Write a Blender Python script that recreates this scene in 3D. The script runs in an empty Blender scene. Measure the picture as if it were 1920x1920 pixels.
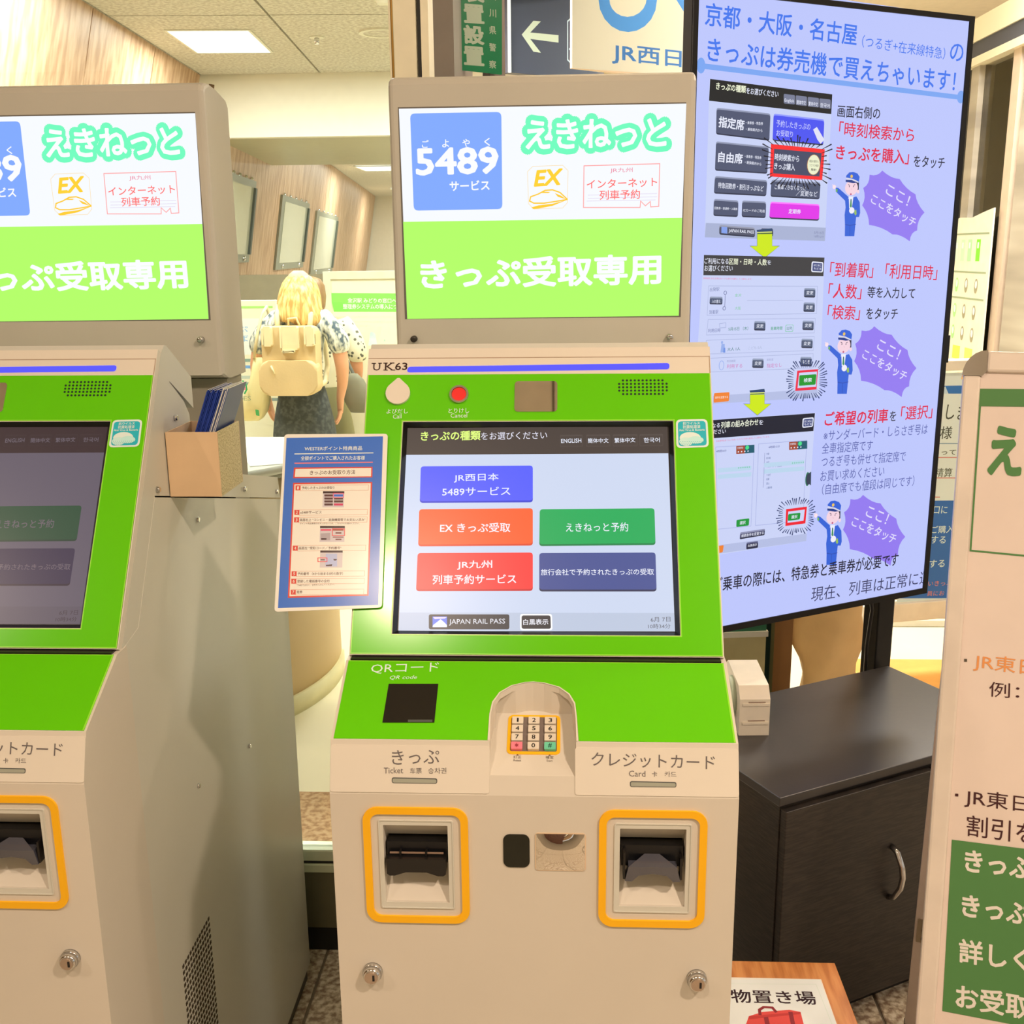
import bpy, bmesh, math, random
from mathutils import Vector, Matrix
random.seed(7)
scn = bpy.context.scene
col = scn.collection
# ------------------------------------------------------------------ camera
cam = bpy.data.objects.new('camera', bpy.data.cameras.new('camera'))
col.objects.link(cam)
cam.data.sensor_width = 36; cam.data.sensor_fit = 'HORIZONTAL'
cam.data.lens = 2021.93 / 1920 * 36
cam.data.clip_start = .05; cam.data.clip_end = 100
cam.matrix_world = Matrix(((0.998818, -0.000849, 0.048599, 0.0358), (0.047435, 0.235156, -0.970799, -1.1082), (-0.010604, 0.971957, 0.234918, 1.55), (0, 0, 0, 1)))
scn.camera = cam
# ------------------------------------------------------------------ world, view
w = bpy.data.worlds.new('world'); scn.world = w; w.use_nodes = True
bg = w.node_tree.nodes['Background']
bg.inputs[0].default_value = (1.0, .93, .83, 1); bg.inputs[1].default_value = .70
vs = scn.view_settings
vs.view_transform = 'Standard'; vs.look = 'None'; vs.gamma = 1; vs.exposure = 0.0; vs.use_curve_mapping = False
# ------------------------------------------------------------------ lamps of the place and added fill lights
def area(name, loc, sx, sy, power, color, rot=(0, 0, 0), shape='RECTANGLE', spread=math.pi):
    l = bpy.data.lights.new(name, 'AREA'); l.shape = shape; l.size = sx
    if shape == 'RECTANGLE': l.size_y = sy
    l.energy = power; l.color = color; l.spread = spread
    o = bpy.data.objects.new(name, l); o.location = loc; o.rotation_euler = rot; col.objects.link(o); return o
WARM = (1.0, .77, .58); NEUT = (1.0, .985, .97)
DOWN = ((1.25, -1.45, 3.02), (-.55, -1.6, 3.02), (3.0, -1.4, 3.02), (-2.4, -1.6, 3.02), (1.9, 1.6, 3.02))
area('downlight_lamp', DOWN[0], .16, 0, 60, WARM, shape='DISK')
area('downlight_lamp', DOWN[1], .16, 0, 24, WARM, shape='DISK')
area('downlight_lamp', DOWN[2], .16, 0, 24, WARM, shape='DISK')
area('downlight_lamp', DOWN[3], .16, 0, 24, WARM, shape='DISK')
area('downlight_lamp', DOWN[4], .16, 0, 24, WARM, shape='DISK')
CEIL_LAMPS = ((-1.70, 4.68, 2.585), (-1.64, 3.05, 2.585), (-.55, 3.05, 2.585), (-.55, 4.76, 2.585), (-2.78, 3.0, 2.585))
for p in CEIL_LAMPS: area('panel_lamp', p, .38, .56, 30, NEUT, rot=(0, 0, .077))
for p in ((-2.05, 12.3, 2.5), (-2.35, 16.8, 2.5), (-.9, 9.2, 2.5)): area('panel_lamp', p, .6, .6, 60, NEUT)
area('panel_lamp', (1.9, 3.6, 2.98), .6, .6, 70, NEUT)
area('storefront_fill', (2.36, 4.0, 2.72), .12, 3.2, 22, (1, .93, .82), rot=(math.pi, 0, 0))  # added upward fill that lightens the concourse ceiling, no fixture here
area('sign_top_fill', (.30, 3.22, 2.73), .5, .08, 48, (1, .93, .80), rot=(math.pi, 0, .66))  # unseen fill above the sign box, put in to lighten the ceiling
area('shop_fill', (2.75, 6.4, 2.9), .4, 1.2, 40, (1, .93, .82))  # invented light, put in to brighten the shop interior behind the glass
# ------------------------------------------------------------------ colour and materials
def lin(c): c /= 255.; return c / 12.92 if c <= .04045 else ((c + .055) / 1.055) ** 2.4
def rgb(c):
    if isinstance(c, str): c = tuple(int(c[i:i + 2], 16) for i in (0, 2, 4))
    return tuple(lin(x) for x in c) + (1,)
_m = {}
def mat(name, c, rough=.5, metal=0., spec=.5, var=.05, scale=18., bump=0., coat=0., alpha=1.):
    if name in _m: return _m[name]
    m = bpy.data.materials.new(name); m.use_nodes = True; nt = m.node_tree; b = nt.nodes['Principled BSDF']
    C = rgb(c); b.inputs['Roughness'].default_value = rough; b.inputs['Metallic'].default_value = metal
    b.inputs['Specular IOR Level'].default_value = spec; b.inputs['Coat Weight'].default_value = coat; b.inputs['Alpha'].default_value = alpha
    tc = nt.nodes.new('ShaderNodeTexCoord'); nz = nt.nodes.new('ShaderNodeTexNoise'); nz.inputs['Scale'].default_value = scale; nz.inputs['Detail'].default_value = 4
    rp = nt.nodes.new('ShaderNodeValToRGB'); L = nt.links.new
    rp.color_ramp.elements[0].color = tuple(x * (1 - var) for x in C[:3]) + (1,); rp.color_ramp.elements[1].color = tuple(min(1, x * (1 + var)) for x in C[:3]) + (1,)
    rp.color_ramp.elements[0].position = .3; rp.color_ramp.elements[1].position = .7
    L(tc.outputs['Object'], nz.inputs['Vector']); L(nz.outputs['Fac'], rp.inputs[0]); L(rp.outputs[0], b.inputs['Base Color'])
    if bump:
        n2 = nt.nodes.new('ShaderNodeTexNoise'); n2.inputs['Scale'].default_value = scale * 12; bp = nt.nodes.new('ShaderNodeBump'); bp.inputs['Strength'].default_value = bump; bp.inputs['Distance'].default_value = .002
        L(tc.outputs['Object'], n2.inputs['Vector']); L(n2.outputs['Fac'], bp.inputs['Height']); L(bp.outputs[0], b.inputs['Normal'])
    _m[name] = m; return m
def speck(name, c1, c2, c3, scale, rough=.4, rot=None, stretch=(1, 1, 1), wave=False):
    if name in _m: return _m[name]
    m = bpy.data.materials.new(name); m.use_nodes = True; nt = m.node_tree; b = nt.nodes['Principled BSDF']; L = nt.links.new
    tc = nt.nodes.new('ShaderNodeTexCoord'); mp = nt.nodes.new('ShaderNodeMapping'); mp.inputs['Scale'].default_value = stretch
    nz = nt.nodes.new('ShaderNodeTexNoise'); nz.inputs['Scale'].default_value = scale; nz.inputs['Detail'].default_value = 3
    rp = nt.nodes.new('ShaderNodeValToRGB'); e = rp.color_ramp.elements; e[0].position = .38; e[0].color = rgb(c1); e[1].position = .62; e[1].color = rgb(c3)
    k = e.new(.5); k.color = rgb(c2)
    L(tc.outputs['Object'], mp.inputs[0]); L(mp.outputs[0], nz.inputs['Vector']); L(nz.outputs['Fac'], rp.inputs[0]); L(rp.outputs[0], b.inputs['Base Color'])
    b.inputs['Roughness'].default_value = rough; _m[name] = m; return m
def emis(hexc, strength=1., gloss=True):
    n = 'screen_%s_%g' % (str(hexc), strength)
    if n in _m: return _m[n]
    m = bpy.data.materials.new(n); m.use_nodes = True; b = m.node_tree.nodes['Principled BSDF']
    b.inputs['Base Color'].default_value = (.01, .01, .01, 1); b.inputs['Emission Color'].default_value = rgb(hexc); b.inputs['Emission Strength'].default_value = strength
    b.inputs['Roughness'].default_value = .28; b.inputs['Specular IOR Level'].default_value = .35 if gloss else 0
    _m[n] = m; return m
def prn(hexc, rough=.6, k=1.0):
    n = 'print_%s_%g_%g' % (str(hexc), rough, k)
    if n in _m: return _m[n]
    m = bpy.data.materials.new(n); m.use_nodes = True; b = m.node_tree.nodes['Principled BSDF']
    r, g, bb, _ = rgb(hexc)
    b.inputs['Base Color'].default_value = (min(.9, r * k * PR[0]), min(.9, g * k * PR[1]), min(.9, bb * k * PR[2]), 1); b.inputs['Roughness'].default_value = rough; b.inputs['Specular IOR Level'].default_value = .3
    _m[n] = m; return m
PR = (.92, 1.25, 1.62)      # printed inks are stated as they look under the warm lamps
def glass(name, tint=(.93, .97, .93), refl=1.0):
    if name in _m: return _m[name]
    m = bpy.data.materials.new(name); m.use_nodes = True; nt = m.node_tree; nt.nodes.remove(nt.nodes['Principled BSDF']); out = nt.nodes['Material Output']; L = nt.links.new
    t = nt.nodes.new('ShaderNodeBsdfTransparent'); t.inputs[0].default_value = tint + (1,)
    g = nt.nodes.new('ShaderNodeBsdfGlossy'); g.inputs['Roughness'].default_value = .02; g.inputs[0].default_value = (refl, refl, refl, 1)
    f = nt.nodes.new('ShaderNodeFresnel'); f.inputs[0].default_value = 1.45; x = nt.nodes.new('ShaderNodeMixShader')
    L(f.outputs[0], x.inputs[0]); L(t.outputs[0], x.inputs[1]); L(g.outputs[0], x.inputs[2]); L(x.outputs[0], out.inputs[0]); _m[name] = m; return m
# ------------------------------------------------------------------ mesh helpers
def tag(o, label=None, cat=None, group=None, kind=None):
    if label: o['label'] = label
    if cat: o['category'] = cat
    if group: o['group'] = group
    if kind: o['kind'] = kind
    return o
def empty(name, loc=(0, 0, 0), rz=0., label=None, cat=None, group=None, kind=None):
    o = bpy.data.objects.new(name, None); o.empty_display_size = .1; o.location = loc; o.rotation_euler = (0, 0, rz); col.objects.link(o)
    return tag(o, label, cat, group, kind)
def link(name, me, parent=None, loc=None):
    o = bpy.data.objects.new(name, me); col.objects.link(o); o.parent = parent
    if loc is not None: o.location = loc
    return o
V3 = Vector
class MB:
    def __init__(s): s.bm = bmesh.new(); s.mi = 0
    def _f(s, vs, smooth=False):
        try: f = s.bm.faces.new(vs); f.material_index = s.mi; f.smooth = smooth; return f
        except ValueError: return None
    def ext(s, O, U, V, poly, d0, d1, smooth_sides=False):
        O, U, V = V3(O), V3(U), V3(V); N = U.cross(V)
        a = [s.bm.verts.new(O + U * x + V * y + N * d0) for x, y in poly]; b = [s.bm.verts.new(O + U * x + V * y + N * d1) for x, y in poly]
        s._f(a[::-1]); s._f(b); n = len(a)
        for i in range(n): s._f([a[i], a[(i + 1) % n], b[(i + 1) % n], b[i]], smooth_sides)
        return s
    def px(s, prof, x0, x1): return s.ext((0, 0, 0), (0, 1, 0), (0, 0, 1), prof, x0, x1)      # (y,z) profile run along x
    def pz(s, poly, z0, z1, sm=False): return s.ext((0, 0, 0), (1, 0, 0), (0, 1, 0), poly, z0, z1, sm)
    def box(s, x0, x1, y0, y1, z0, z1, bev=0., seg=2):
        r = bmesh.ops.create_cube(s.bm, size=1, matrix=Matrix.Translation(((x0 + x1) / 2, (y0 + y1) / 2, (z0 + z1) / 2)) @ Matrix.Diagonal((x1 - x0, y1 - y0, z1 - z0, 1)))
        vs = r['verts']; fs = {f for v in vs for f in v.link_faces}
        for f in fs: f.material_index = s.mi
        if bev:
            es = {e for v in vs for e in v.link_edges}
            q = bmesh.ops.bevel(s.bm, geom=list(es), offset=bev, segments=seg, profile=.5, affect='EDGES')
            for f in q['faces']: f.material_index = s.mi; f.smooth = False
        return s
    def tube(s, p0, p1, r0, r1=None, n=16, cap=True, smooth=True):
        p0, p1 = V3(p0), V3(p1); r1 = r0 if r1 is None else r1; d = (p1 - p0).normalized(); a = d.orthogonal().normalized(); b = d.cross(a)
        A = []; B = []
        for i in range(n):
            t = 2 * math.pi * i / n; q = a * math.cos(t) + b * math.sin(t); A.append(s.bm.verts.new(p0 + q * r0)); B.append(s.bm.verts.new(p1 + q * r1))
        for i in range(n): s._f([A[i], A[(i + 1) % n], B[(i + 1) % n], B[i]], smooth)
        if cap: s._f(A[::-1]); s._f(B)
        return s
    def path(s, pts, r, n=8, cap=True):
        pts = [V3(p) for p in pts]; rings = []
        a = None
        for i, p in enumerate(pts):
            d = (pts[min(i + 1, len(pts) - 1)] - pts[max(i - 1, 0)]).normalized()
            a = d.orthogonal().normalized() if a is None else (a - d * a.dot(d)).normalized()
            b = d.cross(a); rr = r[i] if isinstance(r, (list, tuple)) else r
            rings.append([s.bm.verts.new(p + (a * math.cos(2 * math.pi * k / n) + b * math.sin(2 * math.pi * k / n)) * rr) for k in range(n)])
        for A, B in zip(rings, rings[1:]):
            for k in range(n): s._f([A[k], A[(k + 1) % n], B[(k + 1) % n], B[k]], True)
        if cap: s._f(rings[0][::-1]); s._f(rings[-1])
        return s
    def loft(s, rings, cap=True, smooth=True, close=True):
        R = [[s.bm.verts.new(p) for p in r] for r in rings]; n = len(R[0])
        for A, B in zip(R, R[1:]):
            for k in range(n if close else n - 1): s._f([A[k], A[(k + 1) % n], B[(k + 1) % n], B[k]], smooth)
        if cap: s._f(R[0][::-1]); s._f(R[-1])
        return s
    def ball(s, c, r, u=12, v=8, sc=(1, 1, 1)):
        q = bmesh.ops.create_uvsphere(s.bm, u_segments=u, v_segments=v, radius=r, matrix=Matrix.Translation(c) @ Matrix.Diagonal(tuple(sc) + (1,)))
        for f in {f for x in q['verts'] for f in x.link_faces}: f.smooth = True; f.material_index = s.mi
        return s
    def mesh(s, name, mats):
        bmesh.ops.recalc_face_normals(s.bm, faces=s.bm.faces)
        me = bpy.data.meshes.new(name); s.bm.to_mesh(me); s.bm.free()
        for m in (mats if isinstance(mats, (list, tuple)) else [mats]): me.materials.append(m)
        return me
    def build(s, name, mats, parent=None, loc=None): return link(name, s.mesh(name, mats), parent, loc)
def rrect(x0, x1, y0, y1, r, n=5):
    P = []
    for cx, cy, a0 in ((x1 - r, y0 + r, -90), (x1 - r, y1 - r, 0), (x0 + r, y1 - r, 90), (x0 + r, y0 + r, 180)):
        for k in range(n + 1): t = math.radians(a0 + 90 * k / n); P.append((cx + r * math.cos(t), cy + r * math.sin(t)))
    return P
def ringfaces(mb, O, U, V, outer, inner, d0, d1):
    """flat ring between two outlines with the same number of points, given thickness"""
    O, U, V = V3(O), V3(U), V3(V); N = U.cross(V); n = len(outer)
    P = lambda p, d: mb.bm.verts.new(O + U * p[0] + V * p[1] + N * d)
    a = [P(p, d0) for p in outer]; b = [P(p, d1) for p in outer]; c = [P(p, d0) for p in inner]; e = [P(p, d1) for p in inner]
    for i in range(n):
        j = (i + 1) % n
        mb._f([b[i], b[j], e[j], e[i]]); mb._f([a[j], a[i], c[i], c[j]]); mb._f([a[i], a[j], b[j], b[i]]); mb._f([e[i], e[j], c[j], c[i]])
def boolean(mb, cutters):
    """subtract cutters (MB) from mb, returns a new MB"""
    me = mb.mesh('t', []); o = bpy.data.objects.new('t', me); col.objects.link(o); tmp = [o]
    for i, c in enumerate(cutters):
        q = bpy.data.objects.new('c', c.mesh('c', [])); col.objects.link(q); tmp.append(q)
        md = o.modifiers.new('b%d' % i, 'BOOLEAN'); md.operation = 'DIFFERENCE'; md.solver = 'EXACT'; md.object = q
    dg = bpy.context.evaluated_depsgraph_get(); r = MB(); r.bm.from_mesh(o.evaluated_get(dg).to_mesh())
    for q in tmp: bpy.data.objects.remove(q)
    return r
# ------------------------------------------------------------------ lettering
_tx = {}
def text_raw(body, bold, shear):
    k = (body, bold, shear)
    if k not in _tx:
        cu = bpy.data.curves.new('t', 'FONT'); cu.body = body; cu.offset = bold; cu.shear = shear; cu.resolution_u = 2 if len(body) > 1 else 3
        cu.fill_mode = 'FRONT'
        o = bpy.data.objects.new('t', cu); col.objects.link(o); dg = bpy.context.evaluated_depsgraph_get(); me = o.evaluated_get(dg).to_mesh()
        vs = [(v.co.x, v.co.y) for v in me.vertices]; fs = [tuple(p.vertices) for p in me.polygons]
        o.evaluated_get(dg).to_mesh_clear(); bpy.data.objects.remove(o); bpy.data.curves.remove(cu)
        if vs:
            x0 = min(v[0] for v in vs); x1 = max(v[0] for v in vs); y0 = min(v[1] for v in vs); y1 = max(v[1] for v in vs)
        else: x0 = y0 = 0; x1 = y1 = 1
        _tx[k] = (vs, fs, x0, x1, y0, y1)
    return _tx[k]
def text_fit(body, L, R, h, bold=0, style=''):
    vs, fs, x0, x1, y0, y1 = text_raw(body, 0, .25 if 'ital' in style else 0)
    if bold > 0:
        r = bold * .8; n = 12 if bold >= .03 else 4; V = list(vs); F = list(fs)
        for i in range(n):
            a = 2 * math.pi * (i + .5) / n; b = len(V); V += [(x + r * math.cos(a), y + r * math.sin(a), (i + 1) * .000009) for x, y in vs]; F += [tuple(q + b for q in f) for f in fs]
        vs, fs = V, F; x0 -= r; x1 += r; y0 -= r; y1 += r
    du = R[0] - L[0]; dv = R[1] - L[1]; wd = math.hypot(du, dv); c, s = du / wd, dv / wd
    sx = wd / max(x1 - x0, 1e-6); sy = h / max(y1 - y0, 1e-6); out = []
    for q in vs:
        a = (q[0] - x0) * sx; b = (q[1] - (y0 + y1) / 2) * sy; out.append((L[0] + a * c - b * s, L[1] + a * s + b * c, q[2] if len(q) > 2 else 0))
    return out, fs
def stroke(pts, wd, closed):
    n = len(pts); L = []; R = []
    for i in range(n):
        p = pts[i]
        if closed or 0 < i < n - 1: a = pts[(i - 1) % n]; b = pts[(i + 1) % n]
        elif i == 0: a, b = p, pts[1]
        else: a, b = pts[-2], p
        d1 = Vector((p[0] - a[0], p[1] - a[1])); d2 = Vector((b[0] - p[0], b[1] - p[1]))
        if d1.length < 1e-9: d1 = d2
        if d2.length < 1e-9: d2 = d1
        d1.normalize(); d2.normalize(); t = d1 + d2
        if t.length < .2: t = d2.copy()
        t.normalize(); m = Vector((-t.y, t.x)); k = min(2., 1 / max(.4, m.dot(Vector((-d2.y, d2.x)))))
        L.append((p[0] + m.x * wd / 2 * k, p[1] + m.y * wd / 2 * k)); R.append((p[0] - m.x * wd / 2 * k, p[1] - m.y * wd / 2 * k))
    vs = L + R; fs = []
    for i in range(n if closed else n - 1): j = (i + 1) % n; fs.append((i, j, n + j, n + i))
    return vs, fs
def shape2d(it):
    k = it[0]
    if k == 'q': return list(it[2]), [tuple(range(len(it[2])))]
    if k == 'r':
        P = [Vector(p) for p in it[2]]; r = it[3]; out = []
        for i in range(4):
            p = P[i]; a = P[i - 1]; b = P[(i + 1) % 4]; ra = min(r, (a - p).length / 2.01); A = p + (a - p).normalized() * ra; B = p + (b - p).normalized() * min(r, (b - p).length / 2.01)
            for t in (0, .25, .5, .75, 1): q = (1 - t) ** 2 * A + 2 * t * (1 - t) * p + t * t * B; out.append((q.x, q.y))
        return out, [tuple(range(len(out)))]
    if k == 'e':
        n = 20 if it[3] > .004 else 10; return [(it[2][0] + it[3] * math.cos(2 * math.pi * i / n), it[2][1] + it[4] * math.sin(2 * math.pi * i / n)) for i in range(n)], [tuple(range(n))]
    if k == 'l': return stroke(it[2], it[3], it[4])
    if k == 't':
        if it[7] == 'halo':
            vs, fs = text_fit(it[2], it[3], it[4], it[5], 0); V = []; F = []; r = it[5] * .19
            for rr, n in ((r, 20), (r * .55, 10), (0, 1)):
                for i in range(n):
                    a = 2 * math.pi * i / n; b = len(V); V += [(q[0] + rr * math.cos(a), q[1] + rr * math.sin(a)) for q in vs]; F += [tuple(q + b for q in f) for f in fs]
            return V, F
        return text_fit(it[2], it[3], it[4], it[5], it[6], it[7])
def sheet(name, items, O, U, V, parent, kind='print', dz=.00013, base=.0002, rough=.6, k=1., strength=1., cmap=None, clip=None):
    """flat artwork laid on a real surface: one mesh, one material per colour"""
    bm = bmesh.new(); O, U, V = V3(O), V3(U), V3(V); N = U.cross(V); mats = []; idx = {}; boxes = []
    for it in items:
        vs, fs = shape2d(it)
        if not vs: continue
        hx = it[1] if cmap is None else cmap(it[1])
        if isinstance(hx, list): hx = tuple(hx)
        if hx not in idx:
            idx[hx] = len(mats); mats.append(emis(hx, strength) if kind == 'screen' else prn(hx, rough, k))
        x0 = min(v[0] for v in vs); x1 = max(v[0] for v in vs); y0 = min(v[1] for v in vs); y1 = max(v[1] for v in vs)
        lv = 0
        for b in boxes:
            if b[0] < x1 and b[1] > x0 and b[2] < y1 and b[3] > y0 and b[4] >= lv: lv = b[4] + 1
        boxes.append((x0, x1, y0, y1, lv)); d = base + lv * dz
        B = [bm.verts.new(O + U * q[0] + V * q[1] + N * (d + (q[2] if len(q) > 2 else 0))) for q in vs]; new = []
        for f in fs:
            try: q = bm.faces.new([B[i] for i in f])
            except ValueError: continue
            q.material_index = idx[hx]; new.append(q)
            q.normal_update()
            if q.normal.dot(N) < 0: q.normal_flip()
        if clip is not None and x1 > clip:
            g = new + list({e for f in new for e in f.edges}) + list({v for f in new for v in f.verts})
            bmesh.ops.bisect_plane(bm, geom=g, plane_co=O + U * clip, plane_no=U, clear_outer=True)
    me = bpy.data.meshes.new(name); bm.to_mesh(me); bm.free()
    for m in mats: me.materials.append(m)
    return link(name, me, parent)
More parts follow.
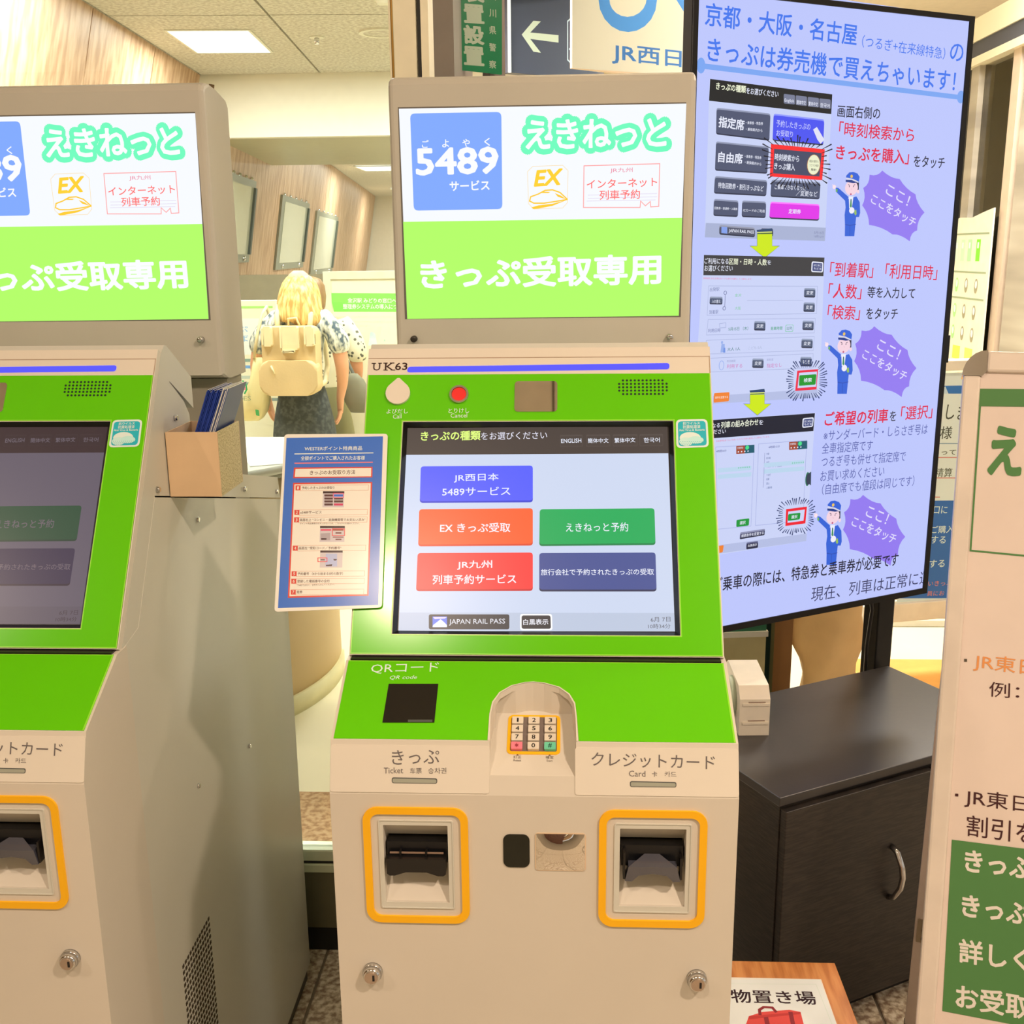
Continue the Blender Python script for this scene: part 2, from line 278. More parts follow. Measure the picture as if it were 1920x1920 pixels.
# ------------------------------------------------------------------ measured artwork, in metres on each surface
ART={
'head':[
["q",[246,250,255],[[-.21649,1.76285],[.21815,1.76308],[.21486,1.44888],[-.21427,1.44724]]],["q",[178,255,105],[[-.2157,1.5965],[.21637,1.59734],[.21486,1.44888],[-.21427,1.44724]]],["r",[128,170,255],[[-.19957,1.75567],[-.06038,1.75572],[-.06056,1.61381],[-.19844,1.61312]],.00732],["t",[250,252,255],"ご",[-.18295,1.7114],[-.17227,1.71124],.01165,.02,""],
["t",[250,252,255],"よ",[-.15174,1.71171],[-.14109,1.71155],.01164,.02,""],["t",[250,252,255],"や",[-.1206,1.71202],[-.10914,1.71184],.01163,.02,""],["t",[250,252,255],"く",[-.08705,1.71306],[-.07807,1.71293],.01161,.02,""],["t",[250,252,255],"5489",[-.19365,1.68504],[-.06537,1.68633],.04062,.036,""],["t",[250,252,255],"サービス",[-.14179,1.64894],[-.07987,1.64969],.01499,.03,""],
["t",[115,250,190],"えきねっと",[-.0242,1.72215],[.18982,1.7227],.04301,0,"halo"],["t",[250,252,255],"えきねっと",[-.0242,1.72215],[.18982,1.7227],.04301,.035,""],["l",[250,225,180],[[-.0131,1.67623],[.03262,1.67714],[.04079,1.66923],[.04004,1.62208],[.03265,1.61425],[-.01183,1.61321],[-.02003,1.62125],[-.02133,1.66853]],.00082,1],["t",[255,210,50],"EX",[-.01239,1.65822],[.03345,1.66073],.02429,.04,"ital"],
["l",[255,205,50],[[.04003,1.62682],[.02854,1.63723],[.01706,1.64132],[.00557,1.64068],[-.00513,1.6353],[-.01666,1.6315],[-.01835,1.62519],[-.01178,1.62194],[.00386,1.62174],[.02032,1.62391],[.04003,1.62682]],.00195,0],["q",[255,205,50],[[.04003,1.62643],[.01703,1.62078],[-.00438,1.61867],[-.01594,1.61564],[-.01266,1.61322],[-.00441,1.61391],[.01702,1.61761]]],
["q",[255,205,50],[[.00064,1.63917],[.01377,1.63821],[.01049,1.63668],[-.00101,1.63683]]],["q",[255,205,50],[[.02034,1.63655],[.03018,1.63248],[.03839,1.62684],[.02526,1.63096]]],["l",[255,165,165],[[.06521,1.6759],[.18036,1.67739],[.18007,1.61479],[.16785,1.61416],[.16688,1.62206],[.15965,1.61584],[.15218,1.62303],[.15152,1.61357],[.0647,1.61464]],.0013,1],
["t",[235,130,160],"JR九州",[.10512,1.66834],[.13923,1.66864],.00779,0,""],["t",[255,110,110],"インターネット",[.06943,1.64849],[.17687,1.65097],.01331,.012,""],["l",[225,215,240],[[.07116,1.63274],[.17723,1.63373]],.00082,0],["l",[225,215,240],[[.07119,1.62801],[.17733,1.62901]],.00082,0],["l",[225,215,240],[[.06957,1.62408],[.17498,1.62432]],.00082,0],
["t",[255,110,110],"列車予約",[.08916,1.63251],[.15119,1.63328],.01417,.012,""],["t",[250,252,255],"きっぷ受取専用",[-.19142,1.51585],[.18619,1.52114],.0473,.04,""],],
'scr':[
["q",[205,217,242],[[-.17384,.30565],[.17042,.30797],[.17189,.03361],[-.1709,.03211]]],["q",[68,60,58],[[-.17384,.30565],[.17042,.30797],[.17067,.26926],[-.17345,.26766]]],["t",[225,255,130],"きっぷの種類",[-.15413,.29413],[-.07491,.29505],.01371,.03,""],["t",[228,228,245],"をお選びください",[-.07417,.29391],[.01305,.29518],.01063,.005,""],
["r",[80,72,70],[[.02987,.29552],[.05928,.29581],[.05955,.27884],[.02991,.27853]],.0014],["r",[70,62,60],[[.03058,.29324],[.05857,.29354],[.05886,.2796],[.0306,.27928]],.0014],["r",[80,72,70],[[.06417,.2958],[.0956,.29608],[.09574,.27914],[.06408,.27883]],.0014],["r",[70,62,60],[[.06486,.29353],[.09488,.29382],[.09505,.27989],[.06478,.27958]],.0014],
["r",[80,72,70],[[.09909,.29607],[.13115,.29636],[.13115,.27943],[.09887,.27913]],.00139],["r",[70,62,60],[[.09976,.29381],[.13041,.2941],[.13047,.28018],[.09957,.27988]],.00139],["r",[80,72,70],[[.13393,.29635],[.16453,.29664],[.1644,.27973],[.13358,.27943]],.00139],["r",[70,62,60],[[.13458,.29409],[.16377,.29438],[.16373,.28048],[.13429,.28017]],.00139],
["t",[235,240,255],"ENGLISH",[.03129,.28682],[.05784,.2875],.00604,.015,""],["t",[235,240,255],"簡体中文",[.06622,.2871],[.09341,.28741],.00678,.015,""],["t",[235,240,255],"繁体中文",[.10107,.28739],[.1282,.28808],.00677,.015,""],["t",[235,240,255],"한국어",[.13931,.28767],[.16013,.28799],.00677,.015,""],["r",[45,60,210],[[-.15228,.25149],[-.00548,.25242],[-.00496,.20167],[-.15149,.20088]],.00419],
["r",[82,95,255],[[-.15228,.25149],[-.00548,.25242],[-.00499,.20422],[-.15139,.20343]],.00419],["r",[225,70,40],[[-.1518,.19213],[-.00488,.19369],[-.00438,.14356],[-.15099,.14213]],.00414],["r",[255,98,50],[[-.1518,.19213],[-.00488,.19369],[-.0044,.14604],[-.15089,.14462]],.00414],["r",[205,45,50],[[-.15128,.13325],[-.00428,.13437],[-.00378,.0842],[-.1511,.08319]],.00408],
["r",[255,60,62],[[-.15128,.13325],[-.00428,.13437],[-.0038,.08662],[-.15101,.08561]],.00408],["r",[10,130,75],[[.00405,.19225],[.1508,.1938],[.15089,.14464],[.00377,.14287]],.0041],["r",[18,172,92],[[.00405,.19225],[.1508,.1938],[.15095,.14711],[.00395,.14535]],.0041],["r",[52,55,85],[[.00385,.13369],[.15064,.1348],[.15066,.08422],[.00426,.08355]],.00404],
["r",[72,86,150],[[.00385,.13369],[.15064,.1348],[.15072,.08662],[.00444,.08596]],.00404],["t",[236,240,255],"JR西日本",[-.10822,.23471],[-.04974,.23615],.01185,.012,""],["t",[236,240,255],"5489サービス",[-.12291,.21627],[-.03414,.21736],.01175,.012,""],["t",[250,240,250],"EX きっぷ受取",[-.12384,.16685],[-.03331,.16771],.01292,.02,""],
["t",[250,240,250],"JR九州",[-.10023,.11719],[-.05549,.11805],.01192,.02,""],["t",[250,240,250],"列車予約サービス",[-.13075,.0982],[-.02478,.09967],.01252,.02,""],["t",[236,240,255],"えきねっと予約",[.03763,.16783],[.11704,.16867],.01214,.008,""],["t",[236,240,255],"旅行会社で予約されたきっぷの受取",[.00607,.10848],[.14799,.1097],.00833,.012,""],
["q",[190,202,225],[[-.17106,.05557],[.17163,.05678],[.17189,.03361],[-.1709,.03211]]],["r",[62,62,68],[[-.13367,.05339],[-.03275,.05395],[-.03243,.035],[-.13289,.03438]],.00267],["q",[100,125,235],[[-.12886,.05069],[-.11078,.05079],[-.1103,.03722],[-.12832,.03711]]],
["q",[240,245,255],[[-.12776,.03982],[-.12257,.04392],[-.11869,.04734],[-.11455,.04397],[-.1104,.03993],[-.1103,.03722],[-.12832,.03711]]],["q",[225,215,245],[[-.12817,.05001],[-.11076,.05011],[-.11336,.04805],[-.12605,.0473]]],["t",[235,238,250],"JAPAN RAIL PASS",[-.10785,.04333],[-.0379,.04443],.00813,0,"serif"],
["r",[250,252,255],[[-.01944,.0547],[.02043,.05493],[.02118,.03399],[-.01915,.03374]],.00332],["r",[62,60,64],[[-.01742,.05268],[.01845,.05288],[.01919,.036],[-.01719,.03577]],.00266],["t",[245,245,255],"白黒表示",[-.01532,.04422],[.01584,.04474],.00743,.02,""],["t",[95,98,110],"6月 7日",[.1425,.04818],[.1668,.049],.00606,0,""],["t",[95,98,110],"10時34分",[.13902,.03976],[.16654,.04026],.00603,0,""],],
'mon_print':[
["t",[240,235,215],"よびだし",[-.19987,.32567],[-.17141,.32594],.00694,.005,""],["t",[240,235,215],"Call",[-.19092,.31795],[-.17959,.31867],.00614,0,""],["t",[240,235,215],"とりけし",[-.11748,.32611],[-.08989,.32638],.00691,.005,""],["t",[240,235,215],"Cancel",[-.11441,.3192],[-.09251,.31949],.00612,0,""],],
'mon_label':[
["t",[60,25,20],"U",[-.22145,.3914],[-.21205,.3915],.01073,0,""],["t",[60,25,20],"K",[-.20555,.39154],[-.19399,.39162],.01071,0,""],["t",[60,25,20],"6",[-.19183,.39169],[-.18389,.3918],.01071,.012,""],["t",[60,25,20],"3",[-.18245,.39187],[-.17523,.3919],.01071,.012,""],["q",[60,25,20],[[-.22395,.39705],[-.21815,.39701],[-.21809,.3959],[-.22389,.39594]]],
["q",[60,25,20],[[-.2149,.39715],[-.21019,.39712],[-.21013,.39601],[-.21484,.39604]]],["q",[60,25,20],[[-.20803,.39727],[-.20224,.39723],[-.20218,.39612],[-.20797,.39615]]],["q",[60,25,20],[[-.19935,.39737],[-.1932,.39733],[-.19314,.39622],[-.19929,.39626]]],["q",[60,25,20],[[-.20747,.38704],[-.20169,.387],[-.20163,.38589],[-.20741,.38593]]],
["q",[60,25,20],[[-.19736,.38705],[-.19159,.38702],[-.19153,.38591],[-.19731,.38595]]],],
'mon_led':[
["r",[82,82,255],[[-.17447,.3911],[.17495,.39439],[.17468,.3854],[-.17553,.38281]],.00392],],
'sticker':[
["r",[235,225,200],[[.18081,.31241],[.2216,.31301],[.22206,.27374],[.18023,.27235]],.00622],["r",[40,170,170],[[.18315,.30976],[.21908,.31038],[.21941,.27597],[.18306,.27494]],.00484],["e",[232,226,205],[.19855,.28644],.01374,.00824],["e",[210,222,205],[.19288,.28124],.00892,.00597],["e",[200,220,205],[.20531,.28344],.01029,.00523],
["t",[235,240,225],"抗ウイルス",[.18961,.30672],[.21172,.3074],.00452,.02,""],["t",[235,240,225],"抗菌処理済",[.18945,.30183],[.21221,.30213],.00488,.02,""],["t",[235,240,225],"Anti Virus & Bacteria",[.18447,.29734],[.21755,.29798],.003,.02,""],["e",[60,170,165],[.18601,.28126],.00048,.00052],["e",[60,170,165],[.18456,.27903],.00048,.00052],["e",[60,170,165],[.18586,.27679],.00048,.00052],
["e",[60,170,165],[.18876,.28125],.00048,.00052],["e",[60,170,165],[.18731,.27902],.00048,.00052],["e",[60,170,165],[.18861,.27679],.00048,.00052],["e",[60,170,165],[.1915,.28124],.00048,.00053],["e",[60,170,165],[.19005,.27901],.00048,.00053],["e",[60,170,165],[.19135,.27678],.00048,.00052],["e",[60,170,165],[.19425,.28124],.00048,.00052],["e",[60,170,165],[.1928,.27901],.00048,.00052],
["e",[60,170,165],[.19409,.27677],.00048,.00052],["e",[60,170,165],[.19699,.28123],.00048,.00052],["e",[60,170,165],[.19554,.279],.00048,.00052],["e",[60,170,165],[.19683,.27677],.00048,.00052],["e",[60,170,165],[.19974,.28122],.00048,.00052],["e",[60,170,165],[.19829,.27899],.00048,.00053],["e",[60,170,165],[.19958,.27676],.00048,.00052],["e",[60,170,165],[.20248,.28122],.00048,.00052],
["e",[60,170,165],[.20103,.27899],.00048,.00052],["e",[60,170,165],[.20232,.27676],.00048,.00052],["e",[60,170,165],[.20523,.28121],.00048,.00052],["e",[60,170,165],[.20377,.27898],.00048,.00052],["e",[60,170,165],[.20506,.27675],.00048,.00052],["e",[60,170,165],[.20797,.2812],.00048,.00052],["e",[60,170,165],[.20651,.27898],.00048,.00052],["e",[60,170,165],[.2078,.27674],.00048,.00052],
["e",[60,170,165],[.21071,.2812],.00048,.00052],["e",[60,170,165],[.20926,.27897],.00048,.00052],["e",[60,170,165],[.21054,.27674],.00048,.00052],["e",[60,170,165],[.21345,.28119],.00048,.00052],["e",[60,170,165],[.212,.27896],.00048,.00052],["e",[60,170,165],[.21328,.27673],.00048,.00052],["e",[60,170,165],[.2162,.28118],.00048,.00052],["e",[60,170,165],[.21474,.27896],.00048,.00052],
["e",[60,170,165],[.21602,.27672],.00048,.00052],],
'desk_print':[
["t",[235,240,200],"QRコード",[-.1985,.10371],[-.11611,.10664],.01596,0,""],["t",[235,240,200],"QR code",[-.17399,.08988],[-.14118,.09105],.0066,0,"ital"],],
'scanner':[
["q",[38,30,22],[[-.17418,.08088],[-.11455,.08154],[-.11416,.02425],[-.1746,.02348]]],["q",[92,85,72],[[-.14527,.02804],[-.11671,.0284],[-.1167,.02498],[-.1449,.02462]]],],
'waist_print':[
["t",[112,92,82],"きっぷ",[-.16031,.0414],[-.10598,.04323],.01616,0,""],["t",[112,92,82],"Ticket",[-.16928,.02663],[-.14728,.0272],.00657,0,""],["t",[112,92,82],"车票",[-.13934,.0267],[-.12592,.02716],.00656,0,""],["t",[112,92,82],"승차권",[-.1186,.02695],[-.09791,.02751],.00656,0,""],["t",[112,92,82],"クレジットカード",[.06653,.04228],[.2046,.03978],.01539,0,""],
["t",[112,92,82],"Card",[.10848,.02679],[.12702,.02673],.0065,0,""],["t",[112,92,82],"卡",[.13419,.02652],[.14016,.02659],.00591,0,""],["t",[112,92,82],"카드",[.14852,.0267],[.16163,.02657],.0059,0,""],],
'pills':[
["r",[90,80,70],[[-.16001,.01927],[-.10816,.01873],[-.1081,.01278],[-.15992,.01271]],.00244],["r",[168,150,122],[[-.15908,.01809],[-.10906,.01753],[-.10902,.01336],[-.15901,.01331]],.00183],["r",[90,80,70],[[.10964,.01853],[.16157,.01801],[.16153,.01212],[.10962,.01203]],.00239],["r",[168,150,122],[[.11054,.01736],[.16067,.01682],[.16064,.0127],[.11052,.01264]],.00179],],
'note':[
["r",[246,216,188],[[-.33291,.29145],[-.19571,.29182],[-.19068,.0584],[-.32561,.05224]],.00495],["q",[72,108,178],[[-.32963,.28614],[-.20185,.28806],[-.19554,.06177],[-.32131,.05703]]],["t",[238,232,225],"WESTERポイント特典商品",[-.30434,.27099],[-.22832,.27158],.00601,.015,""],["l",[238,232,225],[[-.31716,.26352],[-.21319,.26481]],.00126,0],
["t",[238,232,225],"全額ポイントでご購入されたお客様",[-.30822,.25752],[-.224,.25812],.00598,.015,""],["l",[240,120,120],[[-.3161,.25045],[-.21314,.25178]],.00154,0],["q",[225,72,55],[[-.31632,.2445],[-.21313,.24548],[-.21262,.23072],[-.31617,.22969]]],["q",[246,216,188],[[-.31406,.24264],[-.21476,.24363],[-.21445,.23219],[-.31422,.23154]]],
["t",[90,40,20],"きっぷのお受取り方法",[-.29472,.23743],[-.23536,.23811],.00631,.01,""],["q",[225,72,55],[[-.31566,.22343],[-.21226,.22448],[-.20825,.07329],[-.30994,.07007]]],["q",[246,216,188],[[-.31373,.22122],[-.21424,.22265],[-.21038,.07534],[-.30809,.07213]]],["l",[215,130,90],[[-.30593,.21975],[-.21689,.22045],[-.21674,.21314],[-.30535,.21242]],.00042,1],
["q",[225,72,55],[[-.31222,.21975],[-.30559,.21975],[-.30519,.21293],[-.31167,.21293]]],["t",[246,216,188],"1",[-.30985,.2163],[-.30754,.2163],.0044,.02,""],["t",[90,40,20],"予約したきっぷのお受取り",[-.30357,.2163],[-.26111,.21666],.00411,.008,""],["l",[215,130,90],[[-.30473,.18624],[-.21637,.18703],[-.21622,.17983],[-.30416,.17902]],.00041,1],
["q",[225,72,55],[[-.31097,.18623],[-.30439,.18624],[-.30399,.17952],[-.31043,.17952]]],["t",[246,216,188],"2",[-.30862,.18284],[-.30633,.18284],.00434,.02,""],["t",[90,40,20],"e5489サービス",[-.30301,.18284],[-.27538,.18323],.00405,.008,""],["l",[215,130,90],[[-.30437,.17614],[-.21621,.17696],[-.21606,.16979],[-.3038,.16895]],.00041,1],
["q",[225,72,55],[[-.31059,.17613],[-.30402,.17614],[-.30363,.16945],[-.31005,.16945]]],["t",[246,216,188],"3",[-.30825,.17275],[-.30597,.17275],.00432,.02,""],["t",[90,40,20],"画面右上 “コンビニ・金融機関等でお支払い済み”",[-.30291,.17276],[-.21824,.17322],.00403,.008,""],["l",[215,130,90],[[-.30301,.13833],[-.21562,.13925],[-.21548,.1322],[-.30245,.13127]],.00041,1],
["q",[225,72,55],[[-.30918,.13831],[-.30267,.13833],[-.30228,.13176],[-.30865,.13174]]],["t",[246,216,188],"4",[-.30686,.13499],[-.3046,.135],.00425,.02,""],["t",[90,40,20],"画面左 “受取コード／予約番号”",[-.30128,.13501],[-.24665,.1355],.00396,.008,""],["l",[215,130,90],[[-.3018,.10464],[-.2151,.10565],[-.21495,.09872],[-.30125,.09769]],.00041,1],
["q",[225,72,55],[[-.30792,.10462],[-.30146,.10464],[-.30108,.09818],[-.3074,.09816]]],["t",[246,216,188],"5",[-.30562,.10136],[-.30338,.10137],.00418,.02,""],["t",[90,40,20],"予約番号 （4から始まる5桁の数字）",[-.29996,.10138],[-.24237,.10194],.0039,.008,""],["l",[215,130,90],[[-.30146,.09492],[-.21495,.09595],[-.2148,.08905],[-.3009,.088]],.00041,1],
["q",[225,72,55],[[-.30756,.09489],[-.30112,.09492],[-.30074,.08849],[-.30703,.08846]]],["t",[246,216,188],"6",[-.30526,.09165],[-.30302,.09166],.00416,.02,""],["t",[90,40,20],"登録した電話番号の全桁",[-.29986,.09167],[-.25861,.09218],.00388,.008,""],["l",[215,130,90],[[-.30095,.08076],[-.21473,.08183],[-.21458,.07498],[-.30039,.07389]],.0004,1],
["q",[225,72,55],[[-.30703,.08073],[-.30061,.08076],[-.30023,.07437],[-.30651,.07434]]],["t",[246,216,188],"7",[-.30474,.07751],[-.30251,.07752],.00414,.02,""],["t",[90,40,20],"発券",[-.29941,.07753],[-.29201,.07791],.00386,.008,""],["t",[90,40,20],"ポイント商品専用のボタンがないため、こちらからお進みください。",[-.30252,.16788],[-.22549,.16835],.00244,0,""],
["t",[90,40,20],"下4桁ではなく、全桁を入力してください。",[-.29943,.08628],[-.25223,.08786],.00235,0,""],["q",[215,185,175],[[-.27571,.21169],[-.24792,.21168],[-.24717,.18989],[-.27482,.18987]]],["q",[60,30,25],[[-.27571,.21169],[-.24792,.21168],[-.24773,.20877],[-.2755,.20877]]],["q",[95,55,50],[[-.27366,.20731],[-.26255,.20731],[-.26234,.20439],[-.27345,.20439]]],
["q",[72,100,180],[[-.26116,.20731],[-.24937,.20731],[-.24917,.2044],[-.26096,.20439]]],["q",[95,55,50],[[-.27336,.20323],[-.26226,.20323],[-.26206,.20032],[-.27315,.20032]]],["q",[95,60,50],[[-.26088,.20323],[-.24909,.20323],[-.2489,.20033],[-.26068,.20032]]],["q",[95,55,50],[[-.27307,.19916],[-.26198,.19916],[-.26178,.19626],[-.27286,.19625]]],
["q",[95,60,50],[[-.2606,.19916],[-.24882,.19916],[-.24863,.19626],[-.2604,.19626]]],["q",[95,55,50],[[-.27278,.19509],[-.2617,.1951],[-.2615,.1922],[-.27257,.19219]]],["q",[215,60,90],[[-.26032,.1951],[-.24856,.1951],[-.24836,.19221],[-.26012,.1922]]],["l",[240,80,120],[[-.26195,.20877],[-.24877,.20877],[-.24838,.20294],[-.26155,.20294]],.00083,1],
["q",[215,185,175],[[-.27609,.1647],[-.24414,.16474],[-.24342,.14342],[-.27522,.14335]]],["q",[60,30,25],[[-.27609,.1647],[-.24414,.16474],[-.24395,.16189],[-.27589,.16184]]],["q",[235,60,90],[[-.27509,.16041],[-.26135,.16043],[-.2612,.15829],[-.27494,.15827]]],["q",[180,150,145],[[-.27468,.15471],[-.26238,.15544],[-.26168,.1455],[-.274,.14547]]],
["q",[70,30,30],[[-.27352,.14831],[-.26667,.14833],[-.26652,.1462],[-.27337,.14618]]],["q",[170,85,60],[[-.25929,.16044],[-.24557,.16046],[-.24543,.15832],[-.25915,.1583]]],["q",[120,55,50],[[-.25557,.15617],[-.24803,.15618],[-.24791,.1544],[-.25545,.15439]]],["l",[235,60,60],[[-.26001,.16079],[-.24422,.16082],[-.24364,.15192],[-.25939,.15189]],.00096,1],
["q",[150,70,70],[[-.2586,.15047],[-.24491,.1505],[-.24482,.14908],[-.2585,.14905]]],["q",[120,55,50],[[-.25498,.14764],[-.24746,.14766],[-.24734,.14589],[-.25486,.14587]]],["q",[215,185,175],[[-.27336,.13205],[-.24472,.13213],[-.24391,.10972],[-.2724,.10963]]],["q",[60,30,25],[[-.27336,.13205],[-.24472,.13213],[-.24453,.12931],[-.27316,.12923]]],
["q",[185,175,195],[[-.26589,.12785],[-.25159,.12789],[-.25044,.1111],[-.26537,.11104]]],["q",[80,45,45],[[-.25587,.12086],[-.25111,.12087],[-.25232,.11877],[-.25504,.11876]]],["q",[80,45,45],[[-.26484,.11314],[-.25674,.11386],[-.25725,.11142],[-.26472,.1114]]],["l",[235,60,60],[[-.27571,.1222],[-.26413,.12224],[-.26378,.11734],[-.27535,.1173]],.00095,1],
["q",[90,40,40],[[-.27217,.12046],[-.26673,.12048],[-.26663,.11908],[-.27207,.11906]]],],
'tv':[
["q",[188,198,252],[[.02871,2.01066],[.69717,1.99685],[.71252,.78469],[.03094,.7894]]],["t",[62,118,238],"京都・大阪・名古屋",[.04781,1.95508],[.40004,1.94434],.03899,.022,""],["t",[62,118,238],"（つるぎ+在来線特急）",[.41286,1.93477],[.63191,1.9256],.02237,0,""],["t",[62,118,238],"の",[.64454,1.93039],[.68157,1.92972],.03308,.01,""],
["t",[62,118,238],"きっぷは券売機で買えちゃいます！",[.05462,1.89742],[.66577,1.87522],.04163,.018,""],["l",[122,166,242],[[.04648,1.86844],[.68574,1.8456]],.00918,0],["e",[122,166,242],[.04185,1.86906],.00923,.01333],["e",[122,166,242],[.68412,1.84655],.01048,.01231],["q",[200,210,246],[[.0612,1.84776],[.34662,1.83537],[.34837,1.56321],[.06122,1.57156]]],
["q",[22,26,30],[[.06236,1.84782],[.34662,1.83537],[.34669,1.79971],[.06148,1.81071]]],["t",[240,245,215],"きっぷの種類",[.07567,1.83679],[.1425,1.83379],.01275,.03,""],["t",[225,230,250],"をお選びください",[.1438,1.83202],[.21766,1.82914],.01113,.02,""],["r",[118,124,150],[[.23007,1.83068],[.25662,1.82961],[.25769,1.81312],[.2311,1.81381]],.00251],
["t",[232,236,252],"English",[.23267,1.81906],[.25482,1.81819],.00753,.01,""],["r",[118,124,150],[[.25854,1.82942],[.28541,1.82833],[.28654,1.81174],[.25964,1.81245]],.00254],["t",[232,236,252],"簡体中文",[.2612,1.81773],[.28363,1.81685],.00759,.01,""],["r",[118,124,150],[[.28735,1.82814],[.31456,1.82704],[.31576,1.81035],[.28852,1.81107]],.00258],
["t",[232,236,252],"繁体中文",[.29009,1.81638],[.31279,1.81549],.00764,.01,""],["r",[118,124,150],[[.31587,1.82682],[.34341,1.82571],[.34468,1.80891],[.31711,1.80964]],.00261],["t",[232,236,252],"한국어",[.31868,1.81498],[.34166,1.81408],.00768,.01,""],["r",[40,46,70],[[.07838,1.79963],[.20098,1.79464],[.20123,1.74646],[.07909,1.75371]],.00483],
["r",[146,154,182],[[.07838,1.79963],[.20098,1.79464],[.20109,1.74883],[.079,1.75601]],.00483],["r",[76,84,112],[[.07849,1.79689],[.20114,1.79183],[.20109,1.74883],[.079,1.75601]],.00483],["t",[232,236,252],"指定席",[.0841,1.77602],[.14194,1.77173],.01944,.03,""],["t",[232,236,252],"・乗車券・特急券",[.14535,1.77652],[.18465,1.77614],.00562,.01,""],
["t",[232,236,252],"・乗換案内から",[.14591,1.76533],[.18408,1.76387],.00564,.01,""],["r",[40,46,70],[[.20843,1.79495],[.33036,1.78938],[.33122,1.74178],[.20872,1.7467]],.00511],["r",[142,152,255],[[.20843,1.79495],[.33036,1.78938],[.33104,1.74422],[.20859,1.74907]],.00511],["r",[72,82,240],[[.2086,1.79213],[.33057,1.78649],[.33104,1.74422],[.20859,1.74907]],.00511],
["t",[200,205,255],"予約したきっぷの",[.21566,1.77825],[.29749,1.77462],.01241,.01,""],["t",[200,205,255],"お受取り",[.21666,1.76123],[.25602,1.75971],.01145,.01,""],["q",[225,225,245],[[.30431,1.77005],[.31306,1.77519],[.33307,1.75258],[.32444,1.74451],[.31602,1.75203]]],["r",[40,46,70],[[.07958,1.74169],[.20057,1.73598],[.19956,1.68711],[.0793,1.6904]],.00487],
["r",[146,154,182],[[.07958,1.74169],[.20057,1.73598],[.19943,1.68952],[.07921,1.69274]],.00487],["r",[76,84,112],[[.0797,1.73891],[.20073,1.73312],[.19943,1.68952],[.07921,1.69274]],.00487],["t",[232,236,252],"自由席",[.08546,1.71488],[.14118,1.71253],.01879,.03,""],["t",[232,236,252],"・乗車券・特急券",[.14584,1.71738],[.18423,1.71552],.0057,.01,""],
["t",[232,236,252],"・乗換案内から",[.14636,1.70698],[.18485,1.70407],.00571,.01,""],["r",[40,46,70],[[.07969,1.68101],[.20021,1.67555],[.19931,1.64647],[.07856,1.64986]],.00491],["r",[146,154,182],[[.07969,1.68101],[.20021,1.67555],[.19918,1.6489],[.07846,1.65222]],.00491],["r",[76,84,112],[[.0798,1.67819],[.20037,1.67265],[.19918,1.6489],[.07846,1.65222]],.00491],
["t",[232,236,252],"特急回数券・割引きっぷなど",[.08754,1.66512],[.19227,1.65996],.01052,.015,""],["r",[40,46,70],[[.21023,1.67669],[.32956,1.6738],[.32921,1.64193],[.20948,1.64561]],.00518],["r",[146,154,182],[[.21023,1.67669],[.32956,1.6738],[.32903,1.64443],[.20934,1.64804]],.00518],["r",[76,84,112],[[.2104,1.67379],[.32978,1.67083],[.32903,1.64443],[.20934,1.64804]],.00518],
["t",[232,236,252],"ご乗車できなくなった",[.21856,1.66422],[.29346,1.66236],.00981,.01,""],["t",[232,236,252],"／変更など",[.2706,1.65318],[.32318,1.65184],.00991,.01,""],["r",[40,46,70],[[.07894,1.64038],[.13496,1.63807],[.13515,1.60818],[.07897,1.6099]],.00487],["r",[146,154,182],[[.07894,1.64038],[.13496,1.63807],[.13503,1.61059],[.07888,1.61229]],.00487],
["r",[76,84,112],[[.07906,1.63753],[.1351,1.63519],[.13503,1.61059],[.07888,1.61229]],.00487],["t",[232,236,252],"回数券・普通券・入場券",[.0808,1.62423],[.13323,1.62266],.00479,.01,""],["r",[40,46,70],[[.14358,1.63815],[.19986,1.63674],[.20028,1.60644],[.1438,1.60821]],.005],["r",[146,154,182],[[.14358,1.63815],[.19986,1.63674],[.20014,1.60889],[.14368,1.61063]],.005],
["r",[76,84,112],[[.14372,1.63526],[.20002,1.63382],[.20014,1.60889],[.14368,1.61063]],.005],["t",[232,236,252],"ICカードのご利用",[.1469,1.62081],[.19704,1.61916],.00584,.01,""],["r",[40,46,70],[[.20998,1.63684],[.32986,1.63294],[.33077,1.60179],[.20922,1.60548]],.00521],["r",[255,118,255],[[.20998,1.63684],[.32986,1.63294],[.33059,1.60431],[.20908,1.60794]],.00521],
["r",[226,48,232],[[.21015,1.63391],[.33007,1.62994],[.33059,1.60431],[.20908,1.60794]],.00521],["t",[232,236,252],"定期券",[.25459,1.61948],[.2846,1.61865],.00895,.02,""],["q",[168,178,212],[[.06264,1.59743],[.34918,1.58865],[.34837,1.56321],[.06122,1.57156]]],["r",[40,46,70],[[.09295,1.59362],[.17598,1.58875],[.17691,1.57107],[.09368,1.57626]],.00495],
["r",[150,154,175],[[.09295,1.59362],[.17598,1.58875],[.17678,1.57353],[.09358,1.57867]],.00495],["r",[80,84,105],[[.09307,1.59073],[.17613,1.58581],[.17678,1.57353],[.09358,1.57867]],.00495],["q",[130,160,235],[[.09794,1.59073],[.11141,1.58976],[.11192,1.57814],[.09843,1.57914]]],["t",[232,236,252],"JAPAN RAIL PASS",[.11539,1.58298],[.17393,1.57993],.00781,.02,""],
["r",[40,46,70],[[.19117,1.58776],[.21923,1.58675],[.22003,1.57287],[.19065,1.57397]],.00255],["r",[90,94,120],[[.19117,1.58776],[.21923,1.58675],[.21989,1.57536],[.19052,1.57644]],.00255],["r",[20,24,50],[[.19133,1.58481],[.2194,1.58378],[.21989,1.57536],[.19052,1.57644]],.00255],["t",[232,236,252],"白黒表示",[.19403,1.58185],[.21701,1.58082],.00594,.01,""],
